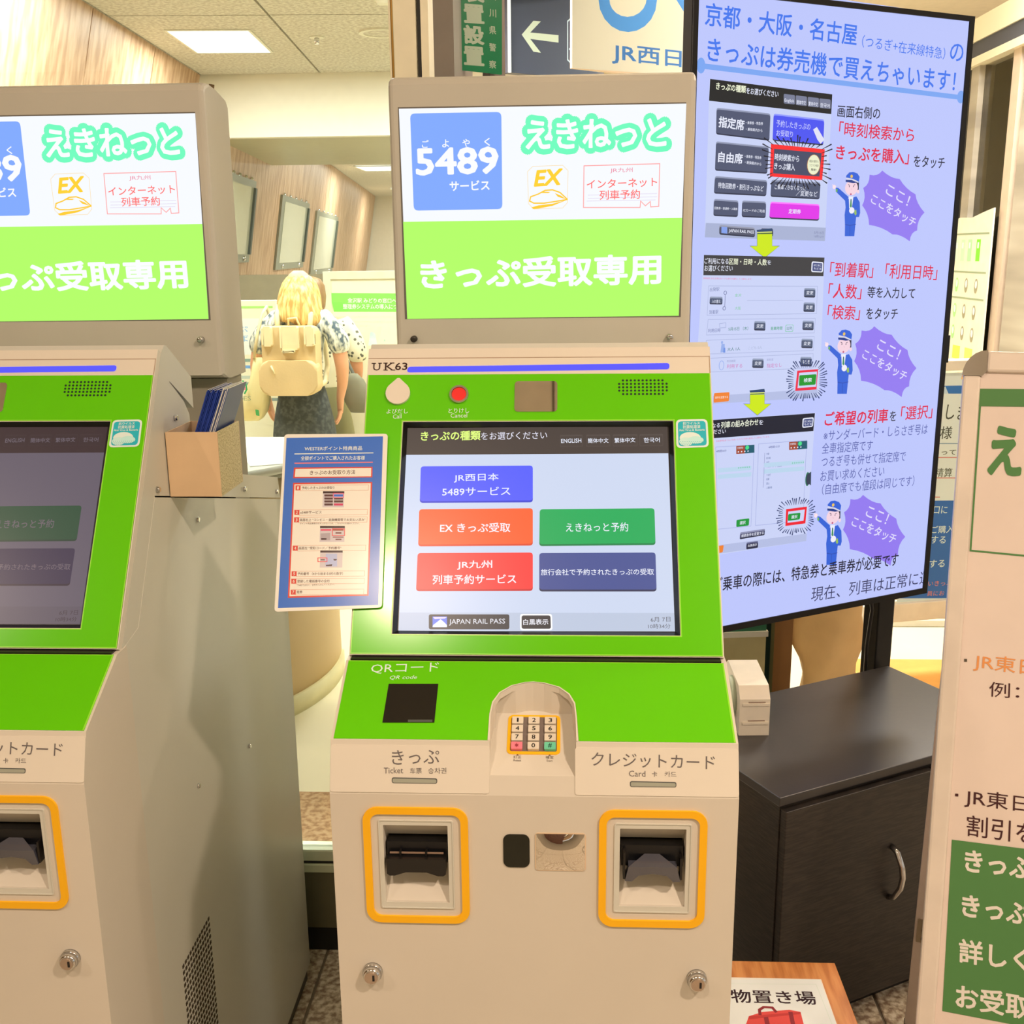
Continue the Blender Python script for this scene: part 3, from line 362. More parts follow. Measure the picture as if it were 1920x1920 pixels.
["t",[120,128,170],"5月15日",[.32033,1.57958],[.34454,1.5785],.00508,0,""],["t",[120,128,170],"10時12分",[.32083,1.57249],[.34506,1.57138],.00509,0,""],["q",[250,40,45],[[.2053,1.74088],[.33568,1.73506],[.33325,1.67783],[.20612,1.68241]]],["q",[66,72,100],[[.21331,1.73253],[.32827,1.728],[.32613,1.68464],[.21335,1.68835]]],["t",[232,236,252],"時刻検索から",[.21541,1.71823],[.27427,1.71586],.01255,.02,""],
["t",[232,236,252],"きっぷ購入",[.2151,1.70188],[.26498,1.70008],.01258,.02,""],["e",[190,130,80],[.31011,1.70598],.01643,.0191],["e",[236,240,205],[.31011,1.70598],.01511,.01811],["t",[60,60,60],"乗換の案内も",[.29918,1.71257],[.32151,1.71213],.0049,0,""],["t",[60,60,60],"ラクラク検索",[.29972,1.70476],[.32207,1.70428],.00491,0,""],["t",[60,60,60],"簡単！",[.30418,1.69701],[.31737,1.69631],.00492,.02,""],
["q",[14,16,34],[[.32977,1.70762],[.35123,1.70646],[.35097,1.70898],[.32968,1.70846]]],["q",[14,16,34],[[.33019,1.7007],[.35252,1.69697],[.35279,1.69948],[.33027,1.70153]]],["q",[14,16,34],[[.33065,1.69304],[.34315,1.689],[.34395,1.69144],[.33092,1.69385]]],["q",[14,16,34],[[.33097,1.68797],[.3557,1.6788],[.35683,1.68116],[.33135,1.68876]]],
["q",[14,16,34],[[.33156,1.67875],[.34516,1.67125],[.34679,1.67344],[.3321,1.67948]]],["q",[14,16,34],[[.31334,1.67791],[.32801,1.66657],[.33018,1.66845],[.31406,1.67854]]],["q",[14,16,34],[[.30342,1.6783],[.31617,1.66572],[.31865,1.66736],[.30424,1.67885]]],["q",[14,16,34],[[.29563,1.67862],[.30301,1.66874],[.30575,1.67012],[.29654,1.67908]]],
["q",[14,16,34],[[.28837,1.67892],[.29944,1.65991],[.30243,1.66098],[.28936,1.67928]]],["q",[14,16,34],[[.28234,1.67918],[.28929,1.66109],[.29245,1.66184],[.28338,1.67944]]],["q",[14,16,34],[[.27604,1.67947],[.27725,1.66972],[.28052,1.6701],[.27713,1.67959]]],["q",[14,16,34],[[.2702,1.67973],[.26976,1.6634],[.27307,1.6634],[.2713,1.67974]]],
["q",[14,16,34],[[.26589,1.67993],[.26382,1.67096],[.2671,1.67069],[.26698,1.67984]]],["q",[14,16,34],[[.25842,1.68027],[.25226,1.66665],[.25543,1.66593],[.25948,1.68003]]],["q",[14,16,34],[[.2525,1.68053],[.24132,1.6633],[.24434,1.66227],[.25351,1.68019]]],["q",[14,16,34],[[.24525,1.68083],[.23048,1.66483],[.23327,1.66349],[.24619,1.68039]]],
["q",[14,16,34],[[.23802,1.68113],[.22193,1.6679],[.22449,1.66633],[.23888,1.68061]]],["q",[14,16,34],[[.22691,1.68156],[.2067,1.66943],[.20893,1.6676],[.22765,1.68095]]],["q",[14,16,34],[[.21205,1.68422],[.20065,1.68017],[.20243,1.67809],[.21265,1.68352]]],["q",[14,16,34],[[.21179,1.68941],[.19816,1.68559],[.19969,1.68341],[.21231,1.68868]]],
["q",[14,16,34],[[.2113,1.69965],[.19331,1.69748],[.19423,1.69513],[.21162,1.69886]]],["q",[14,16,34],[[.21105,1.70511],[.19485,1.70475],[.19541,1.70234],[.21124,1.7043]]],["q",[14,16,34],[[.21078,1.71108],[.19312,1.7124],[.19325,1.70997],[.21083,1.71026]]],["q",[14,16,34],[[.21051,1.71691],[.18983,1.72037],[.18954,1.71795],[.21042,1.7161]]],
["q",[14,16,34],[[.21017,1.72425],[.18522,1.73135],[.18444,1.72901],[.20991,1.72347]]],["q",[14,16,34],[[.20981,1.7318],[.1859,1.74166],[.18467,1.73944],[.2094,1.73105]]],["q",[14,16,34],[[.21173,1.73959],[.18898,1.75243],[.18732,1.75038],[.21117,1.73891]]],["q",[14,16,34],[[.2249,1.73926],[.21467,1.74716],[.21265,1.74528],[.22422,1.73863]]],
["q",[14,16,34],[[.23651,1.73895],[.21904,1.75573],[.21666,1.7541],[.23571,1.73841]]],["q",[14,16,34],[[.24495,1.73871],[.23426,1.75282],[.23158,1.75148],[.24405,1.73826]]],["q",[14,16,34],[[.25128,1.73852],[.24558,1.74932],[.24268,1.74825],[.25031,1.73817]]],["q",[14,16,34],[[.25785,1.73831],[.25246,1.75392],[.24937,1.75319],[.25682,1.73807]]],
["q",[14,16,34],[[.26205,1.73818],[.26053,1.74771],[.25734,1.74722],[.26098,1.73802]]],["q",[14,16,34],[[.26919,1.73794],[.26962,1.75896],[.26635,1.75891],[.2681,1.73793]]],["q",[14,16,34],[[.27262,1.73782],[.27532,1.75627],[.27205,1.75644],[.27153,1.73788]]],["q",[14,16,34],[[.27931,1.7376],[.28361,1.74749],[.2804,1.74807],[.27824,1.7378]]],
["q",[14,16,34],[[.28521,1.73741],[.29501,1.75371],[.29192,1.7546],[.28418,1.73771]]],["q",[14,16,34],[[.2946,1.73713],[.30204,1.7442],[.2992,1.74551],[.29365,1.73757]]],["q",[14,16,34],[[.30238,1.73691],[.31105,1.74318],[.30844,1.74474],[.30151,1.73743]]],["q",[14,16,34],[[.31451,1.73658],[.32808,1.744],[.32579,1.74583],[.31375,1.73719]]],
["q",[14,16,34],[[.32812,1.73411],[.35262,1.74386],[.35071,1.74594],[.32749,1.7348]]],["q",[14,16,34],[[.32855,1.7274],[.35497,1.73495],[.35339,1.73719],[.32803,1.72814]]],["q",[14,16,34],[[.32897,1.72072],[.34182,1.7225],[.34065,1.72486],[.32858,1.72151]]],["q",[14,16,34],[[.32944,1.71295],[.34194,1.71303],[.3413,1.71551],[.32923,1.71377]]],
["t",[22,24,48],"画面右側の",[.36208,1.80617],[.47063,1.80582],.02255,.014,""],["t",[222,28,72],"「時刻検索から",[.36857,1.7743],[.56484,1.76815],.02697,.012,""],["t",[222,28,72],"きっぷを購入」",[.36392,1.73094],[.55473,1.72594],.0282,.024,""],["t",[22,24,48],"をタッチ",[.56846,1.71909],[.65428,1.71698],.02292,.014,""],
["q",[48,98,215],[[.39388,1.64136],[.42262,1.64869],[.43231,1.6377],[.43513,1.61747],[.4328,1.60933],[.42538,1.60931],[.42434,1.58896],[.42353,1.57222],[.39888,1.57231],[.39776,1.59303],[.39505,1.61324],[.39663,1.62734]]],["q",[48,98,215],[[.36868,1.66458],[.3754,1.66408],[.40232,1.64746],[.40055,1.63581],[.36926,1.65704]]],
["q",[70,160,90],[[.36936,1.6626],[.37343,1.66187],[.37339,1.65551],[.36896,1.65744]]],["q",[160,200,90],[[.371,1.66223],[.37208,1.66205],[.37201,1.65609],[.37063,1.65666]]],["e",[250,225,235],[.36457,1.66591],.00431,.004],["l",[250,225,235],[[.36397,1.66689],[.35971,1.67038]],.00143,0],["q",[235,238,250],[[.40305,1.64847],[.41499,1.64861],[.41293,1.62745],[.40602,1.62539]]],
["q",[60,140,90],[[.40783,1.64311],[.41054,1.64313],[.41222,1.62946],[.41029,1.62643],[.40732,1.62943]]],["q",[40,60,120],[[.40834,1.64351],[.41024,1.64353],[.41011,1.63851],[.40902,1.6385]]],["q",[30,34,60],[[.41809,1.67669],[.42697,1.67484],[.42752,1.66181],[.42391,1.65936],[.41966,1.66772]]],["e",[245,212,225],[.40851,1.66455],.01648,.01415],["e",[245,212,225],[.42623,1.65778],.00345,.00356],
["l",[60,50,80],[[.39959,1.67101],[.40409,1.66888]],.00117,0],["l",[60,50,80],[[.41746,1.67128],[.41275,1.66901]],.00113,0],["e",[60,50,80],[.40288,1.66707],.0011,.0011],["e",[60,50,80],[.41344,1.66722],.0011,.00111],["e",[190,90,130],[.40787,1.65254],.00219,.00203],["l",[225,170,190],[[.40832,1.66355],[.40965,1.66057]],.00074,0],
["q",[48,98,215],[[.39289,1.68719],[.40044,1.69368],[.41061,1.69488],[.42169,1.69211],[.42767,1.68584],[.42637,1.67543],[.41198,1.67838],[.39451,1.68047]]],["q",[215,215,235],[[.39422,1.68404],[.41171,1.68157],[.42571,1.67682],[.4248,1.6746],[.40927,1.67834],[.39343,1.68045]]],["q",[28,58,135],[[.39242,1.67964],[.40782,1.67951],[.42314,1.67497],[.41236,1.6738],[.39274,1.67567]]],
["e",[235,195,90],[.40697,1.68646],.00328,.00322],["e",[240,238,250],[.41285,1.6218],.0069,.00614],["q",[150,190,90],[[.41995,1.62184],[.42419,1.62349],[.426,1.61499],[.42295,1.61214],[.41931,1.61638]]],["l",[40,70,170],[[.39763,1.59465],[.41139,1.59303],[.42599,1.59548]],.00111,0],["l",[40,70,170],[[.41033,1.59263],[.41138,1.57308]],.00082,0],
["q",[146,122,240],[[.48578,1.69902],[.4981,1.69237],[.51019,1.68759],[.52206,1.6847],[.53369,1.68371],[.54325,1.6747],[.5541,1.66683],[.56625,1.66012],[.57972,1.65458],[.58312,1.64551],[.589,1.63656],[.59739,1.62771],[.60831,1.61897],[.60009,1.61152],[.59457,1.60305],[.59172,1.59354],[.59155,1.58297],[.58382,1.58058],[.57821,1.57622],[.5747,1.56987],[.57329,1.56153],[.55958,1.56818],[.54695,1.57269],[.53537,1.57508],[.52483,1.57538],[.50984,1.58243],[.49411,1.58788],[.47764,1.59176],[.46043,1.59407],[.45841,1.60446],[.45419,1.6142],[.44776,1.62328],[.43915,1.63169],[.44295,1.63926],[.44419,1.64734],[.44288,1.65592],[.43903,1.66499],[.44608,1.66915],[.45081,1.67476],[.45323,1.68183],[.45332,1.69033],[.46376,1.6895],[.47266,1.69067],[.48001,1.69384]]],
["t",[222,218,252],"ここ！",[.50053,1.66529],[.56346,1.64009],.02083,.02,""],["t",[222,218,252],"ここをタッチ",[.46274,1.64635],[.58551,1.59701],.01989,.02,""],["q",[40,70,110],[[.17996,1.58483],[.21661,1.58774],[.21824,1.5818],[.18143,1.58089]]],["q",[225,235,120],[[.18143,1.58089],[.21696,1.58181],[.21707,1.57982],[.18154,1.57893]]],
["q",[80,110,60],[[.18154,1.57893],[.21707,1.57982],[.21718,1.57784],[.18164,1.57696]]],["q",[60,90,150],[[.18101,1.57696],[.21785,1.57735],[.21888,1.55498],[.23718,1.55504],[.20185,1.53221],[.1645,1.55558],[.18216,1.55525]]],["q",[205,232,10],[[.18164,1.57696],[.21721,1.57735],[.21853,1.55448],[.2353,1.55406],[.20179,1.5332],[.16643,1.55458],[.18282,1.55475]]],
["q",[202,211,247],[[.06002,1.53974],[.34935,1.53144],[.357,1.25664],[.04702,1.25868]]],["q",[58,58,62],[[.06002,1.53974],[.34935,1.53144],[.34929,1.49532],[.0602,1.50279]]],["t",[232,236,252],"ご利用になる",[.06163,1.52906],[.11665,1.52735],.01076,.01,""],["t",[240,245,215],"区間・日時・人数",[.11788,1.52733],[.20742,1.52414],.01193,.02,""],
["t",[232,236,252],"を",[.2087,1.52412],[.21771,1.52399],.00804,.01,""],["t",[232,236,252],"お選びください",[.06214,1.51544],[.12714,1.51439],.0108,.01,""],["r",[232,236,252],[[.31749,1.52467],[.34728,1.52273],[.3474,1.5026],[.31757,1.50416]],.00406],["r",[70,80,130],[[.32035,1.52207],[.34472,1.5207],[.34453,1.50472],[.32012,1.50617]],.00271],
["t",[232,236,252],"はじめに",[.32336,1.51741],[.34235,1.5161],.00413,.01,""],["t",[232,236,252],"もどる",[.3238,1.51125],[.34279,1.50991],.00413,.01,""],["t",[225,120,160],"新幹線を含む区間はおトクな割引を優先してご案内します。",[.0604,1.49741],[.17337,1.49317],.00356,0,""],["l",[172,182,222],[[.0731,1.48292],[.33576,1.4759],[.33683,1.42262],[.07155,1.42854]],.00103,1],
["l",[172,182,222],[[.07431,1.42047],[.33477,1.41323],[.33405,1.38477],[.07174,1.39154]],.00104,1],["l",[172,182,222],[[.07213,1.38147],[.33458,1.37733],[.33378,1.34972],[.06819,1.35542]],.00104,1],["l",[172,182,222],[[.07098,1.34717],[.33423,1.3433],[.3335,1.31441],[.06702,1.32095]],.00104,1],["r",[40,46,70],[[.30224,1.47358],[.33059,1.47239],[.3312,1.45418],[.30279,1.45547]],.00338],
["r",[148,160,188],[[.30224,1.47358],[.33059,1.47239],[.33101,1.45679],[.30261,1.45807]],.00338],["r",[78,90,118],[[.30245,1.47048],[.33081,1.46927],[.33101,1.45679],[.30261,1.45807]],.00338],["t",[232,236,252],"変更",[.30824,1.46413],[.32579,1.46368],.00729,.01,""],["r",[40,46,70],[[.30278,1.44562],[.33122,1.44427],[.33183,1.42594],[.30333,1.4274]],.00339],
["r",[148,160,188],[[.30278,1.44562],[.33122,1.44427],[.33165,1.42856],[.30315,1.43001]],.00339],["r",[78,90,118],[[.30299,1.4425],[.33144,1.44113],[.33165,1.42856],[.30315,1.43001]],.00339],["t",[232,236,252],"変更",[.3088,1.43608],[.32641,1.43553],.00734,.01,""],["r",[40,46,70],[[.18324,1.4135],[.21044,1.41199],[.21079,1.39397],[.18354,1.39558]],.00324],
["r",[148,160,188],[[.18324,1.4135],[.21044,1.41199],[.21065,1.39655],[.1834,1.39815]],.00324],["r",[78,90,118],[[.1834,1.41043],[.21061,1.40891],[.21065,1.39655],[.1834,1.39815]],.00324],["t",[232,236,252],"変更",[.18888,1.40408],[.20572,1.40343],.00721,.01,""],["r",[40,46,70],[[.30246,1.4102],[.33101,1.40863],[.33163,1.39016],[.30301,1.39183]],.0034],
["r",[148,160,188],[[.30246,1.4102],[.33101,1.40863],[.33144,1.3928],[.30284,1.39446]],.0034],["r",[78,90,118],[[.30267,1.40705],[.33123,1.40547],[.33144,1.3928],[.30284,1.39446]],.0034],["t",[232,236,252],"変更",[.3085,1.40054],[.32618,1.39986],.0074,.01,""],["r",[40,46,70],[[.30214,1.3745],[.3308,1.37272],[.33142,1.3541],[.30269,1.35598]],.00342],
["r",[148,160,188],[[.30214,1.3745],[.3308,1.37272],[.33123,1.35677],[.30252,1.35864]],.00342],["r",[78,90,118],[[.30235,1.37133],[.33102,1.36953],[.33123,1.35677],[.30252,1.35864]],.00342],["t",[232,236,252],"変更",[.30821,1.36472],[.32595,1.36392],.00746,.01,""],["r",[40,46,70],[[.18247,1.34146],[.20988,1.33953],[.21024,1.3212],[.18277,1.32324]],.00327],
["r",[148,160,188],[[.18247,1.34146],[.20988,1.33953],[.21009,1.32383],[.18263,1.32585]],.00327],["r",[78,90,118],[[.18263,1.33833],[.21006,1.33639],[.21009,1.32383],[.18263,1.32585]],.00327],["t",[232,236,252],"変更",[.18816,1.3318],[.20513,1.3309],.00733,.01,""],["r",[40,46,70],[[.30182,1.33853],[.33059,1.33654],[.33121,1.31776],[.30237,1.31986]],.00343],
["r",[148,160,188],[[.30182,1.33853],[.33059,1.33654],[.33102,1.32045],[.3022,1.32254]],.00343],["r",[78,90,118],[[.30203,1.33533],[.33081,1.33332],[.33102,1.32045],[.3022,1.32254]],.00343],["t",[232,236,252],"変更",[.30791,1.32863],[.32572,1.3277],.00753,.01,""],["r",[40,46,70],[[.07632,1.46312],[.10591,1.46183],[.10591,1.44738],[.07627,1.44876]],.00308],
["r",[148,160,188],[[.07632,1.46312],[.10591,1.46183],[.10581,1.44988],[.07618,1.45125]],.00308],["r",[78,90,118],[[.07644,1.46015],[.10604,1.45884],[.10581,1.44988],[.07618,1.45125]],.00309],["t",[232,236,252],"入れ替え",[.08158,1.45406],[.10132,1.4535],.00697,.01,""],["t",[110,122,170],"出発駅",[.07582,1.47597],[.09788,1.47642],.00742,0,""],
["t",[110,122,170],"到着駅",[.07625,1.43386],[.09718,1.43417],.0075,0,""],["t",[110,200,140],"金沢",[.13446,1.46406],[.14955,1.46366],.00603,0,""],["t",[110,200,140],"大阪",[.1356,1.43945],[.14948,1.43901],.00607,0,""],["l",[90,100,150],[[.11192,1.46615],[.11168,1.44321]],.001,0],["e",[90,100,150],[.11179,1.46913],.00373,.00398],["e",[202,211,247],[.11179,1.46913],.00249,.00299],
["e",[90,100,150],[.11057,1.44024],.00374,.00401],["e",[202,211,247],[.11057,1.44024],.00249,.003],["l",[172,182,222],[[.16398,1.45321],[.30115,1.44982]],.00091,0],["t",[90,100,160],"利用日時",[.07513,1.39943],[.10361,1.39929],.00707,0,""],["l",[160,172,215],[[.10061,1.41149],[.1155,1.41295],[.1159,1.40385],[.1022,1.40338]],.00098,1],
["t",[40,130,110],"5月15日 （木）",[.12231,1.40057],[.16919,1.40024],.00714,.005,""],["t",[40,160,110],"発車時間",[.22363,1.39758],[.25256,1.39748],.00676,.01,""],["r",[140,205,180],[[.26014,1.40343],[.28011,1.40319],[.27968,1.3891],[.25964,1.38991]],.00266],["r",[202,211,247],[[.26153,1.40233],[.27884,1.40219],[.27827,1.3902],[.26091,1.39091]],.00266],
["t",[40,130,110],"出発",[.26322,1.39654],[.27653,1.39654],.00628,0,""],["q",[150,175,235],[[.10723,1.37282],[.11476,1.37248],[.11543,1.35716],[.10542,1.35663]]],["e",[150,175,235],[.10836,1.37582],.0025,.00305],["q",[110,145,225],[[.11256,1.36545],[.11633,1.36528],[.11674,1.35608],[.1117,1.35632]]],["t",[30,110,110],"大人 1人",[.12151,1.36197],[.15191,1.36206],.00668,.005,""],
["t",[170,182,215],"こども 0人",[.1711,1.36219],[.20473,1.36216],.00623,0,""],["t",[150,155,200],"有効期間",[.12125,1.33947],[.14155,1.33892],.00464,0,""],["t",[205,110,180],"利用する",[.1217,1.32917],[.15864,1.32871],.00829,0,""],["t",[150,155,200],"座席位置",[.21788,1.33703],[.23369,1.33673],.00474,0,""],["t",[205,110,180],"指定なし",[.21853,1.32547],[.25561,1.32505],.00846,0,""],
["e",[140,170,235],[.10898,1.33191],.00632,.00925],["e",[202,211,247],[.10898,1.33191],.00505,.00823],["q",[180,190,228],[[.09127,1.27425],[.35038,1.27124],[.35023,1.25381],[.0919,1.25865]]],["r",[240,130,50],[[.09358,1.27927],[.13028,1.27897],[.1298,1.26125],[.09308,1.26065]],.00253],["t",[250,235,215],"条件を変更する",[.09646,1.27028],[.12687,1.26981],.00522,.01,""],
["q",[236,38,70],[[.29548,1.31117],[.34889,1.31141],[.34767,1.27033],[.29268,1.2706]]],["q",[205,214,248],[[.30053,1.30661],[.34646,1.30669],[.34588,1.27587],[.29844,1.27616]]],["r",[18,150,40],[[.30153,1.30174],[.34546,1.30135],[.34418,1.28032],[.30158,1.28026]],.00274],["t",[232,236,252],"検索",[.31317,1.29085],[.33378,1.2907],.00868,.02,""],
["q",[40,58,110],[[.35328,1.28886],[.37318,1.28734],[.37303,1.2898],[.35323,1.28968]]],["q",[40,58,110],[[.35349,1.28496],[.37513,1.28085],[.37545,1.28326],[.35359,1.28575]]],["q",[40,58,110],[[.35368,1.28131],[.37453,1.27508],[.37526,1.27738],[.35392,1.28208]]],["q",[40,58,110],[[.35382,1.27874],[.36979,1.27256],[.37079,1.27478],[.35415,1.27948]]],
["q",[40,58,110],[[.35421,1.27213],[.37017,1.26286],[.37175,1.26482],[.35473,1.27278]]],["q",[40,58,110],[[.35209,1.26832],[.36233,1.26039],[.36426,1.26213],[.35273,1.2689]]],["q",[40,58,110],[[.35035,1.265],[.3605,1.25555],[.36269,1.25709],[.35108,1.26551]]],["q",[40,58,110],[[.34472,1.2634],[.35516,1.25094],[.35764,1.25218],[.34555,1.26381]]],
["q",[40,58,110],[[.34001,1.26359],[.347,1.25296],[.34966,1.25399],[.34089,1.26394]]],["q",[40,58,110],[[.33369,1.26387],[.34131,1.24758],[.34419,1.24824],[.33465,1.26409]]],["q",[40,58,110],[[.32757,1.26414],[.3299,1.25311],[.33294,1.25336],[.32858,1.26423]]],["q",[40,58,110],[[.32289,1.26435],[.32325,1.2535],[.32636,1.25341],[.32392,1.26433]]],
["q",[40,58,110],[[.31876,1.26454],[.31741,1.25397],[.32053,1.25358],[.3198,1.26442]]],["q",[40,58,110],[[.31559,1.26469],[.31212,1.24882],[.31521,1.24819],[.31662,1.26448]]],["q",[40,58,110],[[.31031,1.26493],[.30547,1.25457],[.30846,1.2536],[.31131,1.26461]]],["q",[40,58,110],[[.30286,1.26525],[.29277,1.25176],[.29553,1.25038],[.30378,1.26479]]],
["q",[40,58,110],[[.29882,1.26541],[.28672,1.25228],[.28935,1.25073],[.29969,1.2649]]],["q",[40,58,110],[[.29256,1.26748],[.27967,1.25769],[.28201,1.25587],[.29335,1.26688]]],["q",[40,58,110],[[.29051,1.27125],[.27436,1.26157],[.27645,1.25959],[.29121,1.27059]]],["q",[40,58,110],[[.28796,1.27649],[.26955,1.26917],[.27123,1.26699],[.28853,1.27576]]],
["q",[40,58,110],[[.28772,1.28136],[.27363,1.27811],[.27491,1.27579],[.28815,1.28059]]],["q",[40,58,110],[[.28758,1.28428],[.27422,1.28242],[.27522,1.28005],[.28792,1.28348]]],["q",[40,58,110],[[.28743,1.2876],[.27468,1.28715],[.27532,1.28473],[.28765,1.28679]]],["q",[40,58,110],[[.28726,1.29143],[.26933,1.29256],[.26953,1.29014],[.28733,1.29063]]],
["q",[40,58,110],[[.28713,1.29443],[.26861,1.29725],[.26845,1.29488],[.28707,1.29364]]],["q",[40,58,110],[[.28693,1.29867],[.27237,1.30293],[.27173,1.30065],[.28672,1.29791]]],["q",[40,58,110],[[.2867,1.30359],[.27157,1.31021],[.27043,1.30811],[.28632,1.30289]]],["q",[40,58,110],[[.28653,1.30693],[.27221,1.31467],[.27079,1.31269],[.28606,1.30626]]],
["q",[40,58,110],[[.28857,1.31164],[.27903,1.3189],[.2772,1.31717],[.28796,1.31106]]],["q",[40,58,110],[[.29216,1.3154],[.28426,1.32343],[.28207,1.32198],[.29143,1.31491]]],["q",[40,58,110],[[.29642,1.31705],[.28502,1.33087],[.28259,1.32965],[.2956,1.31664]]],["q",[40,58,110],[[.30035,1.31693],[.29071,1.33101],[.28812,1.32998],[.29949,1.31658]]],
["q",[40,58,110],[[.30676,1.31672],[.30074,1.33019],[.29792,1.32952],[.30582,1.31649]]],["q",[40,58,110],[[.3108,1.31658],[.30813,1.3265],[.30518,1.32609],[.30982,1.31644]]],["q",[40,58,110],[[.31583,1.3164],[.31378,1.33321],[.31074,1.33315],[.31481,1.31638]]],["q",[40,58,110],[[.32037,1.31624],[.32128,1.33145],[.31819,1.33172],[.31933,1.31633]]],
["q",[40,58,110],[[.32665,1.31601],[.33151,1.33198],[.32846,1.33269],[.32563,1.31626]]],["q",[40,58,110],[[.3301,1.3159],[.33541,1.32716],[.33242,1.3281],[.3291,1.31621]]],["q",[40,58,110],[[.33592,1.3157],[.34508,1.32888],[.34224,1.33014],[.33497,1.31613]]],["q",[40,58,110],[[.34073,1.31555],[.35165,1.3276],[.34895,1.32909],[.33984,1.31605]]],
["q",[40,58,110],[[.34872,1.31349],[.36321,1.32421],[.36083,1.32602],[.34793,1.3141]]],["q",[40,58,110],[[.34976,1.31025],[.3661,1.3203],[.3639,1.32226],[.34903,1.3109]]],["q",[40,58,110],[[.35234,1.30601],[.36578,1.31167],[.36392,1.31382],[.35172,1.30672]]],["q",[40,58,110],[[.35267,1.3002],[.37247,1.30548],[.37106,1.30781],[.35221,1.30098]]],
["q",[40,58,110],[[.35287,1.29671],[.37361,1.30008],[.37255,1.30248],[.35252,1.29751]]],["q",[40,58,110],[[.35309,1.29259],[.36865,1.29296],[.36805,1.29542],[.35289,1.2934]]],["q",[40,70,110],[[.17854,1.279],[.21514,1.27983],[.21682,1.27336],[.18006,1.27469]]],["q",[225,235,120],[[.18006,1.27469],[.21549,1.27345],[.21561,1.27132],[.18017,1.27258]]],
["q",[80,110,60],[[.18017,1.27258],[.21561,1.27132],[.21573,1.26919],[.18028,1.27046]]],["q",[60,90,150],[[.17962,1.2705],[.21642,1.26861],[.21719,1.24994],[.2341,1.24898],[.20018,1.22769],[.16423,1.25383],[.18054,1.25249]]],["q",[205,232,10],[[.18028,1.27046],[.21576,1.26866],[.21682,1.24943],[.23216,1.24805],[.20012,1.22876],[.16623,1.25264],[.18122,1.25191]]],
["t",[222,28,72],"「到着駅」",[.36605,1.5085],[.47971,1.50398],.02949,.01,""],["t",[222,28,72],"「利用日時」",[.51291,1.50288],[.65796,1.49657],.03052,.01,""],["t",[222,28,72],"「人数」",[.36507,1.46687],[.45203,1.46206],.0297,.01,""],["t",[22,24,48],"等を入力して",[.46773,1.46167],[.59869,1.45564],.02287,.014,""],["t",[222,28,72],"「検索」",[.36615,1.42481],[.45136,1.41985],.02892,.01,""],
["t",[22,24,48],"をタッチ",[.46867,1.4182],[.55505,1.41475],.023,.014,""],["q",[48,98,215],[[.39894,1.33176],[.42873,1.33779],[.43878,1.32541],[.44172,1.30356],[.43931,1.29499],[.43162,1.29544],[.43055,1.27371],[.42973,1.25582],[.40416,1.2575],[.40299,1.27976],[.40018,1.30157],[.4018,1.31657]]],["q",[48,98,215],[[.37282,1.3582],[.37979,1.35725],[.40768,1.33776],[.40586,1.32539],[.37343,1.3501]]],
["q",[70,160,90],[[.37354,1.35605],[.37775,1.355],[.37771,1.3482],[.37312,1.35054]]],["q",[160,200,90],[[.37523,1.35555],[.37635,1.35528],[.37628,1.34891],[.37485,1.34961]]],["e",[250,225,235],[.36857,1.35988],.00447,.00431],["l",[250,225,235],[[.36794,1.36097],[.36353,1.36498]],.00154,0],["q",[235,238,250],[[.40844,1.33879],[.42082,1.33818],[.41869,1.31566],[.41153,1.31389]]],
["q",[60,140,90],[[.4134,1.33275],[.41621,1.3326],[.41796,1.31786],[.41596,1.31473],[.41288,1.31813]]],["q",[40,60,120],[[.41393,1.33315],[.4159,1.33305],[.41577,1.32768],[.41464,1.32774]]],["q",[30,34,60],[[.42401,1.36805],[.43321,1.36551],[.4338,1.35153],[.43005,1.34913],[.42565,1.35835]]],["e",[245,212,225],[.41409,1.35566],.0171,.01522],["e",[245,212,225],[.43246,1.34729],.00358,.00383],
["l",[60,50,80],[[.40484,1.36313],[.40951,1.36058]],.00125,0],["l",[60,50,80],[[.42336,1.3623],[.41849,1.36017]],.00115,0],["e",[60,50,80],[.40826,1.35871],.00113,.00119],["e",[60,50,80],[.4192,1.35821],.00114,.00119],["e",[190,90,130],[.41343,1.34284],.00228,.00218],["l",[225,170,190],[[.41389,1.3546],[.41528,1.35133]],.00081,0],
["q",[48,98,215],[[.39789,1.38088],[.40571,1.38735],[.41625,1.38799],[.42773,1.38433],[.43393,1.37725],[.4326,1.36618],[.41767,1.37025],[.39957,1.37358]]],["q",[215,215,235],[[.39927,1.37742],[.4174,1.37367],[.43191,1.36771],[.43097,1.36539],[.41487,1.37037],[.39846,1.37363]]],["q",[28,58,135],[[.39741,1.37283],[.41336,1.37171],[.42924,1.3659],[.41807,1.36532],[.39774,1.36856]]],
["e",[235,195,90],[.41249,1.37921],.00339,.00346],["e",[240,238,250],[.41862,1.30962],.00716,.0066],["q",[150,190,90],[[.42597,1.30921],[.43037,1.3107],[.43225,1.30149],[.42909,1.29863],[.42532,1.3034]]],["l",[40,70,170],[[.40286,1.28151],[.41712,1.2789],[.43226,1.28059]],.00116,0],["l",[40,70,170],[[.41602,1.27853],[.41713,1.25752]],.00089,0],
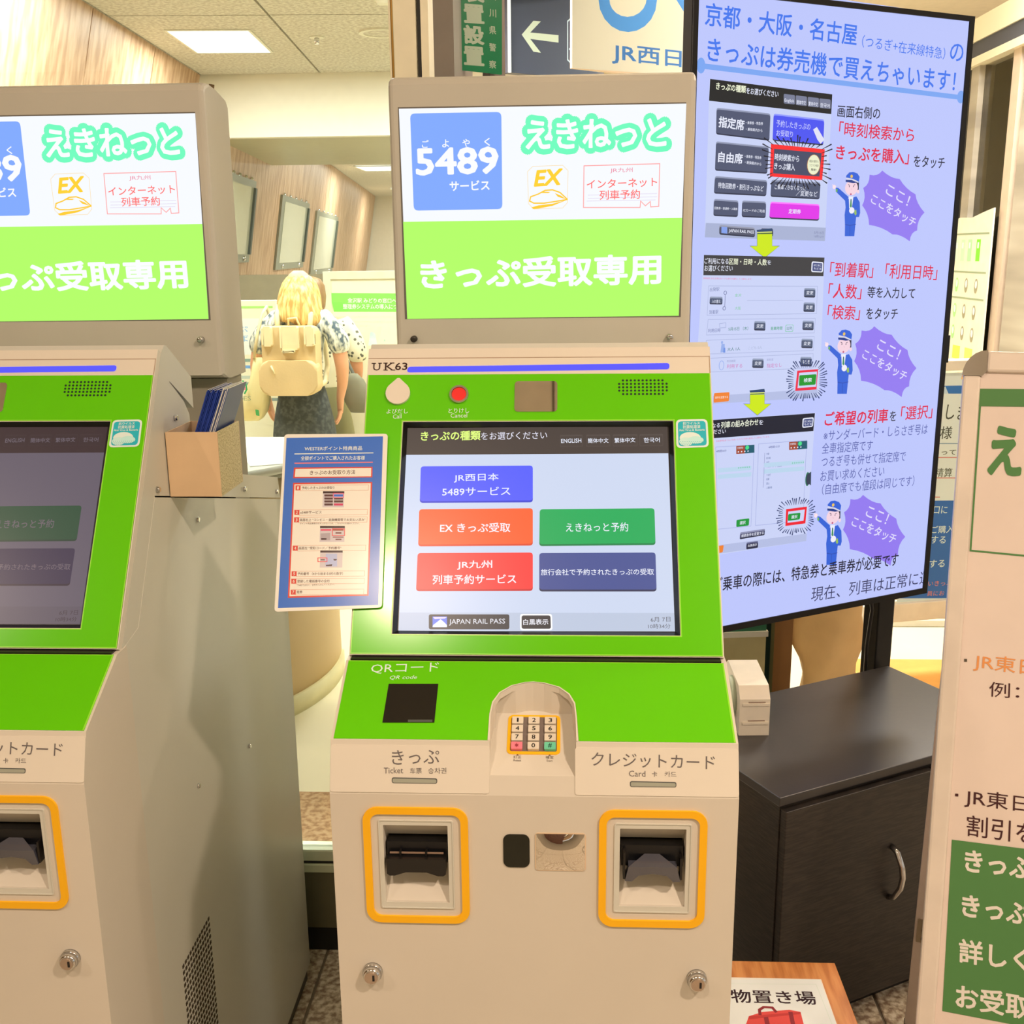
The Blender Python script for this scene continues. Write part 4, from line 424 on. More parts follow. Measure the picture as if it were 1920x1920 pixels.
["q",[146,122,240],[[.49238,1.39157],[.50515,1.3837],[.51769,1.37784],[.52999,1.37401],[.54205,1.37222],[.55198,1.36198],[.56324,1.35288],[.57585,1.34495],[.58982,1.33818],[.59336,1.32825],[.59948,1.31829],[.60819,1.3083],[.61954,1.29824],[.61102,1.29078],[.60529,1.28206],[.60235,1.27205],[.60219,1.26074],[.59417,1.25867],[.58835,1.25435],[.58471,1.24777],[.58326,1.23892],[.56902,1.24691],[.55591,1.25254],[.5439,1.25583],[.53296,1.25681],[.51741,1.2653],[.5011,1.27213],[.48402,1.27732],[.46618,1.28088],[.46409,1.29213],[.4597,1.30281],[.45303,1.31293],[.44411,1.32246],[.44804,1.33032],[.44932,1.33889],[.44796,1.34815],[.44397,1.35809],[.45127,1.3621],[.45617,1.36781],[.45866,1.37521],[.45875,1.3843],[.46957,1.38276],[.47879,1.38346],[.4864,1.3864]]],
["t",[222,218,252],"ここ！",[.50612,1.35575],[.568,1.32841],.02238,.02,""],["t",[222,218,252],"ここをタッチ",[.467,1.33784],[.59237,1.2809],.02138,.02,""],["q",[202,211,247],[[.03571,1.22854],[.3483,1.22218],[.3434,.96768],[.34308,.95148],[.03223,.95152]]],["q",[16,22,44],[[.03572,1.22802],[.34694,1.22173],[.34534,1.18491],[.03444,1.19228]]],
["t",[232,236,252],"ご利用になる",[.04847,1.21718],[.11013,1.21547],.00946,.01,""],["t",[240,245,225],"列車の組み合わせ",[.11268,1.21527],[.20351,1.2146],.01388,.02,""],["t",[232,236,252],"を",[.2049,1.21342],[.2155,1.21314],.00971,.01,""],["t",[232,236,252],"お選びください",[.05265,1.20434],[.12473,1.2027],.0095,.01,""],["r",[232,236,252],[[.31559,1.21364],[.34472,1.21365],[.34331,1.19391],[.31553,1.19391]],.00414],
["r",[70,80,130],[[.31851,1.21123],[.34211,1.2111],[.34105,1.1963],[.31816,1.1959]],.00277],["t",[232,236,252],"はじめに",[.3202,1.20672],[.33965,1.20633],.00442,.01,""],["t",[232,236,252],"もどる",[.3206,1.20065],[.34008,1.20024],.00444,.01,""],["t",[225,120,160],"自由席特急券でもご利用いただける列車を優先してご案内しています。",[.10251,1.18442],[.23321,1.18257],.00387,0,""],
["l",[165,175,225],[[.20655,1.17019],[.32914,1.16686],[.33078,.99689],[.20746,1.00138]],.00109,1],["l",[165,175,225],[[.10171,1.17283],[.19535,1.16899],[.19599,1.00164],[.1138,1.00493]],.00104,1],["q",[160,72,50],[[.15135,1.17065],[.17226,1.16991],[.17306,1.15367],[.15211,1.15448]]],["q",[20,90,110],[[.17226,1.16991],[.19598,1.16947],[.19683,1.15316],[.17306,1.15367]]],
["e",[70,225,140],[.17841,1.16506],.00464,.00434],["t",[232,236,252],"空席照会",[.15416,1.16611],[.16853,1.16593],.00433,0,""],["e",[232,236,252],[.15714,1.15833],.00171,.0014],["e",[232,236,252],[.16498,1.15817],.00172,.0014],["e",[232,236,252],[.17285,1.158],.00172,.00141],["e",[232,236,252],[.18074,1.15784],.00173,.00141],
["q",[160,72,50],[[.28355,1.16742],[.30558,1.16664],[.30667,1.14997],[.28459,1.15081]]],["q",[20,90,110],[[.30558,1.16664],[.33058,1.16618],[.33172,1.14943],[.30667,1.14997]]],["e",[70,225,140],[.31213,1.16167],.0049,.00445],["t",[232,236,252],"空席照会",[.28658,1.16276],[.30171,1.16256],.00445,0,""],["e",[232,236,252],[.28983,1.15476],.0018,.00145],["e",[232,236,252],[.29809,1.15459],.00181,.00145],
["e",[232,236,252],[.30638,1.15442],.00182,.00145],["e",[232,236,252],[.3147,1.15425],.00182,.00145],["t",[70,80,150],"4時間12分",[.23175,1.16094],[.26011,1.16066],.00495,.005,""],["t",[70,80,150],"4時間30分",[.10334,1.16419],[.12773,1.16362],.00482,.005,""],["t",[70,95,150],"大阪",[.22713,1.14771],[.23413,1.14748],.00462,.005,""],["t",[70,95,150],"新大阪",[.22761,1.13903],[.23813,1.13867],.00463,.005,""],
["t",[70,95,150],"金沢",[.2281,1.13034],[.23511,1.13008],.00464,.005,""],["t",[70,95,150],"サンダーバード 自由席",[.22858,1.12162],[.26745,1.12013],.00466,.005,""],["t",[70,95,150],"福井",[.22907,1.11288],[.2361,1.1126],.00466,.005,""],["t",[70,95,150],"つるぎ",[.22956,1.10413],[.24012,1.10369],.00467,.005,""],["t",[70,95,150],"敦賀",[.23005,1.09536],[.23709,1.09505],.00468,.005,""],
["t",[70,95,150],"富山",[.23054,1.08657],[.23759,1.08625],.00469,.005,""],["t",[70,95,150],"上越妙高",[.23103,1.07776],[.24517,1.0771],.00471,.005,""],["l",[90,100,160],[[.22296,1.15027],[.22287,1.07884]],.00066,0],["q",[186,214,238],[[.22277,1.12952],[.32559,1.12657],[.32549,1.11763],[.22258,1.12076]]],["q",[186,214,238],[[.10861,1.12953],[.19089,1.12707],[.19068,1.11836],[.10897,1.1209]]],
["q",[186,214,238],[[.2235,1.11628],[.3265,1.11306],[.3264,1.1041],[.22331,1.1075]]],["q",[186,214,238],[[.10915,1.11658],[.19157,1.11391],[.19135,1.10517],[.10951,1.10793]]],["e",[130,200,180],[.2953,1.12271],.00182,.00167],["e",[130,200,180],[.15934,1.12573],.00172,.00164],["e",[130,200,180],[.30084,1.12252],.00182,.00168],["e",[130,200,180],[.16459,1.12555],.00173,.00164],
["e",[130,200,180],[.30639,1.12233],.00183,.00168],["e",[130,200,180],[.16985,1.12538],.00173,.00163],["e",[130,200,180],[.31196,1.12215],.00183,.00168],["e",[130,200,180],[.17513,1.1252],.00173,.00164],["e",[130,200,180],[.31753,1.12196],.00184,.00168],["e",[130,200,180],[.18041,1.12502],.00174,.00164],["e",[130,200,180],[.32312,1.12177],.00184,.00169],
["e",[130,200,180],[.18571,1.12484],.00174,.00164],["q",[50,70,90],[[.3347,1.09542],[.34565,1.09998],[.34699,1.07044],[.33736,1.07709]]],["e",[40,120,90],[.33681,1.08506],.00571,.01478],["e",[50,60,80],[.33894,1.08485],.00571,.01252],["r",[18,150,60],[[.15913,1.01886],[.19111,1.01843],[.19053,1.00342],[.15917,1.00385]],.00264],
["t",[232,236,252],"選択",[.16745,1.01121],[.18211,1.01113],.0073,.015,""],["q",[240,30,50],[[.28471,1.02675],[.33941,1.02627],[.3376,.99033],[.28484,.99093]]],["q",[205,214,248],[[.29063,1.02097],[.33414,1.02057],[.3322,.99672],[.29002,.99715]]],["r",[18,150,60],[[.29095,1.01583],[.32322,1.01496],[.32204,1.00079],[.29048,1.00109]],.00279],
["t",[232,236,252],"選択",[.29911,1.00805],[.31524,1.00788],.00749,.015,""],["q",[40,58,110],[[.34498,1.00711],[.35655,1.006],[.35634,1.00844],[.34492,1.00792]]],["q",[40,58,110],[[.34521,1.00267],[.35582,1.00022],[.35609,1.00258],[.3453,1.00346]]],["q",[40,58,110],[[.3454,.99893],[.35855,.99467],[.35921,.99692],[.34562,.99968]]],
["q",[40,58,110],[[.34558,.99572],[.3596,.98992],[.36056,.99206],[.3459,.99643]]],["q",[40,58,110],[[.34583,.9911],[.35829,.98421],[.35963,.98616],[.34628,.99175]]],["q",[40,58,110],[[.34365,.98714],[.35213,.98081],[.35383,.98254],[.34422,.98771]]],["q",[40,58,110],[[.33956,.98344],[.35216,.97161],[.35424,.97303],[.34025,.98391]]],
["q",[40,58,110],[[.33549,.98186],[.34255,.97317],[.34487,.97434],[.33626,.98225]]],["q",[40,58,110],[[.328,.98222],[.33685,.96745],[.33946,.96822],[.32886,.98248]]],["q",[40,58,110],[[.32305,.98247],[.32741,.97141],[.33019,.97186],[.32397,.98263]]],["q",[40,58,110],[[.31756,.98276],[.31891,.97429],[.32183,.97435],[.31853,.98278]]],
["q",[40,58,110],[[.3135,.98297],[.31374,.97258],[.31672,.97232],[.31449,.98289]]],["q",[40,58,110],[[.31077,.98312],[.30987,.97424],[.31286,.97377],[.31176,.98296]]],["q",[40,58,110],[[.30612,.98336],[.30264,.96933],[.30559,.96851],[.3071,.98309]]],["q",[40,58,110],[[.3019,.98358],[.29682,.972],[.29969,.97089],[.30285,.98321]]],
["q",[40,58,110],[[.29577,.98389],[.28918,.97483],[.29187,.97337],[.29667,.9834]]],["q",[40,58,110],[[.29024,.98415],[.28382,.97797],[.28631,.97627],[.29107,.98358]]],["q",[40,58,110],[[.28509,.98439],[.27699,.97803],[.2793,.97616],[.28586,.98376]]],["q",[40,58,110],[[.2807,.98953],[.26959,.98353],[.27153,.98142],[.28134,.98883]]],
["q",[40,58,110],[[.27821,.99273],[.26499,.98723],[.26666,.985],[.27877,.99199]]],["q",[40,58,110],[[.27796,.99791],[.26621,.99495],[.26751,.9926],[.2784,.99713]]],["q",[40,58,110],[[.27773,1.00286],[.26169,1.00085],[.26256,.99844],[.27802,1.00206]]],["q",[40,58,110],[[.27761,1.0057],[.26244,1.00512],[.26302,1.0027],[.2778,1.00489]]],
["q",[40,58,110],[[.27742,1.01001],[.25921,1.01147],[.25934,1.00908],[.27747,1.00921]]],["q",[40,58,110],[[.27724,1.01415],[.26491,1.01691],[.26461,1.01459],[.27714,1.01338]]],["q",[40,58,110],[[.27704,1.01858],[.2668,1.02234],[.26606,1.02016],[.2768,1.01785]]],["q",[40,58,110],[[.2769,1.02162],[.26128,1.02832],[.26027,1.02626],[.27657,1.02093]]],
["q",[40,58,110],[[.27671,1.02565],[.26432,1.03259],[.26299,1.03069],[.27627,1.02502]]],["q",[40,58,110],[[.27887,1.02918],[.2661,1.03819],[.26445,1.03649],[.27832,1.02862]]],["q",[40,58,110],[[.28207,1.03469],[.272,1.04473],[.26993,1.04337],[.28138,1.03423]]],["q",[40,58,110],[[.28922,1.03442],[.28237,1.04368],[.28002,1.04262],[.28844,1.03407]]],
["q",[40,58,110],[[.29437,1.03422],[.28755,1.04604],[.285,1.04526],[.29351,1.03396]]],["q",[40,58,110],[[.29906,1.03403],[.29459,1.04529],[.29187,1.04481],[.29815,1.03387]]],["q",[40,58,110],[[.30418,1.03381],[.30072,1.04922],[.29786,1.0491],[.30322,1.03377]]],["q",[40,58,110],[[.30769,1.03366],[.30667,1.04691],[.30374,1.04706],[.30671,1.03371]]],
["q",[40,58,110],[[.31104,1.03351],[.31178,1.04695],[.30882,1.04737],[.31005,1.03365]]],["q",[40,58,110],[[.31659,1.03327],[.32073,1.04847],[.3178,1.0493],[.31561,1.03355]]],["q",[40,58,110],[[.32159,1.03307],[.3264,1.04218],[.32357,1.04334],[.32065,1.03345]]],["q",[40,58,110],[[.32554,1.03291],[.33313,1.04417],[.33039,1.04555],[.32463,1.03337]]],
["q",[40,58,110],[[.33017,1.03273],[.33833,1.04178],[.33574,1.04337],[.32931,1.03326]]],["q",[40,58,110],[[.33742,1.03247],[.34513,1.03834],[.34279,1.04019],[.33664,1.03309]]],["q",[40,58,110],[[.3414,1.02921],[.35478,1.03746],[.35268,1.0395],[.34071,1.0299]]],["q",[40,58,110],[[.34404,1.02466],[.35472,1.02904],[.35295,1.03126],[.34345,1.0254]]],
["q",[40,58,110],[[.34436,1.01909],[.36148,1.02389],[.3601,1.02625],[.3439,1.01988]]],["q",[40,58,110],[[.34456,1.01542],[.35849,1.01764],[.35743,1.02007],[.3442,1.01623]]],["q",[40,58,110],[[.34481,1.01049],[.36354,1.01106],[.36297,1.01352],[.34462,1.01131]]],["r",[40,46,70],[[.16973,.99141],[.23242,.9916],[.2318,.97809],[.16909,.97694]],.00267],
["r",[142,146,180],[[.16973,.99141],[.23242,.9916],[.23164,.98095],[.16895,.97976]],.00267],["r",[72,76,110],[[.16989,.98804],[.23261,.98818],[.23164,.98095],[.16895,.97976]],.00267],["t",[232,236,252],"検索条件を変更する",[.17276,.98376],[.22946,.98348],.00681,.01,""],["q",[180,190,228],[[.11519,.97153],[.34268,.96777],[.34236,.95157],[.11593,.95361]]],
["r",[40,46,70],[[.18626,.96801],[.21533,.9677],[.21609,.95342],[.18632,.95333]],.00268],["r",[88,92,130],[[.18626,.96801],[.21533,.9677],[.21594,.95628],[.18618,.95618]],.00268],["r",[18,22,60],[[.18643,.96461],[.21551,.96428],[.21594,.95628],[.18618,.95618]],.00268],["t",[232,236,252],"白黒表示",[.18999,.96077],[.21299,.96063],.00571,.01,""],
["r",[240,130,50],[[.10352,.96971],[.12966,.97022],[.12767,.95541],[.10415,.95406]],.00258],["t",[222,28,72],"ご希望の列車",[.37466,1.20698],[.54863,1.2018],.03069,.028,""],["t",[22,24,48],"を",[.55335,1.19973],[.57155,1.19952],.02206,.01,""],["t",[222,28,72],"「選択」",[.5849,1.20313],[.67663,1.20165],.03056,.01,""],["t",[88,98,172],"※サンダーバード・しらさぎ号は",[.37437,1.17253],[.66657,1.16371],.02316,0,""],
["t",[88,98,172],"全車指定席です",[.37207,1.14588],[.51071,1.14117],.02296,0,""],["t",[88,98,172],"つるぎ号も併せて指定席で",[.37271,1.1177],[.60818,1.10866],.02333,0,""],["t",[88,98,172],"お買い求めください",[.37207,1.08719],[.54935,1.08129],.02335,0,""],["t",[88,98,172],"（自由席でも値段は同じです）",[.37848,1.05805],[.63907,1.05105],.02371,0,""],
["q",[48,98,215],[[.39704,.97133],[.42796,.9757],[.4384,.96163],[.44145,.93786],[.43894,.92879],[.43095,.92982],[.42984,.90646],[.42899,.88722],[.40245,.89087],[.40124,.91497],[.39832,.93869],[.40001,.95475]]],["q",[48,98,215],[[.36995,1.00168],[.37718,1.00016],[.40612,.97716],[.40422,.96397],[.37058,.99291]]],["q",[70,160,90],[[.37069,.99931],[.37506,.99788],[.37502,.99055],[.37026,.99341]]],
["q",[160,200,90],[[.37245,.99865],[.37361,.99828],[.37353,.99142],[.37205,.99228]]],["e",[250,225,235],[.36555,1.0038],.00465,.00466],["l",[250,225,235],[[.36489,1.00501],[.36032,1.00965]],.00169,0],["q",[235,238,250],[[.4069,.97823],[.41975,.97668],[.41754,.95256],[.41011,.95116]]],["q",[60,140,90],[[.41205,.97135],[.41497,.971],[.41677,.95498],[.4147,.95175],[.41151,.95564]]],
["q",[40,60,120],[[.4126,.97175],[.41464,.9715],[.4145,.96572],[.41333,.96586]]],["q",[30,34,60],[[.42307,1.00865],[.43262,1.00526],[.43323,.99015],[.42934,.98782],[.42476,.99808]]],["e",[245,212,225],[.41277,.99601],.01785,.01648],["e",[245,212,225],[.43183,.98568],.00375,.00414],["l",[60,50,80],[[.40317,1.00472],[.40801,1.00163]],.00134,0],
["l",[60,50,80],[[.42239,1.00251],[.41733,1.00055]],.00117,0],["e",[60,50,80],[.40672,.99971],.00118,.00129],["e",[60,50,80],[.41808,.99839],.00119,.00129],["e",[190,90,130],[.41209,.98223],.00238,.00237],["l",[225,170,190],[[.41257,.99488],[.414,.99125]],.00089,0],
["q",[48,98,215],[[.39596,1.02433],[.40408,1.03075],[.41501,1.03069],[.42693,1.02594],[.43337,1.01786],[.43198,1.00602],[.41649,1.01147],[.39771,1.01635]]],["q",[215,215,235],[[.39739,1.02051],[.4162,1.01518],[.43126,1.00772],[.43029,1.00529],[.41358,1.0118],[.39655,1.01648]]],["q",[28,58,135],[[.39546,1.01569],[.41202,1.01336],[.4285,1.00596],[.4169,1.00613],[.39581,1.01107]]],
["e",[235,195,90],[.41111,1.0215],.00354,.00375],["e",[240,238,250],[.41746,.94604],.00748,.00715],["q",[150,190,90],[[.4251,.94508],[.42966,.94637],[.43162,.9363],[.42833,.93344],[.42441,.93885]]],["l",[40,70,170],[[.4011,.91686],[.41591,.91302],[.43162,.91376]],.00122,0],["l",[40,70,170],[[.41477,.9127],[.41591,.88997]],.00096,0],
["q",[146,122,240],[[.49284,1.03456],[.50609,1.02519],[.51912,1.018],[.53189,1.01301],[.54441,1.01025],[.55473,.99851],[.56643,.98792],[.57954,.97848],[.59407,.9702],[.59775,.95925],[.60411,.94808],[.61318,.93669],[.62499,.92504],[.61613,.9176],[.61018,.90859],[.60712,.89801],[.60696,.88582],[.59862,.88416],[.59257,.87991],[.58879,.87307],[.58728,.86363],[.57248,.87326],[.55885,.88026],[.54636,.88466],[.535,.8865],[.51885,.89676],[.5019,.90528],[.48417,.91207],[.46565,.91717],[.46348,.92944],[.45893,.94126],[.45201,.95263],[.44276,.96353],[.44683,.97172],[.44817,.98085],[.44676,.99092],[.44262,1.0019],[.45019,1.0057],[.45527,1.01151],[.45786,1.01931],[.45795,1.02908],[.46917,1.02667],[.47874,1.02678],[.48664,1.02941]]],
["t",[222,218,252],"ここ！",[.50679,.99861],[.5689,.97113],.02422,.02,""],["t",[222,218,252],"ここをタッチ",[.46781,.98068],[.59701,.92167],.02314,.02,""],["t",[22,24,48],"ご乗車の際には、特急券と乗車券が必要です",[.10943,.88823],[.60935,.87589],.03104,.016,""],["t",[52,56,98],"現在、列車は正常に運",[.36591,.82922],[.71193,.82039],.03255,0,"clip"],],
'aboard':[
["q",[86,122,62],[[.02423,1.409],[.09993,1.41069],[.10163,1.38243],[.02491,1.38027]]],["l",[86,122,62],[[.02649,1.38033],[.0276,1.14731],[.11594,1.14561]],.00275,0],["t",[86,122,62],"えき",[.04356,1.31015],[.14754,1.30978],.08168,.05,""],["q",[90,70,50],[[.02959,.97589],[.03382,.97639],[.03412,.97183],[.02989,.97133]]],["t",[236,138,72],"JR東日本",[.0437,.97298],[.16708,.97225],.02781,.005,""],
["t",[72,30,28],"例：",[.06848,.93372],[.11148,.93511],.02288,-.004,""],["q",[72,30,28],[[.03042,.76661],[.03502,.76693],[.03529,.76289],[.0307,.76256]]],["t",[72,30,28],"JR東日本",[.0445,.76273],[.17179,.76566],.02877,.002,""],["t",[72,30,28],"割引を",[.05029,.72134],[.14726,.72417],.03187,.002,""],["q",[86,122,62],[[.03056,.69602],[.16104,.70118],[.16208,.44134],[.03432,.43824]]],
["t",[238,205,178],"きっぷ",[.05078,.66797],[.14671,.67249],.03327,.035,""],["t",[238,205,178],"きっぷ",[.05109,.6004],[.14643,.60459],.03302,.035,""],["t",[238,205,178],"詳しく",[.05146,.53251],[.14758,.53745],.03588,.03,""],["t",[238,205,178],"お受取",[.05144,.465],[.15606,.46933],.03557,.03,""],],
'stand':[
["q",[244,226,196],[[.26334,.55811],[.48497,.56551],[.48658,.44604],[.25127,.43794]]],["l",[228,214,184],[[.26948,.54691],[.47556,.5524],[.47957,.4458]],.00093,0],["t",[50,18,22],"荷物置き場",[.28598,.5168],[.46653,.51607],.03488,.02,""],["q",[232,72,58],[[.34517,.46677],[.37017,.47806],[.41598,.48489],[.4337,.48023],[.43168,.42542],[.3247,.41556]]],
["q",[205,55,45],[[.34517,.46677],[.4337,.48023],[.43349,.47499],[.34389,.45897]]],["l",[150,40,40],[[.36432,.47002],[.36572,.48317],[.37408,.49008],[.38825,.48923],[.3932,.47754]],.00526,0],["q",[150,40,40],[[.36964,.46501],[.37699,.46656],[.37609,.4235],[.3674,.4232]]],["q",[150,40,40],[[.41313,.47953],[.42028,.47977],[.41734,.43113],[.41012,.42963]]],],
'green_sign':[
["r",[10,125,70],[[.00239,2.28836],[.19245,2.31111],[.18855,2.06134],[.00126,2.06337]],.00372],["t",[190,215,180],"日",[.01619,2.23964],[.03787,2.24092],.01765,.01,""],["t",[190,215,180],"本",[.01561,2.21876],[.03731,2.21995],.01771,.01,""],["t",[190,215,180],"防",[.01502,2.19781],[.03675,2.19893],.01776,.01,""],["t",[190,215,180],"災",[.01443,2.1768],[.03619,2.17784],.01782,.01,""],
["t",[190,215,180],"通",[.01384,2.15573],[.03563,2.15669],.01786,.01,""],["t",[190,215,180],"信",[.01324,2.1346],[.03507,2.13548],.01793,.01,""],["t",[190,215,180],"協",[.01265,2.1134],[.0345,2.1142],.01797,.01,""],["t",[190,215,180],"会",[.01205,2.09214],[.03393,2.09285],.01803,.01,""],["t",[205,198,160],"装",[.05777,2.27389],[.12875,2.27785],.05116,.05,""],
["t",[205,198,160],"置",[.05636,2.21788],[.12761,2.22115],.05158,.05,""],["t",[205,198,160],"設",[.05493,2.16141],[.12646,2.16398],.052,.05,""],["t",[205,198,160],"置",[.0535,2.10449],[.1253,2.10634],.05242,.05,""],["t",[205,198,160],"石",[.14646,2.27417],[.17098,2.27482],.02157,.02,""],["t",[205,198,160],"川",[.14559,2.2281],[.17019,2.22854],.02172,.02,""],
["t",[205,198,160],"県",[.14471,2.18172],[.16939,2.18196],.02186,.02,""],["t",[205,198,160],"警",[.14383,2.13503],[.16859,2.13507],.022,.02,""],["t",[205,198,160],"察",[.14295,2.08803],[.16778,2.08787],.02215,.02,""],],
'dark_sign':[
["q",[62,64,74],[[.00502,2.61535],[.45788,2.64984],[.46183,2.26768],[.00028,2.26163]]],["q",[210,202,165],[[.05843,2.41131],[.11856,2.47008],[.15691,2.47198],[.10186,2.42365],[.24874,2.42759],[.24872,2.39849],[.10165,2.39916],[.15625,2.35071],[.11768,2.35143]]],["l",[195,195,190],[[.37152,2.50238],[.31398,2.4985],[.2969,2.48635],[.29718,2.33575],[.31447,2.32453],[.37254,2.32723]],.00576,0],
["q",[52,62,100],[[.30829,2.49167],[.42992,2.5],[.43135,2.33855],[.30868,2.3325]]],["q",[195,195,190],[[.31429,2.38777],[.30283,2.37833],[.32011,2.36724]]],],
'jr_sign':[
["q",[222,196,162],[[-.00078,2.50844],[.54048,2.57716],[.55464,2.19916],[.00027,2.18125]]],["l",[58,124,178],[[.14262,2.47427],[.14322,2.42514],[.14903,2.39959],[.16531,2.37761],[.19065,2.36132],[.22271,2.35238],[.25846,2.35177],[.29439,2.35967],[.32688,2.37541],[.3526,2.39746],[.36887,2.42362],[.37398,2.4512],[.37263,2.5018]],.05089,0],
["q",[58,124,178],[[.46068,2.51234],[.54254,2.52214],[.5465,2.41655],[.49783,2.46148]]],["t",[38,98,150],"JR西日",[.18334,2.24691],[.53302,2.25098],.07043,.025,""],],
'poster':[
["q",[232,226,196],[[.21154,1.12989],[.51671,1.12393],[.61067,.2136],[.2425,.24234]]],["q",[62,112,165],[[.21525,1.08501],[.52133,1.07925],[.52442,1.04932],[.2173,1.06016]]],["q",[205,205,195],[[.33897,1.05587],[.36109,1.08097],[.37577,1.05457]]],["t",[80,78,60],"しま",[.37347,.99138],[.45229,.98459],.05286,.01,""],["t",[80,78,60],"客様",[.31025,.92087],[.40304,.91694],.04557,.005,""],
["l",[120,140,150],[[.31366,.88211],[.54272,.87193]],.00313,0],["t",[90,88,60],"って",[.36812,.84838],[.42427,.84579],.01728,.01,""],["l",[220,130,110],[[.31801,.83265],[.54789,.82185]],.00314,0],["t",[90,88,60],"精算",[.3498,.77672],[.41656,.77339],.03293,.005,""],["l",[220,130,110],[[.32451,.75882],[.55561,.74707]],.00316,0],["l",[220,130,110],[[.33064,.68912],[.37665,.68661]],.00314,0],
["q",[62,104,158],[[.14573,.68575],[.56412,.66465],[.6023,.29476],[.15215,.32603]]],["t",[225,220,195],"口に",[.35572,.6411],[.41041,.63799],.02758,.01,""],["t",[225,220,195],"ご購入",[.3538,.56877],[.44249,.56537],.02787,.01,""],["t",[225,220,195],"する",[.35503,.53125],[.41434,.52754],.02797,.01,""],["t",[225,220,195],"する",[.35664,.44175],[.41823,.43961],.0283,.01,""],
["t",[230,130,95],"いきっぷ",[.35896,.36735],[.45526,.36253],.01838,0,""],["t",[230,130,95],"員にお",[.35809,.32903],[.42656,.32606],.01845,0,""],],
'notice_board':[
["q",[135,215,75],[[-.60895,1.35309],[.15728,1.34234],[.15568,1.25185],[-.59441,1.25923]]],["t",[238,245,215],"金沢駅 みどりの窓口への",[-.52012,1.31626],[-.24636,1.31126],.02406,.02,""],["t",[238,245,215],"整理券システムの導入について",[-.54631,1.28569],[-.22004,1.28165],.02545,.02,""],["t",[205,205,180],"平素より当駅をご利用いただき、ありがとう",[-.55157,1.23332],[-.22724,1.23078],.01076,0,""],
["t",[205,205,180],"さて、このたび窓口の混雑緩和のため整理券",[-.53618,1.20893],[-.22806,1.20658],.01079,0,""],["t",[195,195,170],"記： 開始日 5月1日",[-.55101,1.18743],[-.42693,1.18515],.00947,0,""],["e",[215,215,190],[-.39891,1.12944],.01656,.02441],["e",[205,205,185],[-.40376,1.14575],.00883,.01084],["q",[225,225,200],[[-.42561,1.08611],[-.37581,1.08579],[-.38257,1.1239],[-.41571,1.12413]]],
["e",[150,210,130],[-.46858,1.11634],.00415,.00545],["e",[190,200,170],[-.33883,1.11274],.00414,.00543],["l",[205,205,180],[[-.59677,1.43141],[-.47109,1.43022]],.00273,0],["l",[205,205,180],[[-.32127,1.42615],[-.2614,1.42558]],.00272,0],],
}
GEO={'green_outer':[[-.23002,.37722],[.22924,.38],[.22973,.00076],[-.22744,-.00092]],'hole':[[-.17844,.30949],[.17597,.31242],[.17698,.02739],[-.17615,.02544]],'screen':[[-.17384,.30565],[.17042,.30797],[.17189,.03361],[-.1709,.03211]],'call':[[-.18656,.37304],[-.18466,.33486],[-.20119,.35044],[-.16898,.35028]],'cancel':[[-.10405,.34919],[-.09125,.34913],[-.0941,.34915]],'mirror':[[-.03055,.36826],[.02621,.36794],[.02634,.324],[-.02987,.32422]],'speaker':[[.10798,.35897],[.17041,.35942],[.11306,.36902],[.16506,.36873],[.11344,.34891]],'arch':[[-.04895,.00046],[-.04964,.03728],[-.04739,.05438],[-.03988,.0687],[-.02636,.07927],[-.01063,.0843],[-.0011,.08521],[.01164,.08373],[.02945,.07748],[.0408,.06724],[.047,.05394],[.04873,.03468],[.04969,.00033]],'desk_out':[[-.22918,.11858],[.22809,.11836],[.2293,.00088],[-.22912,-.0002]],'ringL':[[-.19343,.93582],[-.07307,.93636],[-.07479,.78941],[-.19547,.78677]],'bezL':[[-.17691,.91927],[-.0911,.91999],[-.09126,.80735],[-.17767,.80623]],'openL':[[-.17161,.91328],[-.09736,.91383],[-.09797,.81352],[-.17235,.81407]],'ringR':[[.0747,.93667],[.19615,.93594],[.198,.78839],[.07562,.78778]],'bezR':[[.092,.91964],[.17962,.91841],[.17975,.80612],[.09268,.80775]],'openR':[[.0987,.91373],[.17376,.91365],[.17403,.81433],[.09937,.81346]],'sensor':[[-.03342,.90343],[-.00357,.90394],[-.00385,.86248],[-.03394,.86191]],'mirror2':[[.00312,.90473],[.05953,.90569],[.05978,.85957],[.00287,.85849]],'locks':[[-.19158,.72042],[.19055,.7209],[-.17976,.72071]],'waistL':[[-.23113,.0544],[-.0489,.05644],[-.04915,.00107],[-.23077,.00163]],'waistR':[[.04788,.05573],[.23092,.05543],[.23147,.00247],[.04789,.00354]],'knobs':[[-.20394,1.41522],[.20103,1.41661]],'note':[[-.33291,.29145],[-.19571,.29182],[-.19068,.0584],[-.32561,.05224]]}
# ================================================================== setting
X_, Y_, Z_ = (1, 0, 0), (0, 1, 0), (0, 0, 1)
TERR = speck('terrazzo', (150, 130, 112), (196, 184, 160), (228, 220, 202), 70, .35)
GROUT = mat('grout', (140, 130, 112), .8)
CREAM = mat('cream_floor', (248, 238, 208), .3, var=.03, scale=3)
CARPET = speck('brown_carpet', (168, 128, 92), (196, 158, 118), (210, 176, 138), 60, .95)
def struct(name, mb, m, parent=None): return tag(mb.build(name, m, parent), kind='structure')
fl = struct('floor', MB().box(-6, 7, -6, 1.77, -.12, -.006), GROUT)
tiles = []
tm = MB().box(.003, .597, .003, .597, -.005, 0, .002, 1).mesh('floor_tile', TERR)
for ix in range(-4, 5):
    for iy in range(-3, 3): tiles.append(link('floor_tile', tm, fl, (-.5045 + .6 * ix, -.145 + .6 * iy - .001, 0)))
struct('floor', MB().box(-6, -.21, 1.07, 1.77, -.1, .0005), CARPET)
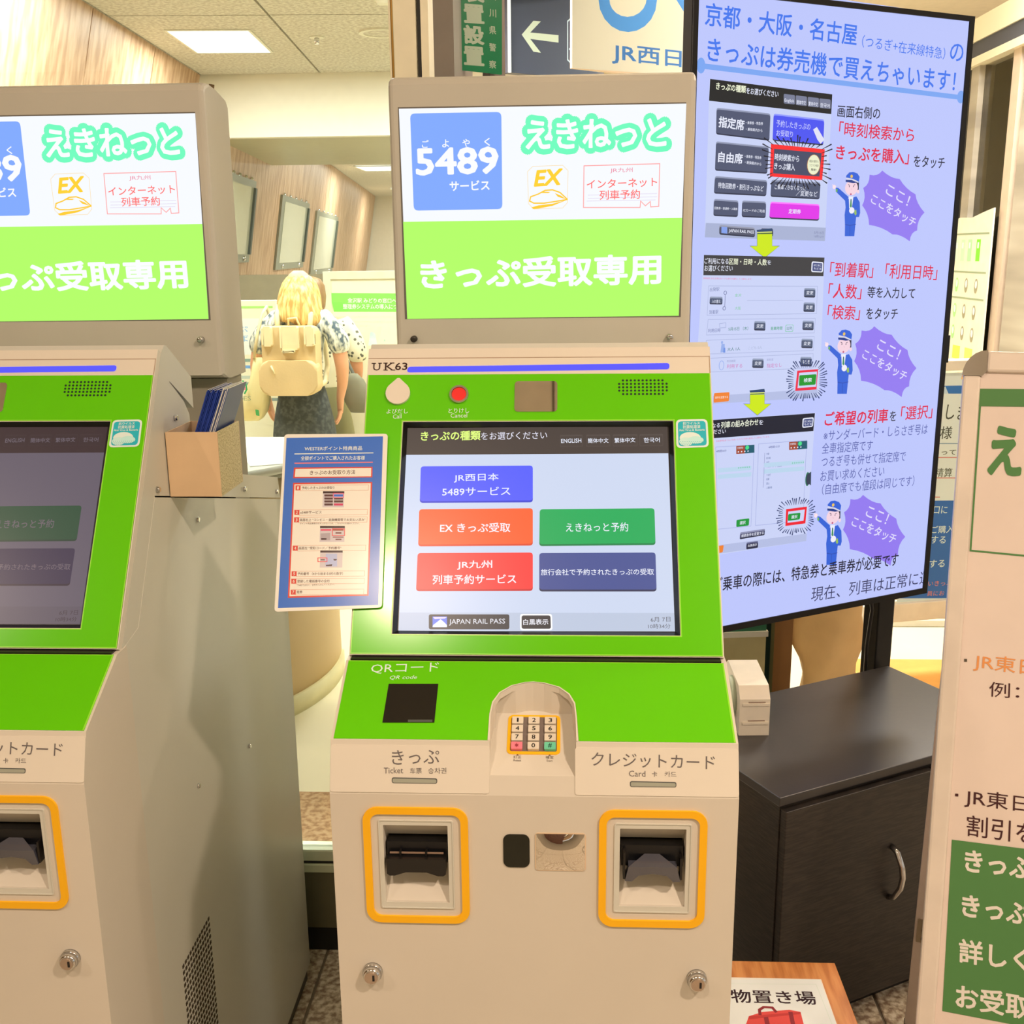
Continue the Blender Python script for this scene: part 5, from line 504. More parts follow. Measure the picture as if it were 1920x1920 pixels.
struct('floor', MB().box(-6, 7, 1.77, 19.5, -.12, 0), CREAM)
# inner room ceiling: board with separate panels, run 4.4 degrees off the machine row
PAN = speck('ceiling_panel_board', (190, 184, 168), (208, 203, 188), (224, 220, 206), 55, .85)
DARKJ = mat('joint_dark', (92, 84, 66), .9)
ce = struct('ceiling', MB().box(-6.5, -.28, .9, 5.74, 2.62, 2.7), DARKJ)
rot = .077
for i in range(-4, 2):
    for j in range(-2, 1):
        mb = MB(); a0, a1, b0, b1 = i * .72 + .006, (i + 1) * .72 - .006, .30 + j * 1.66 + .006, .30 + (j + 1) * 1.66 - .006
        O = V3((-1.28, 3.80, 2.6)); A = V3((math.cos(rot), math.sin(rot), 0)); B = V3((-math.sin(rot), math.cos(rot), 0))
        c = [(a0, b0), (a1, b0), (a1, b1), (a0, b1)]
        pts = [O + A * x + B * y for x, y in c]
        if max(p.x for p in pts) > .3: continue
        mb.ext(O, A, B, c, 0, .02); mb.build('ceiling_panel', PAN, ce)
# ceiling lamps
LAMP = emis('fffffa', 1.6, False); LFR = mat('lamp_frame', (235, 232, 215), .5)
for n, p in enumerate(CEIL_LAMPS):
    lab = ['square ceiling light panel above the left machine display, brightest on the inner ceiling', 'ceiling light panel nearer the glass wall in the inner room', 'ceiling light panel above the glass wall beside the cream mullion', 'ceiling light panel before the white soffit on the right', 'ceiling light panel nearest the wood wall'][n]
    e = empty('ceiling_light', (p[0], p[1], 0), .077, lab, 'ceiling light', 'panel lights in the inner ceiling')
    f = MB(); ringfaces(f, (0, 0, 2.594), X_, Y_, [(-.205, -.3), (.205, -.3), (.205, .3), (-.205, .3)], [(-.19, -.285), (.19, -.285), (.19, .285), (-.19, .285)], 0, .005); f.build('frame', LFR, e)
    MB().box(-.192, .192, -.287, .287, 2.592, 2.598).build('diffuser', LAMP, e)
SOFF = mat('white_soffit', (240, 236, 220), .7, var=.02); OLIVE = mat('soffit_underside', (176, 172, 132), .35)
struct('trim_1', MB().box(-6.5, .1, 5.72, 5.80, 2.24, 2.63), SOFF)
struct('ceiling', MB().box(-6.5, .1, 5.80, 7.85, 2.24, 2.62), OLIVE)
struct('ceiling', MB().box(-6.5, .1, 7.85, 19.5, 2.545, 2.62), PAN)
for n, p in enumerate(((-2.05, 12.3), (-2.35, 16.8))):
    e = empty('ceiling_light', (p[0], p[1], 0), 0, ['light panel in the far low ceiling beyond the white soffit', 'farthest light panel, near the far end wall'][n], 'ceiling light')
    MB().box(-.36, .30, -.30, .40, 2.53, 2.543).build('diffuser', LAMP, e); f = MB(); ringfaces(f, (0, 0, 2.53), X_, Y_, [(-.38, -.32), (.32, -.32), (.32, .42), (-.38, .42)], [(-.36, -.30), (.30, -.30), (.30, .40), (-.36, .40)], 0, .009); f.build('frame', LFR, e)
# smoke detector, ring downlight and sprinkler on the inner ceiling
e = empty('smoke_detector', (-.72, 3.72, 0), 0, 'white domed smoke detector on the inner ceiling next to the cream mullion', 'smoke detector')
MB().tube((0, 0, 2.6), (0, 0, 2.585), .055, .055).build('base', LFR, e); MB().tube((0, 0, 2.585), (0, 0, 2.555), .042, .025).build('dome', LFR, e)
e = empty('ceiling_speaker', (-.86, 4.53, 0), 0, 'round white ring speaker set in the inner ceiling', 'speaker')
f = MB(); c1 = [(.11 * math.cos(k * math.pi / 12), .11 * math.sin(k * math.pi / 12)) for k in range(24)]; ringfaces(f, (0, 0, 2.59), X_, Y_, c1, [(x * .82, y * .82) for x, y in c1], 0, .01); f.build('ring', LFR, e)
MB().tube((0, 0, 2.594), (0, 0, 2.599), .092, n=24).build('grille', PAN, e)
e = empty('sprinkler', (-1.2, 4.62, 0), 0, 'small sprinkler head on the inner ceiling', 'sprinkler'); MB().tube((0, 0, 2.6), (0, 0, 2.594), .035).build('plate', LFR, e); MB().tube((0, 0, 2.594), (0, 0, 2.565), .012).build('nozzle', mat('chrome', (210, 210, 210), .15, 1.), e)
# wood bulkhead walls, leaning out at the top
WOOD = speck('wood_cladding', (178, 138, 104), (198, 160, 126), (212, 178, 146), 3.2, .45, stretch=(7, 7, .35))
SEAM = mat('wood_seam', (110, 86, 60), .8)
def lean_wall(name, P0, D, Ln, b, hgt, n):
    P0, D = V3(P0), V3(D).normalized(); Bv = V3((b, 0, -1)).normalized(); o = MB(); o.ext(P0, D, -Bv, [(0, 0), (Ln, 0), (Ln, -hgt), (0, -hgt)], -.06, -.012); w_ = struct(name, o, SEAM)
    for i in range(n):
        m = MB(); m.ext(P0, D, -Bv, [(Ln * i / n + .005, 0), (Ln * (i + 1) / n - .005, 0), (Ln * (i + 1) / n - .005, -hgt), (Ln * i / n + .005, -hgt)], -.012, 0); m.build('wood_panel', WOOD, w_)
    return P0, D, Bv
lean_wall('wall_left', (-1.80, 1.1, 2.6), (-.077, 1, 0), 4.64, -.25, 1.02, 5)
MONS = ((-2.25, -1.12, -1.06, -.47), (.17, 1.95, -1.14, -.50), (2.62, 4.8, -1.24, -.545))
fD = V3((-.1, 1, 0)).normalized(); fP = V3((-2.30, 8.26, 2.54))
lean_wall('wall_left', fP - fD * 2.55, (-.1, 1, 0), 13.3, -.17, 1.46, 9); fB = V3((-.17, 0, -1)).normalized()
GREYW = mat('grey_wall', (150, 142, 118), .7)
struct('wall_left', MB().pz([(-2.55, 1.1), (-4.0, 19.1), (-4.2, 19.1), (-2.7, 1.1)], 0, 2.6), GREYW)
struct('wall_back', MB().box(-6, .2, 19.0, 19.15, 0, 2.6), mat('white_wall', (232, 224, 206), .8, var=.02))
# wall monitors hung on the leaning wood wall
BEZ = mat('grey_bezel', (148, 150, 136), .4, .3); GLS = mat('monitor_glass', (205, 208, 190), .12, var=.02, spec=.8); DKE = mat('dark_edge', (62, 72, 64), .5)
labs = ['wall monitor on the wood wall nearest the left machine, mostly hidden by its display', 'middle one of three slanted wall monitors on the wood wall', 'farthest slanted wall monitor, beside the far white wall']
for n, (d0, d1, h0, h1) in enumerate(MONS):
    e = empty('wall_monitor', fP, 0, labs[n], 'monitor', 'grey framed monitors on the wood wall')
    U, Vv = fD, -fB
    q = [(d0, h0), (d1, h0), (d1, h1), (d0, h1)]; m = MB(); m.ext((0, 0, 0), U, Vv, q, .0, .02); m.build('bezel', BEZ, e)
    g = .09 * (d1 - d0); m = MB(); m.ext((0, 0, 0), U, Vv, [(d0 + g, h0 + .06), (d1 - g, h0 + .06), (d1 - g, h1 - .05), (d0 + g, h1 - .05)], .02, .023); m.build('screen', GLS, e)
    m = MB(); m.ext((0, 0, 0), U, Vv, [(d1 - g * 1.0, h0 + .06), (d1 - g * .45, h0 + .06), (d1 - g * .45, h1 - .05), (d1 - g * 1.0, h1 - .05)], .02, .04); m.build('side_strip', DKE, e)
    m = MB()
    for k in range(5): c = fD * (d0 + (d1 - d0) * (.1 + .2 * k)) + Vv * (h1 + .004) ; m.ball(c, .02, 8, 6)
    for k in (.2, .8): c = fD * (d0 + (d1 - d0) * k) + Vv * (h0 + .03) + U.cross(Vv) * .02; m.ball(c, .02, 8, 6)
    tag(m.build('screws', mat('chrome', (210, 210, 210), .15, 1.), e), kind='stuff')
RAILM = mat('pale_rail', (214, 188, 168), .4)
a = fP - fD * 2.5 + fB * 1.40 + V3((.05, 0, 0)); m = MB().path([a, a + fD * 13], .045); struct('trim_2', m, RAILM)
# glass partition behind the machines
YG = 1.03
FRM = mat('frame_cream', (244, 238, 212), .4, .1); ALU = mat('frame_pale_green', (214, 220, 190), .35, .3); KICK = mat('kick_panel', (128, 124, 98), .3, .5, var=.08, scale=4); BLK = mat('black_trim', (24, 24, 22), .5)
wn = empty('window_1', (0, YG, 0), 0, kind='structure')
MB().box(-5.5, -.277, .005, .013, .262, 2.6).build('pane', glass('partition_glass'), wn)
MB().box(-5.5, -.277, -.012, .03, .235, .262, .003).build('rail', ALU, wn); MB().box(-5.5, -.277, -.008, .02, .228, .235).build('rail_gap', BLK, wn); MB().box(-5.5, -.277, -.012, .03, .206, .228, .003).build('rail', ALU, wn)
MB().box(-5.5, -.277, 0, .02, .06, .206).build('kick_plate', KICK, wn)
m = MB().box(-5.5, -.277, .004, .03, 0, .06); m.build('brush_strip', BLK, wn)
MB().box(-.287, -.2835, -.02, .02, 0, 2.62).build('jamb_strip', FRM, wn); MB().box(-.2835, -.279, -.015, .02, 0, 2.62).build('jamb_strip', mat('gold_strip', (205, 160, 78), .3, .3), wn); MB().box(-.279, -.2765, -.02, .02, 0, 2.62).build('jamb_strip', ALU, wn)
struct('trim_3', MB().box(-.2765, -.236, -.03, .05, 0, 2.9).box(-.236, -.228, -.015, .05, 0, 2.9), FRM).location = (0, YG, 0)
struct('trim_4', MB().box(-.228, -.214, -.02, .06, 0, 2.9), FRM).location = (0, YG, 0)
struct('trim_5', MB().box(-.2345, -.2285, -.02, -.01, 0, 2.9), BLK).location = (0, YG, 0)
struct('wall_back', MB().box(-.328, -.262, 1.99, 2.6, 0, 3.0), mat('grey_column', (140, 128, 122), .35, .2))
# concourse around and behind the camera
CE2 = mat('concourse_ceiling', (242, 228, 202), .8, var=.03)
c2 = struct('ceiling', MB().box(-6, 7, -7, YG - .02, 3.06, 3.16), DARKJ); struct('ceiling', MB().box(-.2, 7, 1.012, 9.0, 3.06, 3.16), CE2)
pm = MB().box(.004, 1.196, .004, 1.196, 0, .02).mesh('ceiling_panel', CE2)
for i in range(-4, 5):
    for j in range(-5, 1): link('ceiling_panel', pm, c2, (i * 1.2, j * 1.2 - .2, 3.04))
for n, p in enumerate(DOWN):
    e = empty('downlight', (p[0], p[1], 0), 0, ['recessed concourse downlight ahead of the right machine', 'recessed concourse downlight ahead of the left machine', 'recessed concourse downlight far to the right', 'recessed concourse downlight far to the left', 'recessed downlight over the passage beyond the signage screen'][n], 'downlight', 'recessed downlights')
    f = MB(); c1 = [(.11 * math.cos(k * math.pi / 12), .11 * math.sin(k * math.pi / 12)) for k in range(24)]; ringfaces(f, (0, 0, 3.03), X_, Y_, c1, [(x * .8, y * .8) for x, y in c1], 0, .012); f.build('ring', LFR, e)
PIL = speck('brown_stone', (70, 44, 34), (98, 64, 48), (120, 84, 62), 30, .4)
struct('trim_6', MB().box(-.62, .12, -4.6, -3.9, 0, 3.05), PIL)
struct('wall_front', MB().box(-6, 7, -7.2, -7, 0, 3.1), mat('far_hall_wall', (206, 164, 118), .7))
for k in range(5):  # invented glowing panes, added for the mirrors to reflect
    e = empty('added_shop_window', (-3.9 + 2.0 * k + (.6 if k > 1 else 0), -6.98, 0), 0, 'added lit shop window across the hall behind the camera, %s, glimpsed only in the steel mirrors' % ('leftmost', 'second from left', 'middle one', 'fourth from left', 'rightmost')[k], 'shop window', 'added lit shop windows across the hall')
    MB().box(-.8, .8, 0, .02, .6, 2.3).build('lit_pane', emis('ffe8b8', 1.1, False), e); f = MB(); ringfaces(f, (0, .0, 0), (-1, 0, 0), Z_, [(-.86, .54), (.86, .54), (.86, 2.36), (-.86, 2.36)], [(-.8, .6), (.8, .6), (.8, 2.3), (-.8, 2.3)], 0, .04); f.build('frame', PIL, e)
struct('wall_front', MB().box(-6.2, -6, -7, 1, 0, 3.1), mat('far_hall_wall', (206, 164, 118), .7))
p_ = empty('poster', (-.25, -3.89, 0), 0, 'white poster on the brown stone pillar opposite the machines', 'poster'); MB().box(-.2, .2, 0, .012, 1.25, 2.05).build('paper', mat('white_paper', (240, 238, 228), .6), p_)
# ================================================================== ticket machines
BEIGE = mat('machine_beige', (216, 210, 198), .42, var=.02, scale=6, bump=.04); BEIGE2 = mat('machine_waist', (226, 220, 208), .4, var=.02, scale=6)
SIDE = mat('machine_side_grey', (212, 212, 202), .38, var=.03, scale=4, bump=.03); HEADM = mat('header_grey', (200, 198, 188), .4, var=.03, scale=6, bump=.03); COLM = mat('column_grey', (148, 144, 132), .4)
GREEN = mat('green_film', (98, 208, 2), .16, var=.02, scale=5, spec=.5); LIME = mat('green_edge', (150, 232, 60), .25)
BLACKP = mat('black_plastic', (22, 20, 20), .3); DARKP = mat('slot_black', (12, 13, 18), .35); SMOKE = mat('smoked_window', (30, 24, 18), .12, spec=.6)
YEL = mat('yellow_ring', (255, 190, 8), .5, var=.02); CHR = mat('chrome', (210, 210, 210), .15, 1.); MIRR = mat('mirror_steel', (235, 232, 228), .03, 1.); REDB = mat('red_button', (235, 20, 18), .35)
WKEY = mat('key_white', (222, 214, 200), .45); PKEY = mat('key_pink', (235, 130, 150), .45); GKEY = mat('key_green', (110, 210, 175), .45); KWELL = mat('key_well', (120, 108, 104), .6)
mO, mV_ = V3((0, .131, 1.069)), V3((0, .5309, .8475)); mN = V3(X_).cross(mV_)
dO, dV = V3((0, .019, 1.0093)), V3((0, .8812, .4728)); dN = V3(X_).cross(dV)
wO, wV = V3((0, 0, .9515)), V3((0, .3123, .95)); wN = V3(X_).cross(wV)
def dimc(hx):  # darkening from the oblique viewing angle is put into the screen colours
    o = (36, 24, 30); return tuple(int(min(255, x * .31 + k)) for x, k in zip(hx, o))
def make_machine(loc, label, dim):
    t = empty('ticket_machine', loc, 0, label, 'ticket machine', 'green and beige ticket machines in a row')
    # front shell with keypad alcove and two card slots cut into it
    HW = .2313
    shell = MB().px([(0, .03), (0, .9515), (.019, 1.0093), (.123, 1.0651), (.153, 1.0655), (.153, .03)], -HW, HW)
    arch = [tuple(p) for p in GEO['arch']]
    plan = [(u, .019 + v * .8812) for u, v in arch]; plan[0] = (-.0490, -.02); plan[-1] = (.0497, -.02)
    fl = lambda y: .973 + (y - .007) * .4663
    c1 = MB(); bot = [c1.bm.verts.new((x, y, fl(y))) for x, y in plan]; top = [c1.bm.verts.new((x, y, 1.2)) for x, y in plan]
    c1._f(bot[::-1]); c1._f(top); n = len(plan)
    for i in range(n): c1._f([bot[i], bot[(i + 1) % n], top[(i + 1) % n], top[i]])
    c2 = MB().px([(-.0, fl(0) + .0001), (.090, fl(.090)), (.090, 1.0405), (.030, 1.008), (.012, .98)], -.0455, .0455)
    cut = [c1, c2]
    for a, b in ((-.1717, -.0974), (.0990, .1739)):
        cut.append(MB().px([(-.02, .9132), (-.02, .8140), (.003, .8140), (.030, .858), (.030, .878), (.010, .9132)], a, b))
        cut.append(MB().box(a + .001, b - .001, -.01, .05, .862, .888))
    sh = boolean(shell, cut).build('front_shell', BEIGE, t)
    # waist panels
    for (u0, u1) in ((-.2308, -.0489), (.0481, .2312)):
        m = MB(); m.ext(wO, X_, wV, rrect(u0, u1, .0022, .0552, .003), -.0005, .0011); m.build('waist_panel', BEIGE2, t)
    sheet('lettering', ART['waist_print'], wO + wN * .0012, X_, wV, t); sheet('slot_light', ART['pills'][:2], wO + wN * .0012, X_, wV, t); sheet('slot_light', ART['pills'][2:], wO + wN * .0012, X_, wV, t)
    # rear body, grey side strip and sloped cover
    MB().px([(.153, .03), (.153, 1.0655), (.198, 1.074), (.293, 1.228), (.300, 1.2264), (.934, 1.0787), (.934, .03)], -.2300, .2300).build('rear_body', SIDE, t)
    MB().px([(.296, 1.2295), (.386, 1.376), (.440, 1.340), (.4585, 1.318), (.459, 1.300), (.470, 1.229), (.694, 1.178), (.924, 1.125), (.934, 1.0815)], -.2285, .2285).build('sloped_cover', SIDE, t)
    m = MB()
    for y, z in ((.396, 1.322), (.306, 1.236), (.905, 1.10), (.70, 1.15), (.451, 1.157), (.36, .76), (.62, .70)):
        for s in (-1, 1): m.tube((s * .2283, y, z), (s * .2335, y, z), .0045, .0035, 8)
    tag(m.build('side_screws', CHR, t), kind='stuff')
    MB().box(-.226, .226, .02, .92, 0, .03).build('plinth', BLACKP, t)
    # ventilation slots, too fine to pick apart
    m = MB()
    for r in range(26):
        for c in range(12):
            y = .236 + c * .0105; z = .53 - r * .0105
            for s in (-1, 1): m.box(s * .2302 - .0006, s * .2302 + .0006, y, y + .0062, z, z + .0052)
    tag(m.build('vent_grille', mat('vent_dark', (58, 48, 34), .8), t), kind='stuff')
    # monitor housing
    prof = [(.1409, 1.0627), (.146, 1.0605), (.183, 1.068), (.198, 1.074), (.386, 1.376), (.476, 1.325), (.476, 1.372), (.385, 1.4262), (.378, 1.4275), (.3639, 1.4187)]
    MB().px(prof, -.2294, .2294).build('monitor_housing', SIDE, t)
    hole = [(-.1772, .0265), (.1772, .0265), (.1772, .311), (-.1772, .311)]
    m = MB(); ringfaces(m, mO - mN * .0115, X_, mV_, [(-.2292, 0), (.2292, 0), (.2292, .4185), (-.2292, .4185)], hole, 0, .0115); m.build('front_frame', BEIGE2, t)
    m = MB().px([(.1239 + .2223, 1.069 + .3556), (.1310 + .2223, 1.069 + .3556), (.372, 1.4285), (.352, 1.4295)], -.2292, .2292)
    m = MB(); ringfaces(m, mO, X_, mV_, [(-.2278, .001), (.2278, .001), (.2278, .379), (-.2278, .379)], [(x * 1.004, (y - .17) * 1.006 + .17) for x, y in hole], 0, .0009); m.build('green_panel', GREEN, t)
    m = MB(); q = lambda a, k: [(-.2278 + a, .001 + a), (.2278 - a, .001 + a), (.2278 - a, .379 - a * k), (-.2278 + a, .379 - a * k)]
    ringfaces(m, mO, X_, mV_, q(.0, 0), q(.0014, 0), 0, .0011); ringfaces(m, mO, X_, mV_, [(-.1792, .0245), (.1792, .0245), (.1792, .313), (-.1792, .313)], [(-.1779, .0258), (.1779, .0258), (.1779, .3117), (-.1779, .3117)], 0, .0012); m.build('green_edge', LIME, t)
    m = MB(); O2 = mO - mN * .0105
    A = [(-.1772, .0265), (.1772, .0265), (.1772, .311), (-.1772, .311)]; Bq = [(-.1722, .0325), (.1722, .0325), (.1722, .3065), (-.1722, .3065)]
    P = lambda p, d: m.bm.verts.new(mO + V3(X_) * p[0] + mV_ * p[1] + mN * d)
    a = [P(p, -.0005) for p in A]; b = [P(p, -.0085) for p in Bq]
    for i in range(4): j = (i + 1) % 4; m._f([a[i], a[j], b[j], b[i]])
    m.build('screen_bezel', BLACKP, t)
    m = MB(); m.ext(mO, X_, mV_, A, -.0112, -.0092); ts = m.build('touch_screen', BLACKP, t)
    sheet('screen_image', ART['scr'], mO - mN * .009, X_, mV_, ts, 'screen', strength=1. if not dim else 1., cmap=dimc if dim else None, dz=.00004, base=.0001)
    m = MB(); m.ext(mO, X_, mV_, [(-.2285, .4035), (.2285, .4035), (.2285, .4045), (-.2285, .4045)], -.0001, .0004); m.ext(mO, X_, mV_, [(.2275, .38), (.2285, .38), (.2285, .4045), (.2275, .4045)], -.0001, .0004); m.build('top_groove', mat('groove', (178, 158, 138), .6), t)
    sheet('status_light', ART['mon_led'], mO + mN * .0003, X_, mV_, t, 'screen', strength=1.15)
    if not dim: sheet('unit_label', ART['mon_label'], mO + mN * .0003, X_, mV_, t, k=.8)
    sheet('lettering', ART['mon_print'], mO + mN * .0011, X_, mV_, t)
    # call button shaped like a drop, cancel button, mirror, speaker, sticker
    cu, cv_ = -.1857, .3512; r = .0163; P2 = [(cu, cv_ + .0218)]
    for k in range(21): a_ = math.radians(52 - k * 284 / 20); P2.append((cu + r * math.cos(a_), cv_ + r * math.sin(a_)))
    P2 = [(cu + .0015, cv_ + .0212), *P2[1:], (cu - .0015, cv_ + .0212)]
    m = MB(); m.ext(mO, X_, mV_, P2, .0009, .005); m.build('call_button', BEIGE2, t)
    cc = [(-.1041, .3492)]; R = lambda r_, n_=28: [(cc[0][0] + r_ * math.cos(2 * math.pi * k / n_), cc[0][1] + r_ * math.sin(2 * math.pi * k / n_)) for k in range(n_)]
    m = MB(); ringfaces(m, mO, X_, mV_, R(.0128), R(.0100), .0009, .0045); rg = m.build('cancel_button_ring', CHR, t)
    m = MB(); m.ext(mO, X_, mV_, R(.0096), .0009, .0036); m.build('cancel_button', REDB, t)
    m = MB(); m.ext(mO, X_, mV_, rrect(-.0303, .0263, .3241, .3683, .005), .0009, .0022); ring = m.build('safety_mirror', MIRR, t)
    m = MB()
    for row, (u0, v, n_) in enumerate(((.1130, .3690, 11), (.1079, .3640, 13), (.1079, .3592, 13), (.1079, .3543, 13), (.1130, .3492, 11))):
        for k in range(n_): u = u0 + k * .0052; m.ext(mO, X_, mV_, [(u + .0016 * math.cos(j * math.pi / 4), v + .0016 * math.sin(j * math.pi / 4)) for j in range(8)], .0009, .00115)
    tag(m.build('speaker_grille', mat('hole_dark', (8, 40, 14), .7), t), kind='stuff')
    sheet('antiviral_sticker', ART['sticker'], mO + mN * .0012, X_, mV_, t)
    # desk film with scanner window
    film = [(-.2280, .1172), (-.2280, .0012), (-.0515, .0012)] + [(u * 1.035, v + .0012) for u, v in arch[1:-1]] + [(.0522, .0012), (.2285, .0012), (.2272, .1172)]
    m = MB(); m.ext(dO, X_, dV, film, 0, .0007); m.build('green_desk_panel', GREEN, t)
    m = MB(); m.ext(dO, X_, dV, [(-.2280, .1172), (.2272, .1172), (.2272, .1158), (-.2280, .1158)], .0007, .0009); m.ext(dO, X_, dV, [(.2265, .0012), (.2285, .0012), (.2272, .1172), (.2256, .1172)], .0007, .0009)
    m.build('green_edge', LIME, t)
    m = MB(); L1 = [(u * 1.03, v + .0009) for u, v in arch[1:-1]]; L1 = [(-.0512, .0009)] + L1 + [(.0518, .0009)]; L2 = [arch[0]] + [tuple(p) for p in arch[1:-1]] + [arch[-1]]
    for i in range(len(L1) - 1):
        f4 = [m.bm.verts.new(dO + V3(X_) * p[0] + dV * p[1] + dN * .0012) for p in (L1[i], L1[i + 1], L2[i + 1], L2[i])]; m._f(f4)
    m.build('alcove_rim', BEIGE2, t)
    sheet('lettering', ART['desk_print'], dO + dN * .0009, X_, dV, t); sheet('code_scanner_window', ART['scanner'], dO + dN * .0009, X_, dV, t, rough=.12)
    MB().box(-.2255, .2245, .1215, .145, 1.05, 1.0675).build('hinge_gap', BLACKP, t)
    # keypad
    a = math.atan(.4663); kV = V3((0, math.cos(a), math.sin(a))); kO = V3((.0, .007, .973)); kN = V3(X_).cross(kV)
    K0, K1, V0, V1 = -.0268, .0272, .034, .0855
    m = MB(); ringfaces(m, kO, X_, kV, rrect(K0 - .004, K1 + .004, V0 - .004, V1 + .003, .006), rrect(K0, K1, V0, V1, .002), 0, .0009); kp = m.build('keypad', YEL, t)
    m = MB(); m.ext(kO, X_, kV, [(K0, V0), (K1, V0), (K1, V1), (K0, V1)], 0, .0004); m.build('key_well', KWELL, kp)
    lb = '123456789*0#'; its = []
    for k in range(12):
        r_, c_ = divmod(k, 3); u = K0 + .0075 + c_ * .0193; v = V1 - .0075 - r_ * .0126
        m = MB(); bx = rrect(u - .0066, u + .0066, v - .0052, v + .0052, .001, 2); m.ext(kO, X_, kV, bx, .0004, .0042)
        m.build('key', PKEY if k == 9 else GKEY if k == 11 else WKEY, kp)
        ch = lb[k]; wd = .0022 if ch == '1' else .0042
        its.append(['t', 'a01828' if k == 9 else '103028' if k == 11 else '1c1814', ch, [u - wd / 2, v], [u + wd / 2, v], .0062, .02, ''])
    sheet('key_lettering', its, kO + kN * .0042, X_, kV, kp, k=.8)
    sheet('keypad_lettering', [['t', '705848', '訂正', [-.0225, .0262], [-.0135, .0262], .004, 0, ''], ['t', '705848', 'Reset', [-.0225, .0215], [-.0135, .0215], .003, 0, ''], ['t', '705848', '確定', [.0145, .0262], [.0235, .0262], .004, 0, ''], ['t', '705848', 'Start', [.0155, .0215], [.0225, .0215], .003, 0, ''],
        ['q', '704838', [[-.0195, .0285], [-.0165, .0285], [-.018, .0305]]], ['q', '704838', [[.0175, .0285], [.0205, .0285], [.019, .0305]]]], kO + kN * .0002, X_, kV, kp)
    # card slots with yellow rings
    for side, (a0, a1, z0, z1) in enumerate(((-.1945, -.0738, .7880, .9361), (.0752, .1971, .7880, .9365))):
        m = MB(); g = .0085; ringfaces(m, (0, 0, 0), X_, Z_, rrect(a0, a1, z0, z1, .017, 6), rrect(a0 + g, a1 - g, z0 + g, z1 - g, .010, 6), 0, .0028); yr = m.build('slot_ring', YEL, t)
        m = MB(); m.ext((0, 0, 0), X_, Z_, rrect(a0 + g, a1 - g, z0 + g, z1 - g, .010, 6), 0, .0003)
        b0, b1 = (a0 + .0175, a1 - .0172); o0, o1 = (-.1717, -.0974) if side == 0 else (.0990, .1739)
        m = MB(); ringfaces(m, (0, 0, 0), X_, Z_, rrect(b0, b1, .8065, .9198, .0025, 3), rrect(b0 + .0012, b1 - .0012, .8077, .9186, .002, 3), 0, .0016)
        ringfaces(m, (0, 0, 0), X_, Z_, rrect(b0 + .0012, b1 - .0012, .8077, .9186, .002, 3), rrect(o0, o1, .8140, .9132, .001, 3), 0, .0007); m.build('slot_bezel', SIDE, yr)
        cx = (o0 + o1) / 2; hw = (o1 - o0) / 2
        MB().box(o0 + .002, o1 - .002, .0085, .048, .861, .887).build('slot_opening', DARKP, yr)
        if side == 0:
            pl = [(-hw + .003, .853), (-hw + .006, .8505), (-hw + .012, .8505), (-.012, .855), (.012, .855), (hw - .012, .8505), (hw - .006, .8505), (hw - .003, .853), (hw - .003, .872), (-hw + .003, .872)]
            m = MB(); m.ext((cx, 0, 0), X_, Z_, pl, -.012, .004); m.build('ticket_mouth', BLACKP, yr)
            MB().box(cx - hw + .006, cx + hw - .006, .0035, .0045, .8745, .8765).build('ticket_gate', mat('gate_line', (190, 160, 140), .4, .5), yr)
            MB().box(cx - .020, cx - .0175, .002, .009, .868, .878).build('gate_rib', BLACKP, yr); MB().box(cx + .010, cx + .0125, .002, .009, .868, .878).build('gate_rib', BLACKP, yr)
        else:
            m = MB(); pts = [(-hw + .009, 0), (-hw + .012, 1), (-.013, 2), (0, 3), (.013, 2), (hw - .012, 1), (hw - .009, 0)]
            pl = [(-hw + .006, .850), (-hw + .014, .8495), (-.016, .857), (0, .8595), (.016, .857), (hw - .014, .8495), (hw - .006, .850), (hw - .010, .868), (-hw + .010, .868)]
            m.ext((cx, 0, 0), X_, Z_, pl, -.008, .006)
            A = [(-hw + .010, .868), (hw - .010, .868)]
            m._f([m.bm.verts.new(p) for p in ((cx - hw + .010, -.006, .868), (cx + hw - .010, -.006, .868), (cx + .004, .012, .8785), (cx - .004, .012, .8785))])
            m.build('card_mouth', mat('smoked_plastic', (70, 72, 84), .08, spec=.9, coat=.6), yr)
            MB().box(cx - hw + .004, cx - hw + .0065, -.004, .01, .851, .884).build('card_guide', BLACKP, yr); MB().box(cx + hw - .0065, cx + hw - .004, -.004, .01, .851, .878).build('card_guide', BLACKP, yr)
    m = MB(); m.ext((0, 0, 0), X_, Z_, rrect(-.0338, -.0037, .8620, .9037, .0075), 0, .0012); m.build('sensor_window', mat('sensor_dark', (20, 24, 14), .25), t)
    m = MB(); m.ext((0, 0, 0), X_, Z_, rrect(.0025, .0605, .8582, .9062, .004), 0, .0008); fr_ = m.build('mirror_frame', mat('mirror_edge', (225, 200, 170), .3), t)
    m = MB(); N_ = 12
    for i in range(N_ + 1):     # a slightly convex steel mirror
        pass
    g = [[m.bm.verts.new((.0036 + .0558 * i / N_, -.0010 - .0035 * (1 - (2 * i / N_ - 1) ** 2) * (1 - (2 * j / N_ - 1) ** 2), .8593 + .0458 * j / N_)) for j in range(N_ + 1)] for i in range(N_ + 1)]
    for i in range(N_):
        for j in range(N_): m._f([g[i][j], g[i + 1][j], g[i + 1][j + 1], g[i][j + 1]], True)
    m.build('safety_mirror', MIRR, fr_)
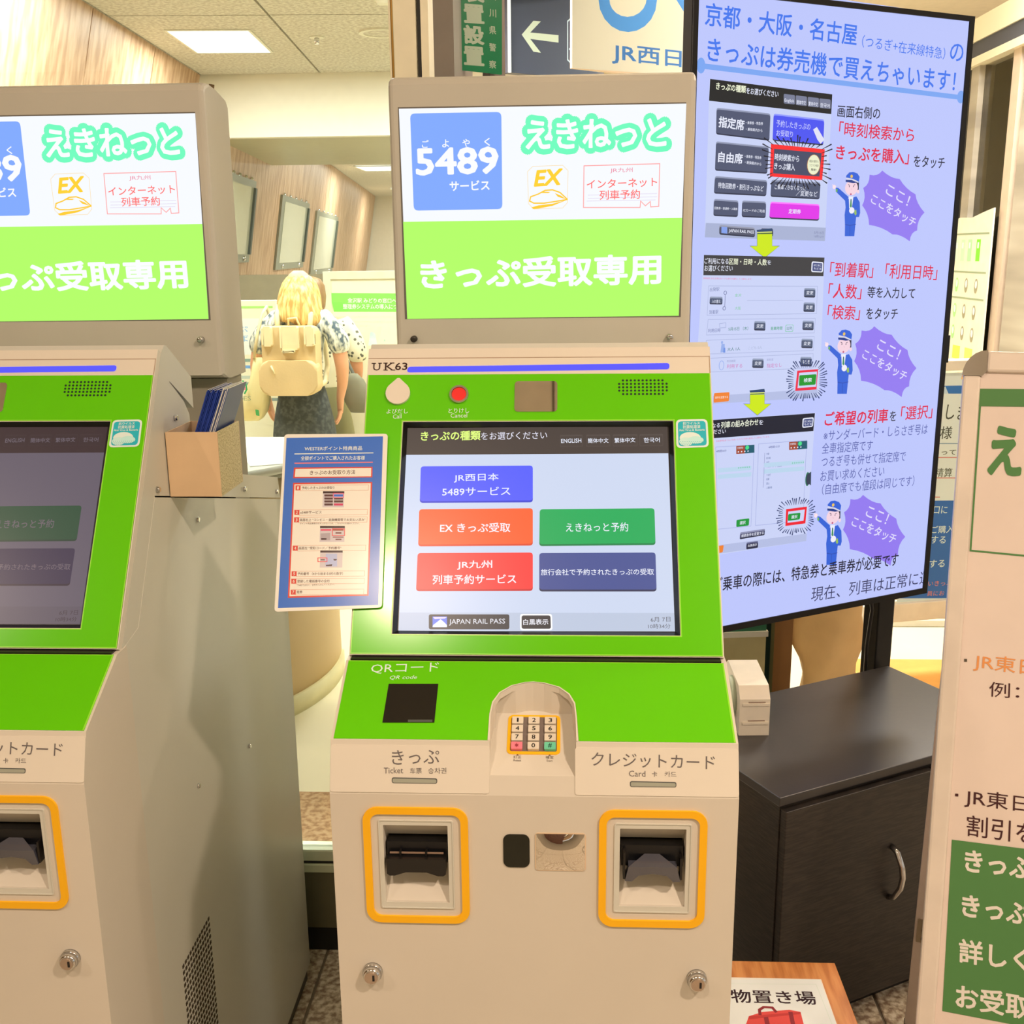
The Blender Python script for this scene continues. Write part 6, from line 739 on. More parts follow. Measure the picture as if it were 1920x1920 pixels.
    for x in (-.1911, .1908):
        m = MB().tube((x, 0, .7206), (x, -.006, .7206), .0118, .0118, 20).tube((x, -.006, .7206), (x, -.013, .7206), .0118, .0092, 20); lk = m.build('lock', CHR, t)
        MB().tube((x, -.013, .7206), (x, -.0138, .7206), .0078, .0078, 20).build('lock_core', mat('core_metal', (190, 172, 158), .3, .8), lk); MB().box(x + .0018, x + .0042, -.0146, -.0136, .7172, .7242).build('key_slit', DARKP, lk)
    # header display on its column
    HP = [(.6223, 1.358), (.6223, 1.797), (.628, 1.806), (.640, 1.810), (.687, 1.805), (.735, 1.795), (.745, 1.785), (.745, 1.350), (.659, 1.350), (.640, 1.352)]
    MB().px([(.655, 1.12), (.655, 1.349), (.735, 1.349), (.735, 1.12)], -.2275, .2275).build('header_column', COLM, t)
    m = MB().px(HP, -.2330, .2330)
    es = [e for e in m.bm.edges if abs(e.verts[0].co.x - e.verts[1].co.x) < 1e-5 and all(v.co.y < .642 for v in e.verts)]
    bmesh.ops.bevel(m.bm, geom=es, offset=.008, segments=3, profile=.5, affect='EDGES')
    hd = m.build('header_display', HEADM, t)
    m = MB(); m.ext((0, .6223, 0), X_, Z_, [(-.2180, 1.4470), (.2180, 1.4470), (.2180, 1.7650), (-.2180, 1.7650)], 0, .0004); m.build('display_bezel', mat('bezel_line', (110, 108, 104), .4), hd)
    sheet('display_image', ART['head'], (0, .6219, 0), X_, Z_, hd, 'screen', strength=1.0, base=.0003, dz=.00006)
    for x in (-.2039, .2010):
        m = MB().tube((x, .622, 1.416), (x, .612, 1.416), .0052, .0052, 12).ball((x, .612, 1.416), .0052, 12, 6, (1, .35, 1)); m.build('knob_screw', mat('black_knob', (46, 42, 38), .4) if (x < 0 and not dim) else CHR, hd)
    return t
right = make_machine((0, 0, 0), 'ticket pickup machine in the centre with lit white and blue touch screen, marked UK63', False)
left = make_machine((-.7541, .0131, 0), 'ticket machine at the left picture edge with dimmed grey touch screen', True)
# laminated notice taped to the edge of the right machine's monitor
nt_ = empty('laminated_notice', (-.2617, .131, 1.069), 0, 'blue bordered laminated instruction notice taped beside the right machine screen', 'notice')
nO = V3((.2617, 0, 0)); q4 = [tuple(p) for p in GEO['note']]; w4 = [(x, y) for x, y in q4]
its0 = ART['note'][0]
m = MB(); vs, _ = shape2d(its0); m.ext(nO + mN * .0045, X_, mV_, vs, 0, .0009); m.build('laminate', mat('laminate', (238, 228, 214), .15, spec=.6), nt_)
sheet('printed_sheet', ART['note'], nO + mN * .0055, X_, mV_, nt_, rough=.2, base=.0001, dz=.00004)
m = MB(); m.ext(nO + mN * .0058, X_, mV_, rrect(-.200, -.150, .0585, .072, .001), 0, .0003); m.ext(nO + mN * .0058, X_, mV_, rrect(-.285, -.245, .050, .075, .001), 0, .0003)
m = MB(); m.ext(nO, X_, mV_, rrect(-.205, -.1935, .07, .09, .001), .0012, .0042); m.ext(nO, X_, mV_, rrect(-.205, -.197, .27, .285, .001), .0012, .0042); m.build('tape_pad', mat('tape', (210, 205, 195), .3), nt_)
# leaflet box on the side of the left machine
KR = mat('card_beige', (226, 196, 158), .6); SPK = speck('cork_beige', (190, 178, 130), (222, 210, 168), (236, 226, 190), 420, .8)
bx = empty('leaflet_box', (-.524, .3635, 1.216), 0, 'open beige leaflet box fixed to the side of the left machine', 'box')
W_, D_, H_ = .074, .104, .0925
MB().box(0, W_, 0, .002, 0, H_).build('front_side', KR, bx); MB().box(0, W_, D_ - .002, D_, 0, H_).build('back_side', KR, bx); MB().box(W_ - .002, W_, .002, D_ - .002, 0, H_).build('outer_side', SPK, bx); MB().box(0.0008, .002, .002, D_ - .002, 0, H_).build('inner_side', KR, bx); MB().box(.002, W_ - .002, .002, D_ - .002, 0, .003).build('bottom', KR, bx)
BL1 = mat('leaflet_blue', (12, 52, 150), .45, var=.08, scale=60); BL2 = mat('leaflet_navy', (70, 88, 140), .4); WHP = mat('white_paper', (240, 238, 228), .6)
for k in range(22):
    x = .0085 + k * .00128; y0 = .004 + .0005 * random.random(); top = .148 + .002 * math.sin(k * 1.3) + (k > 14) * .002
    m = MB(); sh = .050 + .0002 * k; cover = BL1 if k < 14 else (BL2 if k % 2 else WHP)
    # thin folded leaflet, spine forward, leaning to the right
    P = [(x, y0, .0035), (x + .0011, y0, .0035), (x + .0011 + sh, y0 + .012, top), (x + sh, y0 + .012, top)]
    Q = [(a, b + .086, c) for a, b, c in P]
    va = [m.bm.verts.new(p) for p in P]; vb = [m.bm.verts.new(p) for p in Q]; m._f(va); m._f(vb[::-1])
    for i in range(4): m._f([va[i], va[(i + 1) % 4], vb[(i + 1) % 4], vb[i]])
    me = m.mesh('leaflet', cover)
    me.materials.append(WHP)
    for p in me.polygons:
        if p.center.z > top - .002: p.material_index = 1
    o = link('leaflet', me, None, (-.524, .3635, 1.216)); lbl = 'thin blue folded leaflet standing in the beige box' if k < 14 else 'thin leaflet with white and navy cover at the outer end of the beige box'
    tag(o, lbl, 'leaflet', 'blue leaflets in the beige box' if k < 14 else 'white and navy leaflets in the beige box')
# ================================================================== signage screen, cabinet, device
tvr = math.atan2(.477, .879)
tv = empty('signage_screen', (.2417, .9461, 0), tvr, 'tall portrait signage screen with lavender ticket buying instructions behind the right machine', 'screen')
BLK2 = mat('tv_black', (20, 19, 20), .4, spec=.3); 
MB().box(.0217, .7035, 0, .030, .783, 2.0, .002).build('housing', BLK2, tv)
m = MB(); ringfaces(m, (0, 0, 0), X_, Z_, [(.0217, .783), (.7035, .783), (.7035, 2.0), (.0217, 2.0)], [(.0322, .7965), (.6905, .7965), (.6905, 1.990), (.0322, 1.990)], 0, .003); m.build('bezel', BLK2, tv)
sheet('screen_image', [it for it in ART['tv']], (0, -.0004, 0), X_, Z_, tv, 'screen', base=.0001, dz=.00005, clip=.690)
MB().box(.30, .42, .030, .070, 1.15, 1.6).build('mount', BLK2, tv)
ts = empty('screen_stand', (.8257, 1.4468, 0), tvr, 'black upright stand post behind the low cabinet carrying the signage screen', 'stand')
MB().box(-.026, .026, 0, .05, .02, 1.5, .003).build('post', BLK2, ts); MB().box(-.30, .30, .0, .34, 0, .02, .004).build('base', BLK2, ts)
MB().box(-.44, .0, -.125, .0, 1.3, 1.36).build('bracket', BLK2, ts)
m = MB().path([(-.046, .01, .30), (-.047, .01, .60), (-.043, .005, .69), (-.048, .01, .74), (-.045, .01, .86)], .0045); m.build('cable', BLACKP, ts)
cb = empty('low_cabinet', (.441, .76, 0), tvr, 'low black cabinet with a curved chrome handle to the right of the right machine', 'cabinet')
CBM = speck('black_wood', (32, 28, 26), (42, 37, 33), (52, 46, 40), 30, .45, stretch=(1, 1, 12)); CBT = mat('black_top', (58, 56, 56), .3, var=.06, scale=5, bump=.05)
MB().box(.004, .666, .004, .403, .03, .525).build('carcass', CBM, cb); MB().box(0, .67, -.001, .407, .525, .544, .002).build('top', CBT, cb); MB().box(.02, .65, .02, .39, 0, .03).build('plinth', BLACKP, cb)
MB().box(.006, .383, -.014, .003, .04, .519, .0015).build('door', CBM, cb); d2 = MB().box(.387, .664, -.014, .003, .04, .519, .0015).build('door', CBM, cb); cbd = cb.children[-2]
m = MB().path([(.283, -.014, .375), (.283, -.030, .368), (.285, -.043, .342), (.286, -.046, .320), (.285, -.043, .295), (.283, -.030, .268), (.283, -.014, .260)], .006, 10); m.build('handle', CHR, [c for c in cb.children if c.name.startswith('door')][0])
dv_ = empty('desk_device', (.432, 1.030, .5442), .05, 'small white plastic device with ribbed front on the black cabinet beside the right machine', 'device')
WPL = mat('white_plastic', (238, 230, 214), .4)
MB().px([(0, 0), (0, .082), (.020, .106), (.135, .118), (.150, .108), (.150, 0)], -.026, .038).build('body', WPL, dv_)
for z in (.026, .068): MB().box(-.020, .036, -.003, .001, z, z + .005).build('rib', WPL, dv_); MB().box(-.008, .028, -.0008, .001, z + .0068, z + .0082).build('vent_slit', mat('slit_brown', (130, 100, 84), .7), dv_)
MB().tube((-.026, .075, .058), (-.036, .075, .058), .046, .042, 24).build('round_side', mat('pale_green_plastic', (205, 220, 195), .4), dv_)
# wooden luggage stand with paper sign
WD = speck('orange_wood', (190, 118, 52), (206, 134, 66), (218, 150, 82), 5, .5, stretch=(14, 1.5, 6))
ls = empty('luggage_stand', (0, 0, 0), 0, 'low orange wooden luggage stand with a paper sign lying on its top', 'stand')
MB().box(.245, .523, .12, .6145, .279, .2985, .002).build('top', WD, ls)
for x in (.26, .488):
    for y in (.135, .58): MB().box(x, x + .022, y, y + .022, 0, .279).build('leg', WD, ls)
MB().box(.262, .508, .588, .600, .20, .279).build('rail', WD, ls); MB().box(.262, .508, .137, .149, .20, .279).build('rail', WD, ls)
ps = empty('luggage_sign', (0, 0, .2987), 0, 'cream paper sign with a red suitcase picture lying on the wooden stand', 'sign')
MB().box(.256, .4875, .20, .5662, 0, .0008).build('paper', WHP, ps)
sheet('print', ART['stand'], (0, 0, .0008), X_, Y_, ps, base=.0001, dz=.00005)
# ================================================================== A-frame notice board
ar = math.atan2(-.3034, .9529)
ab = empty('notice_stand', (.5365, .215, 0), ar, 'white framed A-shaped notice stand at the right picture edge with green panel', 'sign')
aV = V3((0, .3335, .9428)); aN = V3(X_).cross(aV)
FRW = mat('frame_white', (226, 216, 206), .3, .1); PPR = mat('poster_white', (226, 212, 204), .5, var=.02); LEG = mat('leg_grey', (196, 184, 174), .35, .4)
AW = .66; AH = 1.4695; U0 = -.002
m = MB(); m.ext((0, 0, 0), X_, aV, [(U0 + .02, .05), (AW - .02, .05), (AW - .02, AH - .03), (U0 + .02, AH - .03)], -.02, -.004); m.build('backing', PPR, ab)
fb = lambda a, b, c, d: MB().ext((0, 0, 0), X_, aV, [(a, c), (b, c), (b, d), (a, d)], -.022, .004)
g = .0265; gt = .034
def bar(a, b, c, d, nm): m = fb(a, b, c, d); bmesh.ops.bevel(m.bm, geom=list(m.bm.edges), offset=.004, segments=2, profile=.5, affect='EDGES'); m.build(nm, FRW, ab)
bar(U0, U0 + g, .0, AH - .040, 'frame_bar'); bar(AW - g, AW, .0, AH - .040, 'frame_bar'); bar(U0 + .034, AW - .034, AH - gt, AH, 'frame_bar'); bar(U0 + g, AW - g, .05, .05 + g, 'frame_bar')
for sx, u in ((1, U0 + .034), (-1, AW - .034)):
    P2 = [(u, AH - gt), (u - sx * .006, AH - .041), *[(u - sx * .036 * math.cos(k * math.pi / 12), AH - .041 + .042 * math.sin(k * math.pi / 12)) for k in range(7)]]
    m = MB(); m.ext((0, 0, 0), X_, aV, P2, -.024, .005); m.build('corner_cap', CHR, ab)
sheet('poster_print', ART['aboard'], aN * -.0035, X_, aV, ab, base=.0002, dz=.00008)
for x in (.0, AW - .035):
    q = Vector((x, .6295, 0)); 
    m = MB(); top = aV * 1.02; d = (Vector((0, top.y + .01, top.z)) - Vector((0, .6295 , 0))).normalized()
    m.ext((x, .6295, .01), X_, d, [(0, 0), (.030, 0), (.030, .98), (0, .98)], -.006, .006); m.build('rear_leg', LEG, ab)
    MB().box(x - .001, x + .031, .619, .640, 0, .022, .002).build('foot', BLACKP, ab)
    p1 = Vector((x + .018, .55, .295)); p2 = aV * .34 + Vector((x + .012, .012, 0))
    m = MB().path([p1 + Vector((0, 0, 0)), p2], .005); m.build('stay', CHR, ab)
    m = MB(); m.ext(Vector((x, .6295, .01)) + d * .262, X_, d, rrect(.004, .034, 0, .062, .003), .006, .0085); m.build('hinge_plate', mat('hinge_bronze', (150, 138, 118), .35, .6), ab)
    m = MB()
    for k in (.012, .034): c = Vector((x + .016, .6295, .01)) + d * (.262 + k) + V3(X_).cross(d) * .009; m.ball(c, .004, 10, 6)
    tag(m.build('rivets', CHR, ab), kind='stuff')
# ================================================================== signs above the right machine
sr = math.atan2(.617, .787)
gs = empty('green_sign', (-.30, 2.2, 0), sr, 'green vertical sign with large cream characters above the right machine display', 'sign')
MB().box(.0, .187, 0, .004, 2.063, 2.9).build('plate', mat('sign_green', (10, 110, 62), .3), gs); sheet('print', ART['green_sign'], (0, -.0004, 0), X_, Z_, gs, k=.85, rough=.3); MB().box(.16, .215, .02, .06, 2.0, 3.0).build('mounting_post', mat('grey_column', (140, 128, 122), .35, .2), gs)
dsn = empty('arrow_sign', (-.187, 3.6, 0), sr, 'dark slate hanging sign with a white left pointing arrow', 'sign')
MB().box(0, .50, 0, .05, 2.262, 2.62, .003).build('box', mat('slate_sign', (62, 64, 74), .4), dsn); sheet('print', ART['dark_sign'], (0, -.0004, 0), X_, Z_, dsn, k=.9)
MB().tube((.06, .025, 2.62), (.06, .025, 3.06), .01, n=8).tube((.44, .025, 2.62), (.44, .025, 3.06), .01, n=8).build('hanger', CHR, dsn)
MB().box(-.012, -.002, -.01, .0, 2.26, 2.9).build('reflection_strip', emis('fffff0', 1.2, False), dsn)  # glowing strip imitates a fluorescent reflection, not a lamp
js = empty('railway_sign', (.062, 3.0, 0), sr, 'cream hanging sign with large blue letters between the arrow sign and signage screen', 'sign')
MB().box(0, .5546, 0, .014, 2.181, 2.70, .002).build('box', mat('cream_sign', (226, 204, 172), .4), js); sheet('print', ART['jr_sign'], (0, -.0004, 0), X_, Z_, js, clip=.5546)
MB().tube((.08, .008, 2.70), (.08, .008, 3.06), .01, n=8).tube((.48, .008, 2.70), (.48, .008, 3.06), .01, n=8).build('hanger', CHR, js)
# hall wall beyond, storefront on the right
struct('wall_back', MB().box(-.2, 7, 8.8, 9.0, 0, 3.1), mat('hall_wall', (232, 220, 186), .8, var=.03))
STEEL = speck('brushed_steel', (158, 150, 134), (178, 170, 152), (200, 194, 176), 1.6, .4, stretch=(.3, .3, 3.5)); DKB = mat('dark_slate', (74, 78, 88), .5)
struct('trim_7', MB().box(2.17, 2.45, 2.2, 5.9, 2.585, 2.70), CREAM); struct('trim_8', MB().box(2.18, 2.45, 2.2, 5.9, 2.505, 2.585), DKB); struct('trim_9', MB().box(2.165, 2.45, 2.2, 5.9, 2.465, 2.505), CREAM)
struct('wall_right', MB().box(2.2, 2.32, 5.20, 5.9, 0, 2.465), STEEL); struct('wall_right', MB().box(2.2, 2.32, 3.2, 4.42, 0, 2.465), STEEL)
struct('trim_10', MB().box(2.19, 2.30, 4.99, 5.10, 0, 2.465), STEEL); struct('trim_11', MB().box(2.19, 2.28, 4.46, 4.55, 0, 2.465), mat('frame_pinkish', (224, 204, 180), .35, .2)); struct('trim_12', MB().box(2.205, 2.28, 5.10, 5.20, 0, 2.465), BLK)
wn2 = empty('window_2', (2.22, 0, 0), 0, kind='structure'); MB().box(0, .01, 4.55, 4.99, .05, 2.465).build('pane', glass('shop_glass', (.8, .78, .7)), wn2); MB().box(-.01, .03, 4.55, 4.99, 0, .05).build('rail', STEEL, wn2)
struct('wall_right', MB().box(3.2, 3.3, 3.0, 8.8, 0, 3.1), mat('shop_inner', (104, 92, 78), .8)); struct('trim_13', MB().box(2.6, 2.7, 3.2, 8.6, 2.05, 2.22).box(2.6, 2.7, 3.2, 8.6, 1.86, 1.90).box(2.6, 2.7, 3.2, 8.6, 1.62, 1.66), mat('shop_beam', (190, 178, 150), .7))
bp = empty('shop_poster', (2.155, 4.2, 0), 0, 'white poster with rows of small green and yellow pictures standing before the shop glass', 'poster')
m = MB(); m.ext((0, 0, 0), (0, -1, 0), Z_, [(-.96, .62), (-.33, .62), (-.33, 1.735), (-.45, 1.72), (-.62, 1.695), (-.80, 1.70), (-.96, 1.66)], -.008, 0); m.build('sheet', mat('poster_cream', (246, 240, 214), .6), bp); MB().box(.0, .006, .36, .40, 0, .62).build('leg', LFR, bp); MB().box(.0, .006, .88, .92, 0, .62).build('leg', LFR, bp)
its = []
for zz in (1.615, 1.42, 1.285): its.append(['q', 'a8a070', [[-.93, zz - .006], [-.36, zz - .006], [-.36, zz + .003], [-.93, zz + .003]]])
for k, u in enumerate((-.91, -.83, -.74, -.64, -.52)): its += [['q', ('a0dc3c', 'e0dcae', 'd4e0a0', 'c0dc90', '8cd830')[k], [[u, 1.475], [u + .055, 1.475], [u + .055, 1.585], [u, 1.585]]], ['q', 'f0ecd0', [[u + .012, 1.54], [u + .035, 1.54], [u + .035, 1.57], [u + .012, 1.57]]]]
for r_, zz in enumerate((1.35, 1.215, 1.10)):
    for k, u in enumerate((-.88, -.76, -.62, -.48)): its += [['e', 'b8d878' if k < 2 else 'b09468', [u, zz], .024, .038], ['e', 'f2f0d4', [u, zz + .008], .015, .020]]
for u, c in ((-.91, 'f8e060'), (-.74, 'f8dc50'), (-.56, 'f4d860')): its.append(['q', c, [[u, .96], [u + .11, .96], [u + .11, 1.03], [u, 1.03]]]); its.append(['q', 'e8e0b0', [[u, .84], [u + .11, .84], [u + .11, .93], [u, .93]]])
sheet('print', its, (-.0004, 0, 0), (0, -1, 0), Z_, bp, base=.0004)
po = empty('notice_poster', (1.0, 2.6, 0), math.atan2(.2402, .9707), 'cream and blue notice poster glimpsed between the signage screen and the white A-shaped stand', 'poster')
MB().box(.15, .75, 0, .012, .313, 1.125).build('board', mat('poster_cream', (246, 240, 214), .6), po); sheet('print', ART['poster'], (0, -.0006, 0), X_, Z_, po, base=.0004)
MB().box(.1, .8, -.02, .08, .235, .305, .004).build('ledge', LFR, po); MB().box(.15, .20, .02, .06, 0, .235).build('leg', LFR, po); MB().box(.7, .75, .02, .06, 0, .235).build('leg', LFR, po); MB().box(.1, .8, -.015, .05, 1.135, 1.17, .004).build('top_ledge', LFR, po)
tag(MB().box(.7, 3.2, 3.25, 3.32, .0005, .004).build('floor_strip', mat('floor_strip_grey', (176, 168, 140), .5)), 'thin grey strip across the pale floor beyond the low cabinet', 'floor strip')
tag(MB().box(1.12, 2.0, 2.15, 2.85, .0005, .012).build('floor_mat', mat('orange_mat', (236, 178, 92), .8)), 'orange mat on the pale floor behind the low cabinet', 'mat')
# made-up case whose teal imitates a reflection, and door posts under the signage screen
dc = empty('reflection_case', (.40, 1.62, 0), .12, 'made-up low case whose teal top imitates a reflection, between right machine and dark post', 'case')
MB().box(0, .175, 0, .30, .56, .80).build('teal_reflection', mat('reflection_teal', (66, 120, 92), .15), dc); MB().box(0, .175, 0, .30, 0, .545).build('cream_base', mat('case_cream', (214, 202, 150), .5), dc); MB().box(-.004, .179, -.006, .306, .545, .56).build('edge', LFR, dc)
struct('trim_14', MB().box(.588, .606, 1.74, 1.80, 0, .97), mat('dark_teal_post', (22, 44, 40), .3)); struct('trim_15', MB().box(.606, .618, 1.75, 1.80, 0, .97), mat('olive_post', (120, 118, 78), .3)); struct('trim_16', MB().box(.618, .668, 1.75, 1.80, 0, .97), mat('brown_post', (160, 116, 70), .5))
# ================================================================== inner room furniture
IV = mat('counter_ivory', (222, 190, 140), .5, var=.03, scale=2); SK = mat('skirting_pale', (236, 226, 178), .4); CTOP = mat('counter_top_white', (238, 240, 232), .12, spec=.7, var=.02)
rc = empty('round_counter', (-1.5, 2.65, 0), 0, 'round ivory service counter behind the glass with white glossy top', 'counter')
def dsc(r_): return [(r_ * math.cos(a), r_ * math.sin(a)) for a in [math.pi - .16 + (math.pi + .32) * k / 48 for k in range(49)]]
MB().pz(dsc(.69), .07, .84, True).build('body', IV, rc); MB().pz(dsc(.70), 0, .07, True).build('skirting', SK, rc); MB().pz(dsc(.705), .84, .868, True).build('rim', mat('counter_rim', (128, 124, 96), .3), rc); MB().pz(dsc(.76), .868, .895, True).build('top', CTOP, rc)
rnd = random.Random(3)
for k, (x, y, a, c) in enumerate(((-1.28, 2.52, .3, 0), (-1.02, 2.58, -.2, 1), (-1.12, 2.26, .1, 2), (-.92, 2.38, .4, 0), (-1.45, 2.35, -.1, 1))):
    e = MB().box(-.105, .105, -.148, .148, 0, .0012 + .0004 * k).build('paper_sheet', [mat('paper_a', (244, 244, 236), .6), mat('paper_b', (232, 238, 226), .6), mat('paper_c', (238, 224, 214), .6)][c], None, (x, y, .8952)); e.rotation_euler = (0, 0, a)
    tag(e, ['white paper sheet at the back of the round counter', 'pale green paper sheet in the middle of the round counter', 'pinkish paper sheet at the front of the round counter', 'white paper sheet at the right of the round counter', 'pale green paper sheet at the left of the round counter'][k], 'paper', 'papers on the round counter')
# notice board with green heading, and the left information board
nb = empty('notice_board', (-.55, 4.45, 0), 0, 'tall white notice board with a green heading band behind the people', 'notice board')
MB().box(-.64, .5, .0, .03, .35, 1.461, .004).build('panel', mat('board_white', (240, 238, 214), .5, var=.02), nb); m = MB(); ringfaces(m, (0, 0, 0), X_, Z_, [(-.64, .35), (.5, .35), (.5, 1.461), (-.64, 1.461)], [(-.602, .38), (.465, .38), (.465, 1.423), (-.602, 1.423)], 0, .012); m.build('frame', mat('board_frame', (226, 232, 214), .35, .2), nb)
sheet('print', ART['notice_board'], (0, -.0004, 0), X_, Z_, nb, base=.0004); MB().box(-.5, -.46, .0, .04, 0, .35).build('leg', LFR, nb); MB().box(.40, .44, 0, .04, 0, .35).build('leg', LFR, nb)
ib = empty('information_board', (-1.9, 4.6, 0), 0, 'white information board with green line between left machine column and blonde person', 'notice board')
MB().box(-.6, .42, 0, .03, .3, 1.315, .004).build('panel', mat('board_white', (240, 238, 214), .5, var=.02), ib); its = [['q', 'b4d264', [[-.55, 1.272], [.40, 1.272], [.40, 1.284], [-.55, 1.284]]], ['r', 'f4f2d8', [[-.2, 1.22], [.35, 1.22], [.35, 1.03], [-.2, 1.03]], .03], ['t', '9cb0c0', 'きっぷ', [.06, 1.165], [.26, 1.165], .035, .01, ''], ['t', '9cb0c0', 'うりば', [.04, 1.115], [.26, 1.115], .035, .01, '']]
for zz, c in ((1.0, '909880'), (.965, '7c9cc0'), (.91, 'c8bca0'), (.875, '909880'), (.85, 'f07878'), (.79, '909080')): its.append(['q', c, [[.0, zz - .008], [.40, zz - .008], [.40, zz + .008], [.0, zz + .008]]])
sheet('print', its, (0, -.0004, 0), X_, Z_, ib, base=.0004); MB().box(-.5, -.46, 0, .03, 0, .3).build('leg', LFR, ib); MB().box(.3, .34, 0, .03, 0, .3).build('leg', LFR, ib)
struct('wall_left', MB().box(-3.2, -1.0, 6.4, 6.5, 0, 1.41), mat('grey_wall', (150, 142, 118), .7))
gd = empty('glass_disc', (-.749, YG, 1.363), 0, 'small round grey green disc stuck on the glass partition in front of the blonde person', 'disc'); MB().tube((0, -.001, 0), (0, -.011, 0), .0145, .0145, 32).build('disc', mat('disc_grey', (168, 168, 138), .5), gd)
# ================================================================== people
def skin(name, J, E, parent, m, root=0, sub=2):
    me = bpy.data.meshes.new(name); me.from_pydata([j[:3] for j in J], E, []); o = bpy.data.objects.new(name, me); col.objects.link(o)
    sk = o.modifiers.new('s', 'SKIN'); sk.use_smooth_shade = True; ly = me.skin_vertices[0].data
    for i, j in enumerate(J): ly[i].radius = (j[3], j[4] if len(j) > 4 else j[3]); ly[i].use_root = (i == root)
    sb = o.modifiers.new('d', 'SUBSURF'); sb.levels = sub; sb.render_levels = sub
    dg = bpy.context.evaluated_depsgraph_get(); nm = bpy.data.meshes.new_from_object(o.evaluated_get(dg)); bpy.data.objects.remove(o)
    nm.materials.clear(); nm.materials.append(m)
    for p in nm.polygons: p.use_smooth = True
    return link(name, nm, parent)
def chain(J, E, start, pts):
    k = start
    for p in pts: J.append(p); E.append((k, len(J) - 1)); k = len(J) - 1
    return k
def hand(J, E, wrist, d, side):
    """palm, four fingers and a thumb; d = hanging direction, relaxed curl forward (+y)"""
    w = V3(J[wrist][:3]); d = V3(d).normalized(); fw = V3((0, 1, 0)); lat = d.cross(fw).normalized() * side
    pl = w + d * .045; J.append((*pl, .020, .016)); E.append((wrist, len(J) - 1)); p = len(J) - 1
    for k, L in enumerate((.062, .070, .066, .052)):
        o = lat * 0 + fw * ((1.5 - k) * .015); a = pl + o + d * .028; b = a + d * L * .5 + lat * -.006; c = b + d * L * .42 + lat * -.014
        chain(J, E, p, [(*a, .0078), (*b, .0070), (*c, .0056)])
    a = pl + fw * .022 - d * .012; b = a + fw * .014 + d * .026; c = b + d * .024 + fw * .003; chain(J, E, p, [(*a, .0088), (*b, .0078), (*c, .0064)])
SKIN = mat('skin', (236, 176, 140), .55, var=.04, scale=8); SKIN2 = mat('skin_tan', (214, 150, 112), .55)
def head_mesh(parent, c, s, m, yaw):
    """head turned away (+y): skull, ears, nose, eyes and mouth in one mesh"""
    R = []; n = 20
    prof = [(-.115, .030, .034, .012), (-.10, .048, .052, .012), (-.07, .060, .070, .008), (-.035, .068, .082, .0), (0, .074, .090, -.004), (.035, .076, .094, -.006), (.07, .070, .086, -.006), (.10, .052, .064, -.004), (.118, .028, .034, -.002)]
    for z, rx, ry, oy in prof:
        ring = []
        for k in range(n):
            t = 2 * math.pi * k / n; x = rx * math.cos(t); y = ry * math.sin(t) + oy
            f = max(0, math.sin(t)) ** 8
            if -.05 < z < .0: y += .016 * f
            if z in (-.035, .0) and f < .01: pass
            ring.append((x, y, z))
        R.append(ring)
    m_ = MB().loft(R); Rm = Matrix.Translation(c) @ Matrix.Rotation(yaw, 4, 'Z') @ Matrix.Scale(s, 4)
    for sx in (-1, 1): m_.ball((sx * .076, -.004, -.012), .026, 8, 6, (.35, .6, 1)); m_.ball((sx * .030, .088, .012), .011, 8, 6, (1, .6, .6))
    m_.ball((0, .092, -.050), .018, 8, 6, (1.1, .4, .35)); m_.ball((0, .098, -.022), .013, 8, 6, (.8, 1, 1)); bmesh.ops.transform(m_.bm, matrix=Rm, verts=m_.bm.verts); return m_.build('head', m, parent)
# --- blonde person with backpack
PX, PY = -1.150, 3.72
p1 = empty('person', (PX, PY, 0), 0, 'blonde person seen from behind wearing patterned shirt and beige backpack', 'person')
J = [(0, 0, .80, .070, .060), (0, 0, .93, .072, .060), (0, .0, 1.08, .084, .070), (0, 0, 1.20, .094, .072), (0, 0, 1.275, .062, .055), (.003, .005, 1.325, .036, .036), (.005, .012, 1.37, .036, .038)]
E = [(i, i + 1) for i in range(6)]
for s in (-1, 1):
    k = chain(J, E, 3, [(s * .105, 0, 1.262, .046), (s * .165, .0, 1.21, .042), (s * (.185 if s > 0 else .205), .01, 1.06, .034), (s * (.175 if s > 0 else .215), .045, .975, .027), (s * (.150 if s > 0 else .19), .10, .90, .019)])
    hand(J, E, k, (-.1 * s, .25, -1), s)
    k = chain(J, E, 0, [(s * .07, 0, .71, .078, .075), (s * .075, .005, .40, .052), (s * .075, -.01, .22, .044), (s * .075, -.005, .07, .030), (s * .08, .05, .035, .032, .026), (s * .085, .11, .022, .026, .018)])
skin('body', J, E, p1, SKIN)
head_mesh(p1, (.006, .02, 1.385), .78, SKIN, .1)
SHT = speck('patterned_cloth', (86, 104, 118), (206, 210, 198), (246, 246, 236), 62, .8, stretch=(1, 1, .45))
J = [(0, 0, .90, .104, .088), (0, 0, 1.0, .100, .086), (0, 0, 1.12, .108, .090), (0, 0, 1.225, .110, .084), (0, 0, 1.285, .080, .060), (.003, .004, 1.306, .052, .046)]; E = [(i, i + 1) for i in range(5)]
for s in (-1, 1): chain(J, E, 3, [(s * .115, 0, 1.262, .056), (s * .170, 0, 1.20, .056), (s * (.188 if s > 0 else .20), .006, 1.10, .056)])
skin('blouse', J, E, p1, SHT)
TRS = speck('dark_denim', (52, 58, 60), (62, 68, 68), (84, 90, 88), 60, .85)
J = [(0, 0, 1.02, .104, .088), (0, 0, .92, .122, .100), (0, 0, .80, .132, .108)]; E = [(0, 1), (1, 2)]
for s in (-1, 1): chain(J, E, 2, [(s * .068, 0, .68, .096, .094), (s * .078, .004, .40, .068), (s * .078, -.004, .12, .056)])
skin('trousers', J, E, p1, TRS)
